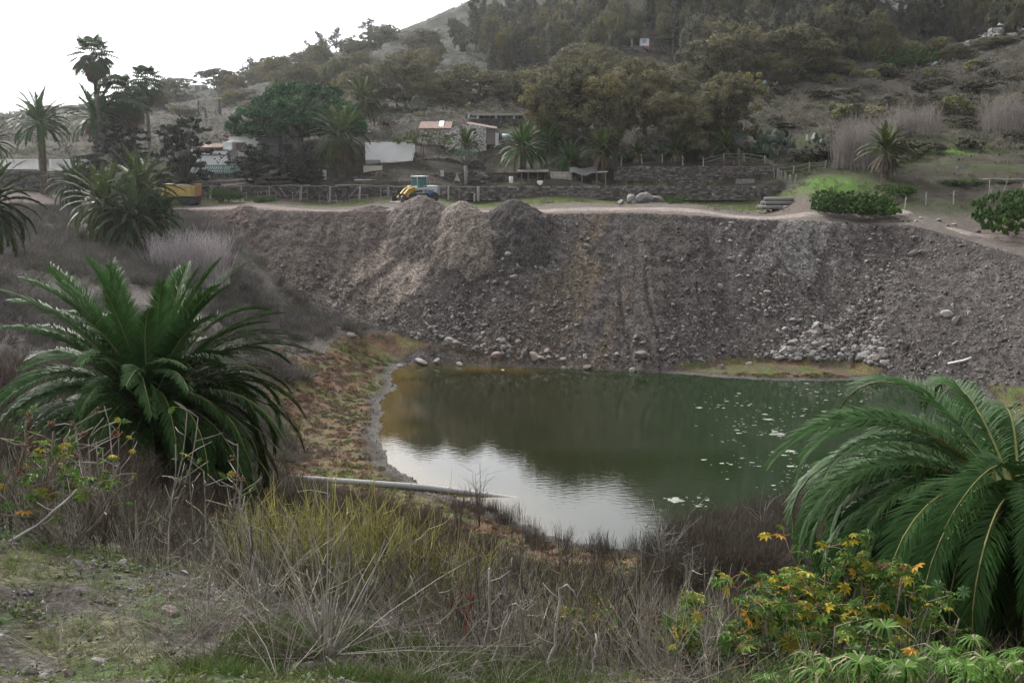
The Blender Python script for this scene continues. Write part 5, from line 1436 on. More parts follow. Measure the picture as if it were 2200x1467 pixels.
for px, Y in ((1892, 127.5), (1945, 128), (1990, 130), (2050, 131), (2128, 131), (2190, 130)):
    x = P(px, 420, Y)[0]; pts.append((x, Y, hz(x, Y))); pole('post', r, (x, Y, pts[-1][2] - .2), (x + RNG.normal(0, .1), Y, pts[-1][2] + 1.55), .07, (.3, .29, .28), .02)
for a, b in zip(pts[:-1], pts[1:]):
    for h in (.7, 1.25): pole('wire', r, (a[0], a[1], a[2] + h), (b[0], b[1], b[2] + h), .012, (.2, .19, .18), .0)
Yw = 134.0; xw = P(2125, 410, Yw)[0]; zg = hz(xw, Yw)
r = empty('trellis_frame', (xw, Yw, zg), 'crooked bare pole trellis behind the right edge bush', 'trellis')
zt2 = P(2125, 387, Yw)[2] - zg
pole('beam', r, (-.9, 0, zt2 + .05), (4.6, 0, zt2 + .1), .07, (.3, .28, .26), .06)
for q, l in ((0, 0), (2.1, -.5), (4.2, -.3)): pole('post', r, (q + l, 0, -.3), (q, 0, zt2), .05, (.28, .27, .25), .03)
pole('beam', r, (-.9, 1.6, zt2 + .1), (4.6, 1.6, zt2), .05, (.28, .26, .25), .06)

# sheds on the middle terrace
Yt = 149.0
def at_t(px, py): q = P(px, py, Yt); return q
def shed_root(name, px, label, cat='shed'):
    q = at_t(px, 400); return empty(name, (q[0], Yt, 15.0), label, cat), Yt / FPX / .995
r, s = shed_root('lean_to', 1143, 'open pole lean to below the largest shed palm')
for q in (-22, -8, 12, 28): pole('post', r, (q * s, 0, -.3), (q * s, 0, 31 * s), .07, (.2, .18, .16), .01)
mb = MB(); box(mb, (2 * s, .8, 32 * s), (66 * s, 2.6, .12), rotx(.06), (.2, .17, .145)); mb.build('roof', MAT['wood'], r)
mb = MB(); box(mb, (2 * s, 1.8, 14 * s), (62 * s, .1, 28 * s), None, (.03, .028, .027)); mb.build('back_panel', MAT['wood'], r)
mb = MB(); box(mb, (-2 * s, -.05, 8 * s), (18 * s, .08, 16 * s), None, (.13, .11, .1)); mb.build('side_panel', MAT['wood'], r)
r, s = shed_root('plank_screen', 1206, 'screen of grey planks between the lean to and the tarpaulin shed', 'screen')
for i in range(4):
    mb = MB(); box(mb, (-1 * s + RNG.normal(0, .03), RNG.normal(0, .01), (12 + 5.4 * i) * s), (43 * s, .06, 5.2 * s), None, np.array((.3, .27, .235)) * RNG.uniform(.8, 1.15)); mb.build('plank', MAT['wood'], r)
for q in (-18, 12, 22): pole('post', r, (q * s, -.06, -.3), (q * s, -.06, 30 * s), .06, (.22, .2, .18), .01)
r, s = shed_root('tarpaulin_shed', 1254, 'low shed roofed with a dark sagging tarpaulin')
mb = MB(); n = 12; X, Yg = np.meshgrid(np.linspace(-29, 30, n) * s, np.linspace(-.6, 2.4, 8)); Z = (26 + 12 * (Yg + .6) / 3) * s + (fbm(X * 1.2, Yg * 1.2, 3, 5) - .5) * .4 - .15 * np.cos(X * 2)
mb.add(np.stack([X, Yg, Z], -1).reshape(-1, 3), [[i * n + j, i * n + j + 1, (i + 1) * n + j + 1, (i + 1) * n + j] for i in range(7) for j in range(n - 1)], None, (.05, .047, .05)); mb.build('tarpaulin', MAT['plaster'], r, True)
for q in (-26, -4, 27): pole('post', r, (q * s, -.5, -.3), (q * s, -.5, 26 * s), .06, (.2, .18, .16), .01)
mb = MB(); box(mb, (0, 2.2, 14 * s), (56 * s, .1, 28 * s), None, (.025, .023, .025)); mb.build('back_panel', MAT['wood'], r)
mb = MB(); tube(mb, [(28 * s, -.3, 30 * s), (50 * s, -.3, 31 * s)], .09, 6, (.35, .33, .3)); mb.build('beam', MAT['wood'], r)
pole('post', r, (46 * s, -.3, -.3), (46 * s, -.3, 31 * s), .07, (.2, .18, .16), .01)
def drum(px, py0, py1, w, col, label, name='drum', cat='drum', Y=147.6, m='paint'):
    a, b = P(px, py1, Y), P(px, py0, Y); h = b[2] - a[2]; rr = w / FPX * Y / 2
    z0 = max(a[2], 15.02)
    root = empty(name, (a[0], Y, z0), label, cat)
    mb = MB(); t = np.array([0, .04, .33, .36, .39, .66, .69, .72, .96, 1.0]); r_ = rr * np.array([.93, 1, 1, 1.05, 1, 1, 1.05, 1, 1, .93])
    tube(mb, np.column_stack([0 * t, 0 * t, t * h]), r_, 14, col); mb.build('barrel', MAT[m], root, True)
    mb = MB(); tube(mb, [(0, 0, h), (0, 0, h + .05)], rr * .8, 12, np.array(col) * .8); mb.build('lid', MAT[m], root)
drum(1098, 380, 393, 9, (.62, .6, .54), 'cream plastic drum left of the lean to')
drum(1160, 389, 399, 13, (.6, .6, .58), 'squat white tub under the lean to', 'tub', 'tub')
drum(1193, 392, 399, 4, (.75, .75, .75), 'white jug at the foot of the plank screen', 'jug', 'jug')
drum(1203, 393, 399, 5, (.06, .16, .42), 'blue jug at the foot of the plank screen', 'jug', 'jug')
drum(698, 366, 386, 8, (.4, .4, .42), 'grey metal drum left of the low rounded palm', Y=151)
r, s = house('tank', 1088, 300, 168, 'pale plastic water tank on the slope right of the stone house', 'tank')
mb = MB(); tube(mb, [(-9 * s, 0, 6 * s), (-8.4 * s, 0, 6 * s), (8.4 * s, 0, 6 * s), (9 * s, 0, 6 * s)], np.array([.8, 1, 1, .8]) * 5.5 * s, 14, (.42, .46, .48)); mb.build('barrel', MAT['paint'], r, True)
for q in (-6, 6):
    mb = MB(); box(mb, (q * s, 0, -.2), (.2, .7, 1.0), None, (.15, .13, .12)); mb.build('cradle', MAT['wood'], r)
r, s = house('trough', 805, 401, 149.5, 'long concrete trough with a pale rim in front of the rounded palm', 'trough')
wallbox('side', -42 * s, 40 * s, 0, .8, -1, 13 * s, MAT['plaster'], r, (.13, .13, .135)); wallbox('rim', -43 * s, 42 * s, -.1, .9, 13 * s, 14.6 * s, MAT['plaster'], r, (.5, .5, .49))
r, s = house('slab', 950, 378, 151, 'pale upright slab on the tumbled wall behind the loader', 'slab')
mb = MB(); box(mb, (0, 0, 5 * s), (7 * s, .2, 13 * s), roty(-.08), (.42, .41, .4)); mb.build('slab_body', MAT['plaster'], r)
r, s = house('trestle_board', 982, 398, 148.2, 'triangular board on crossed legs left of the dragon tree', 'board')
mb = MB(); mb.add([(-6 * s, 0, 9 * s), (6 * s, 0, 9 * s), (0, 0, 25 * s), (-6 * s, .1, 9 * s), (6 * s, .1, 9 * s), (0, .1, 25 * s)], [[0, 3, 4, 1], [1, 4, 5, 2], [2, 5, 3, 0]], [[0, 1, 2], [3, 5, 4]], (.33, .29, .25)); mb.build('board', MAT['wood'], r)
for q in (-1, 1): pole('leg', r, (q * 11 * s, .15, -.2), (-q * 1 * s, .15, 26 * s), .05)
r, s = house('pale_board', 1748, 298, 171, 'white board leaning by the prickly pear on the slope', 'board')
mb = MB(); box(mb, (0, 0, 5 * s), (6 * s, .08, 13 * s), roty(.5), (.78, .78, .78)); mb.build('board', MAT['paint'], r)
mb = MB(); box(mb, (-14 * s, 0, 2 * s), (.25, .12, .9), None, (.5, .5, .5)); mb.build('stake', MAT['paint'], r)
r, s = house('dark_slab', 2066, 368, 147, 'dark slate slab lying on the grassy slope at the right', 'slab')
mb = MB(); box(mb, (0, 0, 4 * s), (22 * s, .5, 12 * s), rotx(-.5), (.12, .13, .15), taper=.85, jit=.04); mb.build('slab_body', MAT['stone'], r)
r, s = house('stone_block', 1601, 392, 150, 'long grey stone block lying in front of the upper wall', 'block')
mb = MB(); box(mb, (0, 0, 2 * s), (38 * s, .7, 10 * s), None, (.2, .19, .18), jit=.03); mb.build('block_body', MAT['stone'], r)
for i, (dz, dy, L_) in enumerate(((0, 0, 82), (0, .55, 80), (.5, .28, 70), (.02, -.5, 84), (.5, -.22, 66), (1.0, .05, 64))):
    Yc = 136.5; p = P(1672, 437, Yc)
    mb = MB(); L2 = L_ / FPX * Yc / 2; tube(mb, [(-L2, 0, 0), (-L2 + .02, 0, 0), (L2 - .02, 0, 0), (L2, 0, 0)], [.2, .25, .25, .2], 12, np.array((.2, .195, .185)) * RNG.uniform(.7, 1.15))
    o = mb.build('concrete_pipe', MAT['plaster'], None, True); o.location = (p[0] + RNG.normal(0, .15), Yc + dy, hz(p[0], Yc) + .25 + dz)
    o.rotation_euler = (0, 0, RNG.normal(0, .02))
    tag(o, 'grey concrete pipe in the stack beside the dirt road', 'pipe', 'stack of concrete pipes')

# ------------------------------------------------------------------ wheels, dump truck, loader with its driver
def wheel(parent, c, R, w, ax, rimcol, name='wheel'):
    """ax: unit vector of the axle"""
    ax = np.array(ax, float); mb = MB(); c = np.array(c, float)
    o_ = [-.5, -.5, -.42, -.2, .2, .42, .5, .5]; rr = [.58, .86, .98, 1, 1, .98, .86, .58]
    tube(mb, [c + ax * w * q for q in o_], np.array(rr) * R, 22, (.035, .034, .033), 0, False)
    for i in range(22):
        a = i / 22 * 2 * pi; u = np.cross(ax, [0, 0, 1.0]); dirv = u * cos(a) + np.array([0, 0, 1.0]) * sin(a)
        Rm = np.stack([dirv, ax, np.cross(dirv, ax)], -1)
        box(mb, c + dirv * R, (.06, w * .9, R * .12), Rm, (.03, .029, .028))
    o = mb.build(name, MAT['rubber'], parent, True)
    mb = MB(); tube(mb, [c + ax * w * q for q in (-.4, -.38, .38, .4)], np.array([.3, .6, .6, .3]) * R, 16, rimcol, 0, True)
    for sg in (-1, 1): tube(mb, [c + ax * w * .38 * sg, c + ax * w * .5 * sg], .18 * R, 10, np.array(rimcol) * .8)
    mb.build('rim', MAT['paint'], o)
    return o
RUST = (.3, .15, .06)
p = P(391, 440, 138); p = P(398, 440, 138); root = empty('dump_truck', (p[0], 138, hz(p[0], 138)), 'yellow dump truck with a rusty tailgate, half hidden by the palm thicket', 'truck', None, radians(-4))
root.scale = (.86,) * 3
mb = MB(); V = np.array([(-2.0, -1.2, 1.25), (1.75, -1.2, 1.35), (1.75, 1.2, 1.35), (-2.0, 1.2, 1.25), (-2.05, -1.25, 2.75), (1.95, -1.25, 2.7), (1.95, 1.25, 2.7), (-2.05, 1.25, 2.75)])
inner = V.copy(); inner[:, 1] *= .93; inner[4:, 2] += .002; inner[[0, 3, 4, 7], 0] += .1; inner[[1, 2, 5, 6], 0] -= .1; inner[:4, 2] += .5
mb.add(V, [[0, 3, 2, 1], [0, 1, 5, 4], [1, 2, 6, 5], [2, 3, 7, 6], [3, 0, 4, 7]], None, YEL); mb.add(inner, [[0, 1, 2, 3], [0, 4, 5, 1], [1, 5, 6, 2], [2, 6, 7, 3], [3, 7, 4, 0]], None, (.3, .22, .06))
mb.add(np.concatenate([V[4:], inner[4:]]), [[0, 1, 5, 4], [1, 2, 6, 5], [2, 3, 7, 6], [3, 0, 4, 7]], None, YEL)
tb = mb.build('tipper_body', MAT['paint'], root)
for q in np.linspace(-1.75, 1.55, 6):
    for sg in (-1, 1):
        mb = MB(); box(mb, (q, sg * 1.28, 2.0), (.12, .1, 1.3), None, np.array(YEL) * (.9 if q < 1 else .7)); mb.build('rib', MAT['paint'], tb)
for z in (1.42, 2.68):
    mb = MB(); box(mb, (-.1, -1.3, z), (3.8, .1, .12), None, YEL); mb.build('rail', MAT['paint'], tb)
mb = MB(); box(mb, (2.02, 0, 2.15), (.12, 2.5, 1.7), roty(.08), RUST); mb.build('tailgate', MAT['paint'], root)
mb = MB(); box(mb, (-2.3, 0, 2.95), (.9, 2.4, .1), None, YEL); box(mb, (-2.1, 0, 2.3), (.1, 2.4, 1.2), None, YEL); mb.build('cab_guard', MAT['paint'], root)
mb = MB(); v, t = rock_proto(5, 2, .1, 3); mb.add(v * [1.5, 1.0, .55] + [-.2, 0, 2.55], None, t, (.16, .12, .09)); mb.build('load', MAT['soil'], root)
mb = MB(); box(mb, (-.6, 0, 1.0), (6.2, .9, .3), None, (.05, .05, .05)); mb.build('chassis', MAT['paint'], root)
mb = MB(); box(mb, (-3.3, 0, 1.75), (1.7, 2.3, 1.7), None, YEL, taper=.9); box(mb, (-3.3, 0, 2.68), (1.5, 2.0, .14), None, YEL); mb.build('cab', MAT['paint'], root)
for sg in (-1, 1):
    mb = MB(); box(mb, (-3.35, sg * 1.1, 2.1), (.95, .12, .65), None, (.08, .1, .1)); mb.build('side_window', MAT['glass'], root)
    mb = MB(); tube(mb, [(-4.2, sg * .85, 1.2), (-4.1, sg * .85, 1.2)], .13, 10, (.7, .7, .65)); mb.build('headlight', MAT['paint'], root)
mb = MB(); box(mb, (-4.12, 0, 2.1), (.1, 1.9, .7), roty(-.05), (.08, .1, .1)); mb.build('windscreen', MAT['glass'], root)
for q in (-3.3, .25, 1.35):
    for sg in (-1, 1): wheel(root, (q, sg * 1.0, .55), .56, .42, (0, 1, 0), (.12, .12, .125))

p = P(900, 420, 133); a = atan2(-.55, -.83)
root = empty('wheel_loader', (p[0], 133, hz(p[0], 133) + .15), 'yellow and white wheel loader working behind the mauve heap', 'loader', None, a)
LY, LW = (.42, .26, .03), (.4, .4, .385)
root.scale = (.84,) * 3; root.location.z += .25
mb = MB(); box(mb, (-1.9, 0, 1.75), (1.7, 1.7, 1.0), None, LW, taper=.95); box(mb, (-2.75, 0, 1.5), (.35, 1.8, 1.1), None, (.2, .19, .17)); mb.build('engine_hood', MAT['paint'], root)
mb = MB(); box(mb, (-.9, 0, 1.0), (3.6, 1.0, .55), None, (.07, .07, .07)); mb.build('chassis', MAT['paint'], root)
mb = MB(); box(mb, (1.3, 0, 1.35), (.9, .8, 1.3), None, LY, taper=.7); mb.build('front_frame', MAT['paint'], root)
cb = MB()
for sx in (-.85, .75):
    for sy in (-.78, .78): box(cb, (sx - .1 * (sx > 0), sy, 2.75), (.1, .1, 1.55), None, (.3, .32, .32))
box(cb, (-.1, 0, 3.58), (1.95, 1.8, .14), None, (.34, .36, .36)); box(cb, (-.1, 0, 1.9), (1.8, 1.7, .3), None, LW)
cab_ = cb.build('cab', MAT['paint'], root)
gm = bpy.data.materials.new('window_glass'); gm.use_nodes = True
_nt = gm.node_tree; _b = _nt.nodes['Principled BSDF']; _b.inputs['Base Color'].default_value = (.3, .5, .53, 1); _b.inputs['Roughness'].default_value = .04; _b.inputs['Transmission Weight'].default_value = .85; _b.inputs['IOR'].default_value = 1.1
for c, sz in (((.78, 0, 2.78), (.03, 1.45, 1.44)), ((-.93, 0, 2.9), (.03, 1.45, 1.2)), ((-.1, .8, 2.78), (1.55, .03, 1.44)), ((-.1, -.8, 2.78), (1.55, .03, 1.44))):
    mb = MB(); box(mb, c, sz); mb.build('window', gm, cab_)
for sy in (-.55, .55):
    mb = MB(); pts = [(1.0, sy, 2.05), (1.9, sy, 1.75), (2.9, sy, .75)]
    for i in range(2):
        A_1, B_1 = np.array(pts[i]), np.array(pts[i + 1]); d = B_1 - A_1; box(mb, (A_1 + B_1) / 2, (np.linalg.norm(d) + .25, .2, .42), roty(-atan2(d[2], d[0])), LY)
    mb.build('lift_arm', MAT['paint'], root)
    mb = MB(); tube(mb, [(1.2, sy * .5, 1.2), (2.3, sy * .6, 1.25)], .1, 8, (.5, .5, .5)); mb.build('hydraulic_ram', MAT['paint'], root)
    mb = MB(); box(mb, (1.05, sy * 2.0, 2.2), (.18, .3, .22), None, (.8, .8, .75)); tube(mb, [(1.0, sy * 1.6, 1.6), (1.05, sy * 2.0, 2.1)], .05, 6, LY); mb.build('headlight', MAT['paint'], root)
mb = MB(); prof = [(2.85, .2), (2.7, .8), (3.0, 1.3), (3.0, 1.25), (2.8, .78), (2.95, .28), (4.0, .12), (4.0, .05)]
n = len(prof); V = [(x, -1.35, z) for x, z in prof] + [(x, 1.35, z) for x, z in prof]
mb.add(V, [[i, (i + 1) % n, n + (i + 1) % n, n + i] for i in range(n)], None, (.055, .05, .045))
for sy in (-1.35, 1.35): box(mb, (3.2, sy, .55), (.9, .05, .8), None, (.055, .05, .045), taper=.6)
for i in range(7): box(mb, (4.08, -1.2 + i * .4, .08), (.25, .12, .07), None, (.09, .085, .08))
mb.build('bucket', MAT['paint'], root)
mb = MB(); tube(mb, [(-1.5, .5, 2.2), (-1.5, .5, 3.1)], .06, 8, (.3, .28, .25)); mb.build('exhaust', MAT['paint'], root)
mb = MB(); box(mb, (-1.4, 1.05, 1.35), (.6, .35, .75), None, (.05, .14, .4)); mb.build('blue_tank', MAT['paint'], root)
mb = MB(); box(mb, (-.3, 1.05, 1.0), (.7, .3, .08), None, (.05, .05, .05)); box(mb, (-.3, 1.05, .65), (.7, .3, .08), None, (.05, .05, .05)); mb.build('step', MAT['paint'], root)
for q in (1.45, -1.75):
    for sg in (-1, 1): wheel(root, (q, sg * 1.05, .68), .7, .55, (0, 1, 0), LY)
# the driver: one skinned body on the seat
def person_body(joints, edges, radii, name, m, parent=None):
    me = bpy.data.meshes.new(name); me.from_pydata([tuple(j) for j in joints], edges, []); me.update()
    o = bpy.data.objects.new(name, me); COL.objects.link(o)
    if parent: o.parent = parent
    sk = o.modifiers.new('skin', 'SKIN')
    for i, v in enumerate(me.skin_vertices[0].data): v.radius = (radii[i], radii[i]); v.use_root = (i == 0)
    sb = o.modifiers.new('sub', 'SUBSURF'); sb.levels = 1; sb.render_levels = 1
    me.materials.append(m); return o
MAT['hivis'] = mat('hivis_cloth', (.16, .5, .18), var=.15); MAT['skin'] = mat('skin', (.35, .2, .14), var=.05); MAT['cap'] = mat('dark_cap', (.06, .08, .12), var=.1); MAT['jeans'] = mat('trousers', (.05, .06, .09))
J = [(0, 0, .1), (0, 0, .32), (.02, 0, .52), (.05, 0, .6), (.0, .2, .5), (.18, .27, .28), (.42, .2, .3), (0, -.2, .5), (.18, -.27, .28), (.42, -.2, .3), (.42, .13, .1), (.5, .14, -.32), (.42, -.13, .1), (.5, -.14, -.32), (.62, .14, -.38), (.62, -.14, -.38)]
E = [(0, 1), (1, 2), (2, 3), (2, 4), (4, 5), (5, 6), (2, 7), (7, 8), (8, 9), (0, 10), (10, 11), (0, 12), (12, 13), (11, 14), (13, 15)]
R_b = [.16, .16, .15, .06, .075, .055, .04, .075, .055, .04, .085, .06, .085, .06, .05, .05]
ca, sa = cos(a), sin(a); seat = (-.15 * .84, 0, 2.1 * .84)
dr = empty('person', (root.location.x + seat[0] * ca, root.location.y + seat[0] * sa, root.location.z + seat[2]), 'person in a green work jacket and dark cap, seated in the loader cab', 'person', None, a)
dr.scale = (.9,) * 3
person_body(J, E, R_b, 'body', MAT['hivis'], dr)
mb = MB(); V, T = ICO2; h = V * [.1, .078, .13] + [.07, 0, .74]; h[:, 0] += .02 * (h[:, 2] < .72) * (V[:, 0] > .3); mb.add(h, None, T, (1, 1, 1)); box(mb, (.18, 0, .73), (.04, .03, .05)); box(mb, (.07, .08, .74), (.04, .02, .06)); box(mb, (.07, -.08, .74), (.04, .02, .06)); mb.build('head', MAT['skin'], dr, True)
mb = MB(); mb.add(V * [.115, .095, .08] + [.06, 0, .81], None, T); box(mb, (.19, 0, .8), (.14, .15, .02)); mb.build('cap', MAT['cap'], dr, True)

# ------------------------------------------------------------------ drain pipe in the pond and the white pole on the gravel
a_, m_, b_ = G(600, 1027, .35), G(960, 1052, .15), G(1168, 1073, -.06)
mb = MB(); t = np.linspace(0, 1, 15)[:, None]; base = np.array([.5 * (a_[0] + b_[0]), .5 * (a_[1] + b_[1]), 0])
pts = np.where(t < .64, a_ + (m_ - a_) * t / .64, m_ + (b_ - m_) * (t - .64) / .36) - base; pts[:, 2] = np.interp(t.ravel(), [0, .55, 1], [.42, .24, -.33])
tube(mb, pts, .21, 16, (.27, .265, .26))
for i in range(1, 14, 2): tube(mb, [pts[i], pts[i] + norm(pts[i + 1] - pts[i]) * .12], .235, 16, (.3, .295, .29))
o = mb.build('drain_pipe', MAT['plaster'], None, True); o.location = base
tag(o, 'long pale drain pipe sloping from the shore into the pond', 'pipe')
lo_, hi_ = 90., 112.
for _ in range(40):
    mid = (lo_ + hi_) / 2; q = P(2070, 777, mid)
    if q[2] > hz(q[0], q[1]): lo_ = mid
    else: hi_ = mid
s = q[1] / FPX
mb = MB(); tube(mb, [(-36 * s, -.3, -.1), (0, 0, .12), (36 * s, .6, .42)], .09, 8, (.8, .8, .8)); o = mb.build('white_pole', MAT['paint'], None, True); o.location = q
tag(o, 'white pole lying on the gravel slope above the right palm', 'pole')
# ------------------------------------------------------------------ low growth: strands, twigs, tufts
def strand_clump(seed, n=40, h=1.0, lean=.35, w=.012, col=(.12, .1, .09), twigs=3, curve=.25, base=.18, var=.3, tip=None, twl=.3):
    r = np.random.default_rng(seed)
    a = r.uniform(0, 2 * pi, n); l = np.abs(r.normal(0, lean, n)); hh = h * r.uniform(.5, 1.0, n)
    d0 = np.stack([np.cos(a) * np.sin(l), np.sin(a) * np.sin(l), np.cos(l)], -1)
    b = np.stack([np.cos(a), np.sin(a), 0 * a], -1) * (base * r.random(n) ** .5)[:, None]
    bend = r.normal(0, curve, (n, 3)); bend[:, 2] = -np.abs(bend[:, 2]) * .5
    t = np.array([0, .4, .75, 1.0])
    pts = b[:, None] + d0[:, None] * (hh[:, None] * t)[..., None] + bend[:, None] * (hh[:, None] * t ** 2)[..., None]
    sdv = norm(np.cross(d0, r.normal(size=(n, 3))))
    C0 = np.asarray(col) * r.uniform(1 - var, 1 + var, (n, 1))
    Vs, Qs, Cs, k = [], [], [], 0
    def ribbon_(p, sv, w0, w1, c):
        nonlocal k
        m, s = p.shape[:2]; wd = np.linspace(w0, w1, s)[None, :, None]
        V = np.stack([p - sv[:, None] * wd, p + sv[:, None] * wd], 2).reshape(m, s * 2, 3)
        o = (np.arange(m) * s * 2)[:, None, None]; i = (np.arange(s - 1) * 2)[None, :, None]
        Q = (o + i + np.array([0, 1, 3, 2])).reshape(-1, 4) + k
        Vs.append(V.reshape(-1, 3)); Qs.append(Q); Cs.append(np.repeat(c, s * 2, 0)); k += m * s * 2
    ribbon_(pts, sdv, w * .5, w * .2, C0)
    if twigs:
        for j in range(twigs):
            f = r.uniform(.35, .95, n); q = np.stack([np.interp(0, [0], [0]) + (1 - f) * 0 + np.array([np.interp(ff, t, pts[i, :, ax]) for i, ff in enumerate(f)]) for ax in range(3)], -1)
            dd = norm(d0 + r.normal(0, .6, (n, 3))); L2 = hh * twl * r.uniform(.5, 1.1, n)
            p2 = np.stack([q, q + dd * (L2 * .55)[:, None], q + (dd + [0, 0, .2]) * L2[:, None]], 1)
            ribbon_(p2, norm(np.cross(dd, r.normal(size=(n, 3)))), w * .32, w * .12, C0 * (np.asarray(tip) / np.asarray(col) if tip is not None else 1.1))
    return np.concatenate(Vs), np.concatenate(Qs), None, np.concatenate(Cs)
def spread(n, xr, yr, dens, seed):
    r = np.random.default_rng(seed)
    y = np.sqrt(r.uniform(yr[0] ** 2, yr[1] ** 2, n)); x = r.uniform(xr[0], xr[1], n)
    k = r.random(n) < dens(x, y)
    x, y = x[k], y[k]
    return np.column_stack([x, y, height(x, y) - .03])
def in_view(x, y, m=.04): return (np.abs(x) < (.46 + m) * y + 1.0)
sdist = lambda x, y: poly_sdf(SHORE, x, y)

# grey dry shrubs on the left slope
GR = [strand_clump(500 + i, 60, .8, .62, .02, c, 3, .35, .4, .3, None, .45) for i, c in enumerate([(.13, .12, .112), (.105, .096, .088), (.16, .148, .138), (.09, .078, .068), (.11, .108, .085)])]
def d_left(x, y):
    cd = crest_sd(x, y)[0]; s = sdist(x, y); lo = SL(x, np.minimum(y, 190))
    onbank = (cd > 0) & (13.5 - .72 * cd > lo + .2)
    pat = fbm(x * .12, y * .12, 3, 7)
    dens = np.clip((pat - .33) * 4, .12, 1) * sstep(4, 10, s + (pat - .5) * 8)
    return np.where(onbank | (cd < 1) | ~in_view(x, y), 0, dens) * (x < -4 + 0 * y)
mb = MB(); pp = spread(13000, (-62, -4), (36, 132), d_left, 11)
scatter(mb, GR, pp, RNG.uniform(.6, 1.5, len(pp)), None, .15, RNG.uniform(.75, 1.2, (len(pp), 1)) * np.ones(3))
for c_ in mb.C: c_ *= .95
tag(mb.build('dry_scrub', MAT['dry']), 'grey brown dry scrub covering the left slope', kind='stuff')

# brown brush on the near slope and the near right shore
BR = [strand_clump(520 + i, 60, 1.0, .38, .013, c, 4, .22, .3, .35, t, .4) for i, (c, t) in enumerate([((.075, .058, .046), (.105, .082, .064)), ((.06, .047, .038), (.09, .068, .054)), ((.105, .092, .076), (.14, .122, .1)), ((.08, .055, .044), (.11, .075, .06)), ((.055, .046, .036), (.085, .08, .048))])]
def d_near(x, y):
    s = sdist(x, y); p = fbm(x * .3, y * .3, 3, 17)
    line = 12.2 + 1.4 * np.sin(x * .7) - .30 * np.clip(x, -8, 8) + 2.5 * (x < -3)
    d = sstep(0, 2.0, y - line) * np.clip((p - .28) * 3.5, .15, 1)
    mats = sstep(4.5, 8.5, s + (p - .5) * 6)
    return d * np.where(y > 40, mats, 1) * in_view(x, y) * (sstep(33, 26, y) * .6 + .4)
mb = MB(); pp = spread(12500, (-22, 26), (10.5, 62), d_near, 12)
sc_ = np.where(pp[:, 1] < 30, RNG.uniform(.65, 1.25, len(pp)), RNG.uniform(.8, 1.5, len(pp)))
scatter(mb, BR, pp, sc_, None, .12, RNG.uniform(.75, 1.25, (len(pp), 1)) * np.ones(3))
# the taller brush on the right of the near shore
pp = spread(2600, (6, 24), (44, 62), lambda x, y: (sdist(x, y) > .3) * sstep(7.0, 9.5, x + .15 * (54 - y)) * .9, 13)
scatter(mb, BR, pp, RNG.uniform(1.3, 2.1, len(pp)), None, .12, RNG.uniform(.8, 1.2, (len(pp), 1)) * np.array((1.05, 1.1, 1.1)))
for c_ in mb.C: c_ *= .66
tag(mb.build('brown_brush', MAT['dry']), 'brown twiggy brush covering the near slope down to the pond', kind='stuff')

# low succulent mats round the shore
def tuft(seed, n=26, r_=.3, h=.1, s=.045):
    mb = MB(); r = np.random.default_rng(seed); a = r.uniform(0, 6.3, n); q = r_ * np.sqrt(r.random(n)); c = np.stack([np.cos(a) * q, np.sin(a) * q, h * (1 - (q / r_) ** 2) * r.uniform(.5, 1, n)], -1)
    leaf_cloud(mb, c, np.full(n, .07), 5, s, (1, 1, 1), seed, 0, .6, .25, .8); V, Q, T, C, _, _ = mb.arrays(); return V, Q, None, C
TU = [tuft(600 + i) for i in range(4)]
MATC = np.array([(.16, .15, .055), (.115, .13, .045), (.19, .115, .07), (.2, .13, .09), (.13, .1, .075), (.17, .165, .07)])
def d_mat(x, y):
    s = sdist(x, y); cd = crest_sd(x, y)[0]
    return (s > 1.2) * (1 - sstep(6.5, 11, s + 5 * (fbm(x * .15, y * .15, 4, 41) - .5))) * in_view(x, y) * np.where(y > 100, (s < 6) * (cd > 19.2), 1) * .85
mb = MB(); pp = spread(15000, (-24, 34), (46, 110), d_mat, 14)
ci = np.clip((fbm(pp[:, 0] * .45, pp[:, 1] * .7, 3, 59) * 8 - 1.3 + RNG.normal(0, .7, len(pp))).astype(int), 0, 5)
scatter(mb, TU, pp, RNG.uniform(.7, 1.7, len(pp)), None, .1, MATC[ci] * RNG.uniform(.8, 1.2, (len(pp), 1)))
for c_ in mb.C: c_ *= .78
tag(mb.build('shore_mats', MAT['leaf']), 'yellow green and rusty low mats round the pond shore', kind='stuff')

# dark upright reeds along the near shore
RD = [strand_clump(640 + i, 34, 1.0, .1, .016, c, 1, .1, .35, .35, None, .25) for i, c in enumerate([(.075, .06, .052), (.1, .075, .065), (.06, .052, .045)])]
mb = MB(); n = 150; k = RNG.integers(20, 34, n); S = np.array(SHORE); f = RNG.random(n); q = S[k] + (S[(k + 1) % len(S)] - S[k]) * f[:, None]; q = q + np.column_stack([RNG.normal(0, .8, n), -np.abs(RNG.normal(1.2, 1.2, n))])
scatter(mb, RD, np.column_stack([q, height(q[:, 0], q[:, 1]) - .05]), RNG.uniform(.5, 1.35, n), None, .06)
tag(mb.build('shore_reeds', MAT['dry']), 'dark upright dead stems along the near shore', kind='stuff')

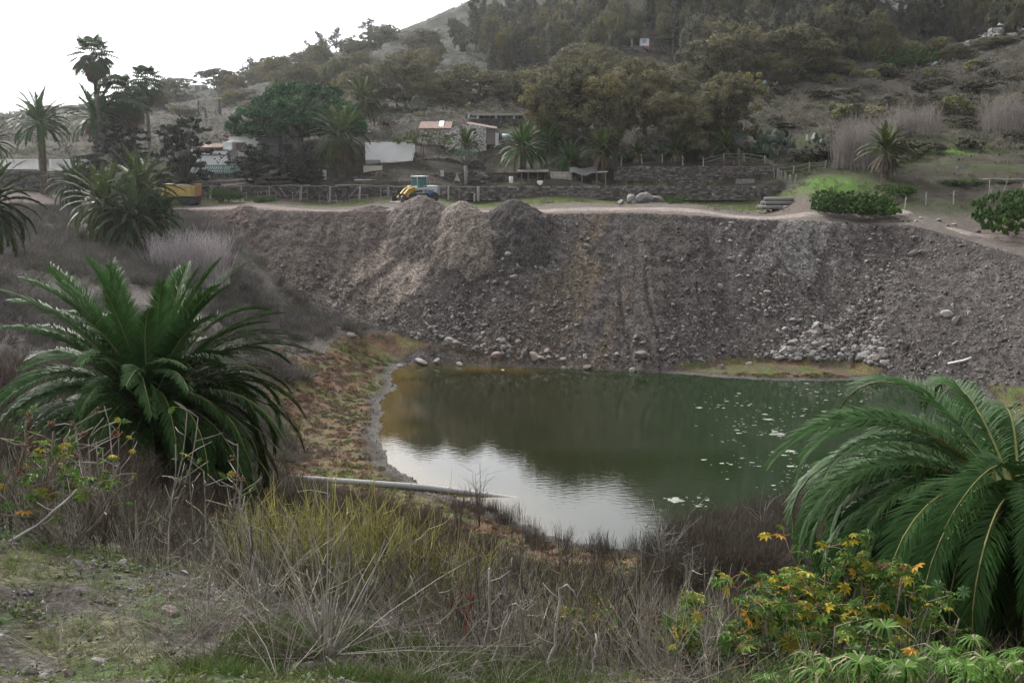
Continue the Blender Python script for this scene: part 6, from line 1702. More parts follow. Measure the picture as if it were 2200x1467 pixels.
# scrub on the hillside
mb = MB(); n = 42000
r = np.random.default_rng(15); y = np.sqrt(r.uniform(150 ** 2, 440 ** 2, n)); x = r.uniform(-.52, .52, n) * y
dn = fbm(x * .05, y * .05, 4, 19); keep = r.random(n) < np.clip((dn - .30) * 3.2, .1, 1)
keep &= ~((x > 33) & (y < 175) & (fbm(x * .09, y * .16, 4, 101) > .53)) & ~((x < 30) & (y < 158))
keep &= crest_sd(x, y)[0] < -22
x, y = x[keep], y[keep]; z = height(x, y)
pal = np.array([(.07, .064, .044), (.05, .055, .03), (.09, .08, .064), (.035, .042, .024), (.11, .1, .085), (.062, .05, .042)])
leaf_cloud(mb, np.column_stack([x, y, z + .25]), r.uniform(.4, 1.15, len(x)) * lerp(1, 1.5, sstep(200, 380, y)), 13, .17, pal[r.integers(0, 6, len(x))], 16, 0, .7, .3, .6)
for c_ in mb.C: c_ *= .8
tag(mb.build('hillside_scrub', MAT['leaf']), 'dry low scrub scattered over the hillside', kind='stuff')
# dry grass of the hillside and terrace edges
GRS = [strand_clump(660 + i, 26, .5, .5, .03, c, 0, .3, .35, .3) for i, c in enumerate([(.19, .17, .13), (.15, .13, .11), (.10, .13, .05)])]
mb = MB(); pp = spread(9000, (-70, 80), (122, 215), lambda x, y: in_view(x, y) * (crest_sd(x, y)[0] < -13) * np.clip((fbm(x * .1, y * .15, 3, 27) - .3) * 2.5, .08, 1) * np.where((y < 147) & (x < 34), .35, 1), 17)
scatter(mb, GRS, pp, RNG.uniform(.6, 1.6, len(pp)), None, .1)
tag(mb.build('dry_grass', MAT['dry']), 'dry grass tufts on the terraces and the lower hillside', kind='stuff')
# cliff blocks high on the right
mb = MB(); n = 5200; r = np.random.default_rng(18); y = r.uniform(285, 440, n); x = r.uniform(.2, .56, n) * y
k = fbm(x * .06, y * .06, 4, 103) > .49; x, y = x[k], y[k]
scatter(mb, protos(ROCKS1), np.column_stack([x, y, height(x, y)]), np.column_stack([r.lognormal(.1, .45, len(x)), r.lognormal(.1, .4, len(x)), r.lognormal(-.2, .4, len(x))]), None, .5, np.array((.26, .26, .255)) * r.uniform(.5, 1.2, (len(x), 1)))
tag(mb.build('cliff_scree', MAT['stone']), 'grey broken rock of the cliff and scree on the upper hill', kind='stuff')

# single bushes that stand out on the slopes
rr_ = np.random.default_rng(61); k_ = 0
while k_ < 120:
    Y = rr_.uniform(150, 270); a = rr_.uniform(-.05, .5); x = a * Y
    if a < .22 and Y < 200: continue
    if x < 40 and Y < 162: continue
    h = rr_.uniform(.9, 2.6)
    put_tree('slope_bush', 'scrub', k_, x, Y, hz(x, Y) + h, h * rr_.uniform(1.2, 2.0), 'rounded grey brown bush dotted over the right hillside', 'bush', 'bushes dotted over the right hillside'); k_ += 1
# ------------------------------------------------------------------ the near bench
TUF = [strand_clump(680 + i, 22, .16, .55, .006, c, 0, .3, .06, .3) for i, c in enumerate([(.1, .15, .04), (.13, .16, .05), (.16, .15, .08), (.07, .11, .035)])]
mb = MB(); pp = spread(4500, (-8, 8), (6.5, 15), lambda x, y: np.clip((fbm(x * .6, y * .6, 4, 43) - .40) * 5, .05, 1) * in_view(x, y), 19)
scatter(mb, TUF, pp, RNG.uniform(.35, 1.2, len(pp)), None, .1, RNG.uniform(.7, 1.3, (len(pp), 1)) * np.ones(3))
LW_ = [tuft(690 + i, 14, .1, .03, .02) for i in range(3)]
pp = spread(1500, (-2.4, .6), (7.2, 9.6), lambda x, y: .9 * (fbm(x * 1.2, y * 1.2, 3, 4) > .42), 29)
scatter(mb, TUF, pp, RNG.uniform(.6, 1.4, len(pp)), None, .1, RNG.uniform(.7, 1.2, (len(pp), 1)) * np.array((.55, .62, .5)))
pp = spread(2000, (-8, 6), (6.5, 15), lambda x, y: np.clip((fbm(x * .9, y * .9, 3, 53) - .42) * 6, .04, 1) * in_view(x, y), 20)
scatter(mb, LW_, pp, RNG.uniform(.5, 1.5, len(pp)), None, .1, np.array([(.08, .10, .03), (.05, .085, .025), (.11, .115, .04)])[RNG.integers(0, 3, len(pp))] * RNG.uniform(.7, 1.2, (len(pp), 1)))
tag(mb.build('bench_grass', MAT['leaf']), 'sparse green weeds and moss on the near gravel bench', kind='stuff')
# thin dead litter lying on the bench
mb = MB(); LIT = [strand_clump(700 + i, 14, 1.0, 1.25, .008, c, 2, .12, .1, .3, None, .3) for i, c in enumerate([(.24, .21, .18), (.16, .14, .12), (.12, .1, .085)])]
pp = spread(900, (-6.5, 5), (7.5, 14), lambda x, y: in_view(x, y) * sstep(-4.2, -1.5, x + .2 * (y - 9)) * .9 + .12, 21); pp[:, 2] += .04
scatter(mb, LIT, pp, RNG.uniform(.3, .9, len(pp)), None, .1)
tag(mb.build('dead_litter', MAT['dry']), 'fallen thin dead stems littering the near bench', kind='stuff')
# mixed stand of thin dead stems that fills the near middle
ST = [strand_clump(720 + i, 26, 1.2, .30, .011, c, 3, .12, .35, .4, None, .28) for i, c in enumerate([(.215, .2, .17), (.09, .08, .065), (.05, .04, .034), (.14, .135, .065), (.27, .25, .215)])]
mb = MB(); pp = spread(1050, (-9, 7), (9.2, 22), lambda x, y: in_view(x, y) * np.where(x < -3.2, sstep(12.3, 13.5, y), sstep(9.0, 10.4, y + .25 * x)) * np.where(y > 15, .6, 1) * (1 - sstep(2.6, 3.8, x) * sstep(13, 11, y)), 22)
scatter(mb, ST, pp, RNG.uniform(.55, 1.1, len(pp)), None, .14, RNG.uniform(.75, 1.2, (len(pp), 1)) * np.ones(3))
for c_ in mb.C: c_ *= .82
tag(mb.build('dead_stems', MAT['dry']), 'thicket of thin grey dead stems across the near slope', kind='stuff')

# yellow green broom clumps, each a thing
BM = []
for i in range(4):
    V, Q, T, C = strand_clump(740 + i, 60, 1.35, .27, .012, (.19, .185, .06), 3, .14, .25, .35, (.24, .22, .07), .3)
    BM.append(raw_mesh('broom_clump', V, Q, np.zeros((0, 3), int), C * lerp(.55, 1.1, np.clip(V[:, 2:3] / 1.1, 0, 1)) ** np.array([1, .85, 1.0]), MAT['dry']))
for i, (px, Y) in enumerate([(640, 12.2), (690, 13.5), (735, 12.6), (785, 14.2), (600, 14.0), (835, 13.2), (890, 12.4), (560, 13.0), (940, 13.8), (760, 11.2), (660, 11.2), (980, 12.2), (860, 15.5), (700, 16), (1030, 14.5)]):
    p = foot(px, 1350, Y)
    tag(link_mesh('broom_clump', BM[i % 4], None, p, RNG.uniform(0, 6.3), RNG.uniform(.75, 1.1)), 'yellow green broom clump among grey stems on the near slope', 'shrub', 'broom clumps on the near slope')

# prominent dead stalks
def stalk(x0, y0, x1, y1, Y, w, label, col=(.27, .24, .21), hook=0, group='tall dead stalks in the near thicket'):
    a = foot(x0, y0, Y); b = P(x1, y1, Y + RNG.normal(0, .2)); a = a - np.array([0, 0, .05])
    t = np.linspace(0, 1, 9)[:, None]; pts = a + (b - a) * t; pts += np.array([RNG.normal(0, .04), RNG.normal(0, .05), 0]) * np.sin(t * pi) + RNG.normal(0, .006, (9, 3))
    if hook: pts = np.concatenate([pts, [b + [.06 * hook, 0, .03], b + [.12 * hook, 0, -.03], b + [.15 * hook, .02, -.12]]])
    mb = MB(); k = len(pts); c = np.tile(col, (k, 1)) * RNG.uniform(.75, 1.2, (k, 1)); tube(mb, pts - a, np.linspace(w, w * .55, k), 6, c)
    for j in range(3):
        q = pts[3 + j * 2] - a; d = norm([RNG.normal(), RNG.normal() * .5, RNG.uniform(.2, 1)]); tube(mb, [q, q + d * .1, q + d * .2 + [0, 0, .04]], [w * .4, w * .3, w * .15], 4, col)
    o = mb.build('dead_stalk', MAT['dry'], None, True); o.location = a
    return tag(o, label, 'stalk', group)
SAME = 'bare grey dead stalk standing in the near thicket'
for (a, b, c, d, Y, w, lab, col, hk) in [(1031, 1457, 1052, 1218, 9.6, .016, 'tallest pale dead stalk at the bottom middle of the thicket', (.3, .27, .24), 0), (1167, 1467, 1203, 1262, 9.3, .017, 'dead stalk with a hooked pale tip', (.28, .26, .23), 1), (1052, 1467, 1093, 1302, 9.2, .014, SAME, (.26, .24, .21), 1),
        (968, 1440, 936, 1256, 9.9, .013, SAME, (.2, .18, .16), 0), (1267, 1467, 1281, 1360, 8.9, .013, SAME, (.3, .27, .25), 0), (863, 1467, 866, 1306, 9.0, .012, SAME, (.16, .14, .12), 0), (836, 1467, 838, 1324, 9.0, .013, SAME, (.25, .23, .2), 0), (528, 1394, 539, 1126, 10.6, .014, 'dark upright dead stalk left of the broom clumps', (.11, .095, .08), 0),
        (10, 1210, 165, 1050, 12.6, .02, 'long pale stick leaning to the right among the left castor plants', (.36, .34, .31), 0), (690, 1310, 660, 1222, 10.4, .014, 'short pale curved stalk tip near the broom clumps', (.4, .37, .32), 0), (715, 1395, 650, 1295, 9.8, .011, SAME, (.34, .31, .27), 0), (455, 1240, 525, 1065, 12.6, .012, SAME, (.34, .31, .27), 0), (360, 1200, 373, 1055, 12.9, .012, SAME, (.3, .27, .24), 0), (1006, 1330, 1017, 1277, 10.2, .014, 'short dead stalk with a red upper end', (.32, .06, .05), 0),
        (1113, 1467, 1126, 1310, 9.2, .012, SAME, (.24, .22, .2), 0), (1150, 1440, 1118, 1290, 9.8, .011, SAME, (.26, .23, .2), 0), (1400, 1467, 1396, 1305, 9.4, .012, SAME, (.27, .22, .2), 0), (1440, 1467, 1470, 1380, 9.0, .012, SAME, (.3, .26, .24), 0), (610, 1420, 640, 1180, 10.8, .011, SAME, (.2, .18, .15), 0), (300, 1240, 290, 1075, 13.1, .011, SAME, (.24, .21, .19), 0), (905, 1430, 880, 1230, 10.2, .011, SAME, (.18, .16, .14), 0), (1220, 1440, 1236, 1330, 9.6, .011, 'greenish yellow bent stalk at the bottom middle', (.2, .2, .06), 0)]:
    stalk(a, b, c, d, Y, w, lab, col, hk)
# tussock of fallen stalks
for px, py, Y, n, lab in [(700, 1448, 8.6, 70, 'fan of long fallen grey stalks spreading from one root at the bottom'), (560, 1300, 10.4, 40, 'smaller fan of fallen stalks left of the broom clumps')]:
    V, Q, T, C = strand_clump(int(px), n, 1.7, 1.05, .014, (.2, .185, .165), 2, .16, .1, .35, (.17, .17, .1), .25)
    V[:, 2] = np.abs(V[:, 2]) * .75 + .02; k = V[:, 1] < 0; V[k, 1] *= .4
    p = foot(px, py, Y); tag(link_mesh('fallen_stalks', raw_mesh('fallen_stalks', V, Q, np.zeros((0, 3), int), C, MAT['dry']), None, p), lab, 'dead plant')

# ------------------------------------------------------------------ castor plants with palmate leaves
def castor_leaf(mb, c, R, size, col, lobes=8):
    a = np.linspace(-2.6, 2.6, lobes); V, Q = [], []
    for i, th in enumerate(a):
        l = size * (1 - .28 * abs(th) / 2.6); d = np.array([cos(th), sin(th), 0]); s = np.array([-sin(th), cos(th), 0]); k = len(V)
        V += [np.zeros(3), d * l * .55 + s * l * .19 + [0, 0, .02 * size], d * l + [0, 0, -.22 * size], d * l * .55 - s * l * .19 + [0, 0, .02 * size]]; Q.append([k, k + 1, k + 2, k + 3])
    cc = np.tile(col, (len(V), 1)) * RNG.uniform(.8, 1.2, (len(V), 1)); cc[::4] *= .75
    mb.add(np.array(V) @ np.asarray(R).T + c, Q, None, cc)
LEAFC = np.array([(.055, .11, .022), (.075, .14, .025), (.12, .165, .03), (.25, .22, .03), (.38, .30, .03), (.42, .22, .03), (.045, .085, .03)])
def castor(px, py, Y, top_py, wid, nst, nleaf, label, p_col, lsz=.105, stemc=(.2, .16, .13)):
    base = foot(px, py, Y); H = max(.5, P(px, top_py, Y)[2] - base[2])
    root = empty('castor_plant', base, label, 'plant')
    st, lf, pd = MB(), MB(), MB(); tips = []
    for s in range(nst):
        a = RNG.uniform(0, 6.3); q = np.array([cos(a), sin(a) * .6, 0])
        t = np.linspace(0, 1, 7)[:, None]; end = q * wid * RNG.uniform(.25, .6) + [0, 0, H * RNG.uniform(.6, .92)]
        pts = q * .06 + end * t + q * wid * .12 * np.sin(t * pi); pts[:, 2] = (end[2] * t.ravel()); pts[0, 2] = -.08
        tube(st, pts, np.linspace(.017, .008, 7), 6, np.tile(stemc, (7, 1)) * RNG.uniform(.7, 1.2, (7, 1)))
        for b in range(4):
            i = RNG.integers(3, 7); d = norm([RNG.normal(), RNG.normal() * .7, RNG.uniform(.2, 1.0)]); L_ = wid * RNG.uniform(.15, .4)
            e = pts[i] + d * L_; m = (pts[i] + e) / 2 + RNG.normal(0, .03, 3); tube(st, [pts[i], m, e], [.009, .007, .005], 5, np.array(stemc) * RNG.uniform(.8, 1.2)); tips += [e, m, e]
        tips.append(pts[-1])
    for i in range(nleaf):
        c = tips[RNG.integers(0, len(tips))]; d = norm([RNG.normal(), RNG.normal(), RNG.uniform(.0, .8)]); pe = c + d * RNG.uniform(.06, .2)
        tube(lf, [c, (c + pe) / 2 + [0, 0, .015], pe], .004, 3, (.2, .14, .05), 0, False)
        R = rotz(RNG.uniform(0, 6.3)) @ roty(RNG.normal(.45, .35)) @ rotx(RNG.normal(0, .35))
        castor_leaf(lf, pe, R, lsz * RNG.uniform(.55, 1.2), LEAFC[RNG.choice(7, p=p_col)] * RNG.uniform(.8, 1.25))
    for i in range(nst):
        c = tips[-1 - i * 2]
        for k in range(6): V, T = ICO0; pd.add(V * .022 + c + RNG.normal(0, .035, 3) + [0, 0, .03], None, T, (.14, .07, .04))
    st.build('stem', MAT['bark'], root, True); lf.build('foliage', MAT['leaf'], root); pd.build('seed_head_foliage', MAT['dry'], root)
PC1, PC2, PC3 = [.27, .27, .24, .1, .04, .02, .06], [.3, .28, .16, .06, .03, .01, .16], [.2, .2, .3, .2, .04, .01, .05]
castor(1620, 1450, 10.2, 1225, 1.0, 7, 210, 'castor plant with yellowing leaves, left one of the pair before the right palm', PC1)
castor(1800, 1420, 10.6, 1165, 1.1, 8, 260, 'tallest castor plant with green and golden leaves before the right palm', PC1)
castor(1930, 1420, 11.0, 1235, .9, 6, 130, 'castor plant with dark leaves right under the right palm', PC2)
castor(1540, 1467, 9.4, 1330, .7, 5, 110, 'low castor plant at the bottom edge with yellow leaves', PC1)
castor(1740, 1480, 9.3, 1300, .8, 6, 130, 'castor plant at the bottom edge with big dark green leaves', PC2, .12)
castor(150, 1230, 13.4, 1010, 1.3, 8, 70, 'castor plant with dark green leaves on the left under the large palm', PC2, .12)
castor(40, 1200, 13.8, 900, 1.1, 6, 36, 'castor plant at the left edge with yellow green leaves', PC2, .11)
castor(300, 1180, 15.5, 860, 1.5, 8, 14, 'nearly bare castor plant with a few yellow leaves before the large palm', PC3, .10, (.24, .21, .19))
castor(180, 1170, 16.5, 905, 1.4, 7, 9, 'leafless branching castor plant in front of the large palm', PC3, .10, (.22, .2, .18))
castor(440, 1190, 15.5, 930, 1.2, 6, 8, 'dead grey castor plant right of the bare one', PC3, .10, (.22, .2, .18))
castor(1240, 1420, 10.2, 1270, .5, 3, 16, 'thin castor plant with few green leaves among dead stalks', PC1, .10, (.2, .2, .08))
castor(1360, 1440, 10.4, 1290, .5, 3, 14, 'thin castor plant with small leaves right of the hooked stalk', PC1, .10, (.2, .18, .08))

# umbrella sedge
def umbrella(name, px, py, Y, top_py, rad_, label, group=None, n=22):
    b = foot(px, py, Y); H = max(.25, P(px, top_py, Y)[2] - b[2]); root = empty(name, b, label, 'plant', group)
    st, lf = MB(), MB(); tube(st, [(0, 0, -.05), (.01, 0, H * .5), (0, .01, H)], [.012, .01, .008], 5, (.08, .13, .03)); st.build('stem', MAT['leaf'], root)
    for i in range(n):
        a = i * 2.4; d = np.array([cos(a), sin(a), 0]); s = np.array([-sin(a), cos(a), 0]); L_ = rad_ * RNG.uniform(.75, 1.15); p = [np.array([0, 0, H]), d * L_ * .35 + [0, 0, H + .10 * L_], d * L_ * .72 + [0, 0, H - .12 * L_], d * L_ * .95 + [0, 0, H - .55 * L_]]
        w = np.array([.4, 1, .8, .1]) * .010; V = []
        for q, ww in zip(p, w): V += [q - s * ww, q + s * ww]
        c = np.array((.055, .12, .016)) * RNG.uniform(.7, 1.4); lf.add(V, [[0, 1, 3, 2], [2, 3, 5, 4], [4, 5, 7, 6]], None, c if RNG.random() > .12 else np.array((.26, .24, .14)))
    lf.build('leaf_umbrella', MAT['leaf'], root)
for i, (px, top, Y, rr, lab) in enumerate([(1893, 1345, 9.6, .34, 'largest umbrella sedge, with long drooping blades below the right palm'), (1825, 1392, 9.4, .26, 'umbrella sedge left of the largest one'), (2010, 1398, 9.4, .32, 'umbrella sedge right of the largest one'), (1905, 1450, 8.6, .3, 'umbrella sedge at the bottom edge below the largest one'), (2085, 1372, 9.9, .2, 'small upright umbrella sedge in the shade of the right palm')]):
    umbrella('umbrella_sedge', px, 1460, Y, top, rr, lab)
for i in range(46):
    px = RNG.uniform(1640, 2215); Y = RNG.uniform(8.2, 10.2); py = 1470 - RNG.uniform(0, 1) * 40
    umbrella('umbrella_sedge', px, 1460, Y, min(py, 1462) - RNG.uniform(0, 40), RNG.uniform(.16, .28), 'small umbrella sedge in the green stand at the bottom right', 'umbrella sedges at the bottom right', 16)
SG = [strand_clump(760 + i, 40, .42, .6, .012, c, 0, .45, .14, .35) for i, c in enumerate([(.065, .13, .022), (.09, .13, .03), (.16, .145, .07), (.045, .09, .018)])]
mb = MB(); pp = spread(1500, (1.6, 7.0), (7.2, 12), lambda x, y: (x > .24 * y - .2) * in_view(x, y) * .9, 23)
scatter(mb, SG, pp, RNG.uniform(.5, 1.1, len(pp)), None, .12, RNG.uniform(.7, 1.2, (len(pp), 1)) * np.ones(3))
tag(mb.build('green_sedge', MAT['leaf']), 'bright green grassy sedge growing at the bottom right', kind='stuff')

# pale bare shrubs by the near shore
def bare_shrub(px, py, Y, top, wpx, label, n=16, col=(.3, .28, .265)):
    b = foot(px, py, Y); H = P(px, top, Y)[2] - b[2]; W = wpx / FPX * Y; mb = MB()
    for i in range(n):
        a = RNG.uniform(0, 6.3); e = np.array([cos(a) * W * RNG.uniform(.1, .55), sin(a) * W * .3, H * RNG.uniform(.55, 1)]); t = np.linspace(0, 1, 6)[:, None]
        pts = e * t ** np.array([1.3, 1.3, .9]) + RNG.normal(0, .03, (6, 3)) * t; tube(mb, pts, np.linspace(.022, .006, 6), 4, np.array(col) * RNG.uniform(.75, 1.2))
        for k in range(3):
            q = pts[RNG.integers(2, 6)]; d = norm([RNG.normal(), RNG.normal() * .5, RNG.uniform(.3, 1.2)]); tube(mb, [q, q + d * H * .15, q + d * H * .28], [.01, .007, .004], 3, col)
    o = mb.build('bare_shrub', MAT['dry'], None, True); o.location = b; return tag(o, label, 'shrub')
bare_shrub(1425, 1235, 47, 1075, 120, 'pale leafless shrub at the tip of the near shore', 18)
bare_shrub(1636, 1140, 52, 1052, 50, 'small pale forked shrub left of the right palm', 6)
bare_shrub(1030, 1090, 60, 985, 90, 'thin seeded shrub against the white reflection by the pipe', 9, (.12, .1, .09))
bare_shrub(985, 1085, 58, 1030, 60, 'dark twiggy shrub on the shore left of the pipe', 14, (.1, .08, .07))
bare_shrub(1490, 1260, 44, 1180, 70, 'grey leafless shrub in the brown brush right of the shore tip', 12)
# reed clumps
def reeds(px, py, Y, top, wpx, label, n=420, col=(.24, .215, .20), name='reed_clump'):
    b = foot(px, py, Y); H = P(px, top, Y)[2] - b[2]; W = wpx / FPX * Y
    V, Q, T, C = strand_clump(int(px), n, 1.0, .17, .05 / max(H, .5), col, 2, .16, 0, .3, None, .25); V = V * H
    off = np.column_stack([RNG.uniform(-.42, .42, n) * W, RNG.uniform(-.25, .25, n) * W])
    k0 = n * 8; i0 = np.repeat(np.arange(n), 8); V[:k0, :2] += off[i0]
    kk = k0
    for _ in range(2): i1 = np.repeat(np.arange(n), 6); V[kk:kk + n * 6, :2] += off[i1]; kk += n * 6
    V[:, 2] += np.array([0.0])
    o = link_mesh(name, raw_mesh(name, V, Q, np.zeros((0, 3), int), C, MAT['dry']), None, b - [0, 0, .1]); return tag(o, label, 'reeds')
reeds(412, 640, 101, 487, 185, 'large pale feathery reed clump at the left end of the rubble bank', 1100, (.33, .3, .3))
reeds(1838, 330, 150, 238, 110, 'grey reed clump above and left of the lone palm', 520)
reeds(1965, 285, 172, 212, 120, 'grey reed clump on the slope in the middle of the upper right', 480)
reeds(2165, 262, 178, 190, 130, 'tall grey reed clump at the right edge of the slope', 560)
reeds(1880, 290, 165, 235, 90, 'lower grey reed clump behind the lone palm', 320)
reeds(1400, 90, 330, 70, 30, 'pale grass clump beside the hillside hut', 80)

# agaves, prickly pears, round spurges, dragon trees on the hillside
def agave_mesh(seed, col):
    mb = MB(); r = np.random.default_rng(seed)
    for i in range(26):
        a = i * 2.4; e = lerp(1.35, .1, i / 25) + r.normal(0, .08); d = np.array([cos(a) * cos(e), sin(a) * cos(e), sin(e)]); s = np.array([-sin(a), cos(a), 0]); p = [np.zeros(3), d * .5, d * 1.0 + [0, 0, -.06]]
        V = []
        for q, w in zip(p, (.07, .09, .008)): V += [q - s * w, q + s * w]
        mb.add(V, [[0, 1, 3, 2], [2, 3, 5, 4]], None, np.array(col) * r.uniform(.75, 1.25))
    return mb.mesh('agave', MAT['palm_leaf'])
AG = [agave_mesh(1, (.13, .16, .13)), agave_mesh(2, (.09, .13, .1)), agave_mesh(3, (.2, .21, .19))]
def pear_mesh(seed):
    mb = MB(); r = np.random.default_rng(seed); V, T = ICO1; mb.add(V * [.7, .6, .35] + [0, 0, .25], None, T, (.04, .055, .035))
    for i in range(90):
        c = np.array([r.normal(0, .42), r.normal(0, .35), r.uniform(.08, .75) * r.uniform(.5, 1)]); M = rotz(r.uniform(0, 6.3)) @ rotx(r.normal(0, .4)); mb.add((V * [.13, .03, .17]) @ M.T + c, None, T, np.array((.075, .1, .07)) * r.uniform(.6, 1.6))
    return mb.mesh('prickly_pear', MAT['leaf'])
PR = [pear_mesh(1), pear_mesh(2)]
def sit(name, me, px, py, Y, wpx, label, cat, group=None, hs=1.0, unit=1.0):
    p = foot(px, py, Y); s = wpx / FPX * Y * unit
    return tag(link_mesh(name, me, None, p, RNG.uniform(0, 6), (s, s, s * hs)), label, cat, group)
for i, (a, b, Y, w, lab) in enumerate([(1192, 298, 167, 40, 'prickly pear clump under the gum with bundled stems'), (1660, 305, 166, 80, 'large grey green prickly pear thicket on the bare slope'), (1775, 298, 168, 50, 'prickly pear beside the white board'), (1575, 290, 169, 50, 'prickly pear thicket above the blue green dragon tree'), (1340, 345, 158, 36, 'dark prickly pear left of the first wall palm'), (1418, 338, 160, 34, 'whitish prickly pear between the two wall palms'), (1630, 180, 215, 50, 'blue green prickly pear between the upper gums'), (1630, 330, 160, 60, 'prickly pear behind the post and rail fence')]):
    sit('prickly_pear', PR[i % 2], a, b, Y, w, lab, 'cactus', None, 1.1, .65)
for i, (a, b, Y, w, lab) in enumerate([(1885, 393, 133, 34, 'pale agave left of the roadside bush tops'), (1868, 396, 132, 24, 'smaller pale agave beside the pale agave'), (1505, 345, 157.5, 28, 'blue agave rosette right of the second wall palm'), (1530, 345, 157.5, 26, 'blue agave rosette next to the dragon tree'), (1500, 205, 215, 24, 'agave in the shade of the upper gums')]):
    sit('agave', AG[2 if i < 2 else i % 2], a, b, Y, w, lab, 'agave', None, 1.0, .5)
def dome_mesh(seed, col):
    mb = MB(); r = np.random.default_rng(seed); d = norm(r.normal(size=(70, 3))); d[:, 2] = np.abs(d[:, 2]); leaf_cloud(mb, d * [.5, .5, .6], np.full(70, .1), 16, .06, col, seed, 0, 1, .3, .9); return mb.mesh('spurge_dome', MAT['leaf'])
DM = [dome_mesh(1, (.19, .19, .07)), dome_mesh(2, (.15, .16, .07)), dome_mesh(3, (.21, .19, .11))]
for i, (a, b, w, Y) in enumerate([(1735, 212, 16, 196), (1762, 214, 18, 196), (1802, 213, 28, 197), (1790, 206, 18, 199), (1820, 236, 60, 188), (1880, 234, 60, 188), (1845, 222, 26, 190), (1955, 206, 22, 205), (1900, 228, 20, 192), (1980, 205, 20, 206), (2028, 204, 30, 210), (2065, 203, 30, 210), (2110, 205, 24, 208), (2150, 202, 26, 208), (2185, 196, 30, 212), (1870, 150, 40, 238), (1905, 138, 40, 245), (1950, 128, 34, 250), (1790, 165, 30, 230), (1840, 160, 30, 232), (2000, 120, 34, 255), (2095, 118, 40, 256), (2140, 206, 22, 206), (1700, 226, 16, 193), (1660, 215, 14, 198), (2050, 232, 70, 196), (2085, 240, 40, 194)]):
    sit('spurge_dome', DM[i % 3], a, b + 6, Y, w, 'round yellow green spurge dome on the upper right slope', 'shrub', 'spurge domes on the upper right slope', .75)
def dragon(px, top, Y, wpx, fork_py, base_py, label, col=(.05, .085, .06), n=46):
    c = P(px, top, Y); g = P(px, base_py, Y)[2]; g = min(g, hz(c[0], Y)) ; W = wpx / FPX * Y / 2; H = c[2] - g; F = P(px, fork_py, Y)[2] - g
    r = empty('dragon_tree', (c[0], Y, g), label, 'tree'); tr, cr = MB(), MB()
    tube(tr, [(0, 0, -.3), (.03, 0, F * .5), (0, 0, F)], np.array([.2, .16, .17]) * max(.6, W / 1.4), 8, (.22, .205, .19))
    ros, _, _, _ = None, None, None, None
    for i in range(n):
        a = i * 2.4; q = sqrt((i + .5) / n); e = np.array([cos(a) * q * W * .85, sin(a) * q * W * .85, F + (H - F) * (.9 - .35 * q * q)]); k = np.array([0, 0, F]); m = k + (e - k) * .45 + np.array([cos(a), sin(a), 0]) * .12 * W * q
        if i % 2 == 0: tube(tr, [k, m, e], np.array([.085, .06, .05]) * max(.6, W / 1.4), 5, (.2, .185, .17))
        for j in range(14):
            b = j * 2.4; el = lerp(1.4, -.25, j / 13); d = np.array([cos(b) * cos(el), sin(b) * cos(el), sin(el)]); s = np.array([-sin(b), cos(b), 0]) * .035; L_ = .42 * max(.6, W / 1.4)
            cr.add([e - s, e + s, e + d * L_ + s * .1, e + d * L_ - s * .1], [[0, 1, 2, 3]], None, np.array(col) * RNG.uniform(.7, 1.35))
    tr.build('trunk', MAT['bark'], r, True); cr.build('crown', MAT['palm_leaf'], r)
dragon(1000, 322, 148.4, 62, 355, 402, 'round headed dragon tree with a forked pale trunk, right of the loader')
dragon(823, 240, 181, 48, 270, 302, 'flat topped dragon tree with a white trunk above the whitewashed building', (.06, .085, .055))
dragon(893, 218, 187, 46, 240, 276, 'dragon tree with a grey trunk right of the white trunked one', (.055, .08, .055))
dragon(1265, 276, 167, 28, 293, 318, 'small grey dragon tree on the slope above the palms', (.085, .09, .075))
dragon(1588, 288, 158, 46, 318, 350, 'blue green dragon tree among the prickly pears', (.06, .1, .085))
dragon(1358, 68, 300, 34, 84, 104, 'bright dragon tree left of the hillside hut', (.09, .13, .04)); dragon(1446, 60, 300, 18, 72, 88, 'dark little dragon tree right of the hillside hut', (.05, .06, .05))
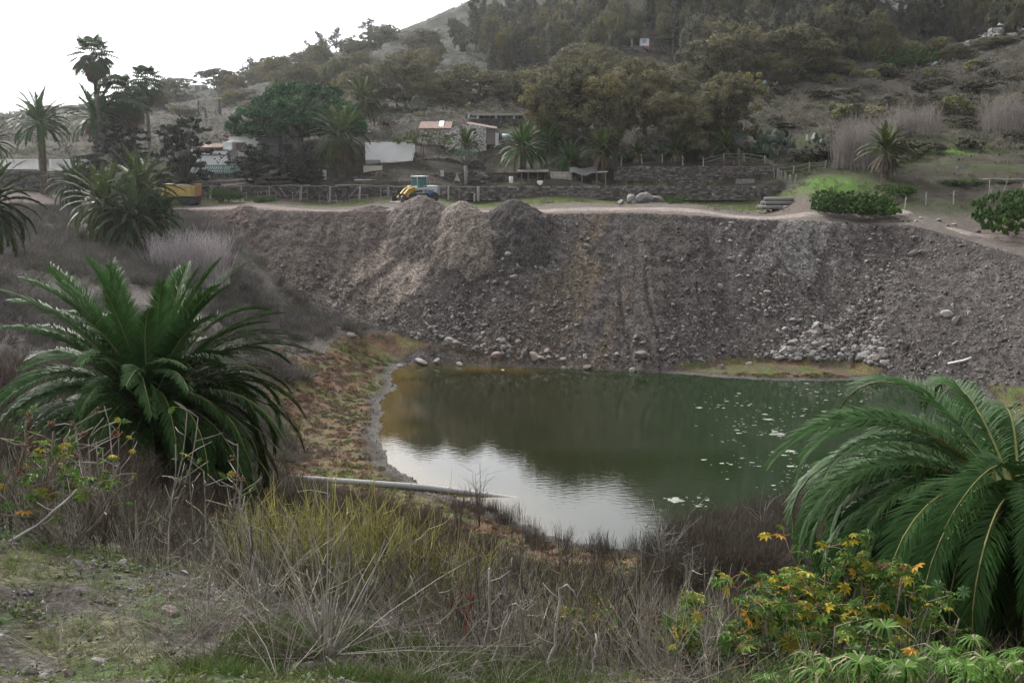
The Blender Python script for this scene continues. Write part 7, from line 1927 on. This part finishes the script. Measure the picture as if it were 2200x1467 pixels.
dragon(1840, 226, 186, 16, 236, 246, 'tiny blue dragon tree among the spurge domes', (.06, .09, .08)); dragon(1906, 208, 195, 18, 222, 236, 'small blue dragon tree behind the spurge domes', (.06, .09, .08))

# scum flakes on the water
mb = MB(); r = np.random.default_rng(31)
cent = [(1665, 930, 30), (1690, 970, 26), (1700, 880, 60), (1740, 850, 70), (1800, 845, 60), (1720, 1005, 30), (1640, 900, 60), (1600, 990, 70), (1480, 1075, 40), (1450, 1075, 10), (1600, 930, 60), (1820, 900, 50), (1560, 860, 60), (1700, 1050, 60)]
for _ in range(380):
    c = cent[r.integers(0, len(cent))]; px, py = c[0] + r.normal(0, c[2] * .6), c[1] + r.normal(0, c[2] * .2)
    q = G(px, min(max(py, 812), 1110), .012)
    if poly_sdf(SHORE, q[:1], q[1:2])[0] > -.8: continue
    s = r.lognormal(-2.85, .6) * (1.2 if c[2] <= 30 else 1); k = 8; a = np.arange(k) * 2 * pi / k; rr = s * r.uniform(.5, 1.2, k)
    V = np.column_stack([q[0] + np.cos(a) * rr * 1.5, q[1] + np.sin(a) * rr, np.full(k, .012)]); V2 = V.copy(); V2[:, 2] = -.02
    mb.add(np.concatenate([V, [[q[0], q[1], .02]], V2]), [[i, (i + 1) % k, 9 + (i + 1) % k, 9 + i][::-1] for i in range(k)], [[8, i, (i + 1) % k] for i in range(k)], np.array((.24, .25, .21)) * r.uniform(.6, 1.2))
tag(mb.build('pond_scum', MAT['plaster']), 'pale flakes of scum floating on the right of the pond', kind='stuff')
# ------------------------------------------------------------------ the air: one even box of thin haze
hm = bpy.data.materials.new('haze_air'); hm.use_nodes = True
nt = hm.node_tree; nt.nodes.clear()
vo = nt.nodes.new('ShaderNodeOutputMaterial'); pv = nt.nodes.new('ShaderNodeVolumePrincipled')
pv.inputs['Color'].default_value = (.93, .96, 1.0, 1); pv.inputs['Density'].default_value = 0.00014; pv.inputs['Anisotropy'].default_value = 0.78
nt.links.new(pv.outputs[0], vo.inputs['Volume'])
mb = MB(); box(mb, (0, 420, 110), (1700, 960, 260)); ho = mb.build('haze', hm); tag(ho, 'thin bluish haze in the air of the valley', kind='stuff')
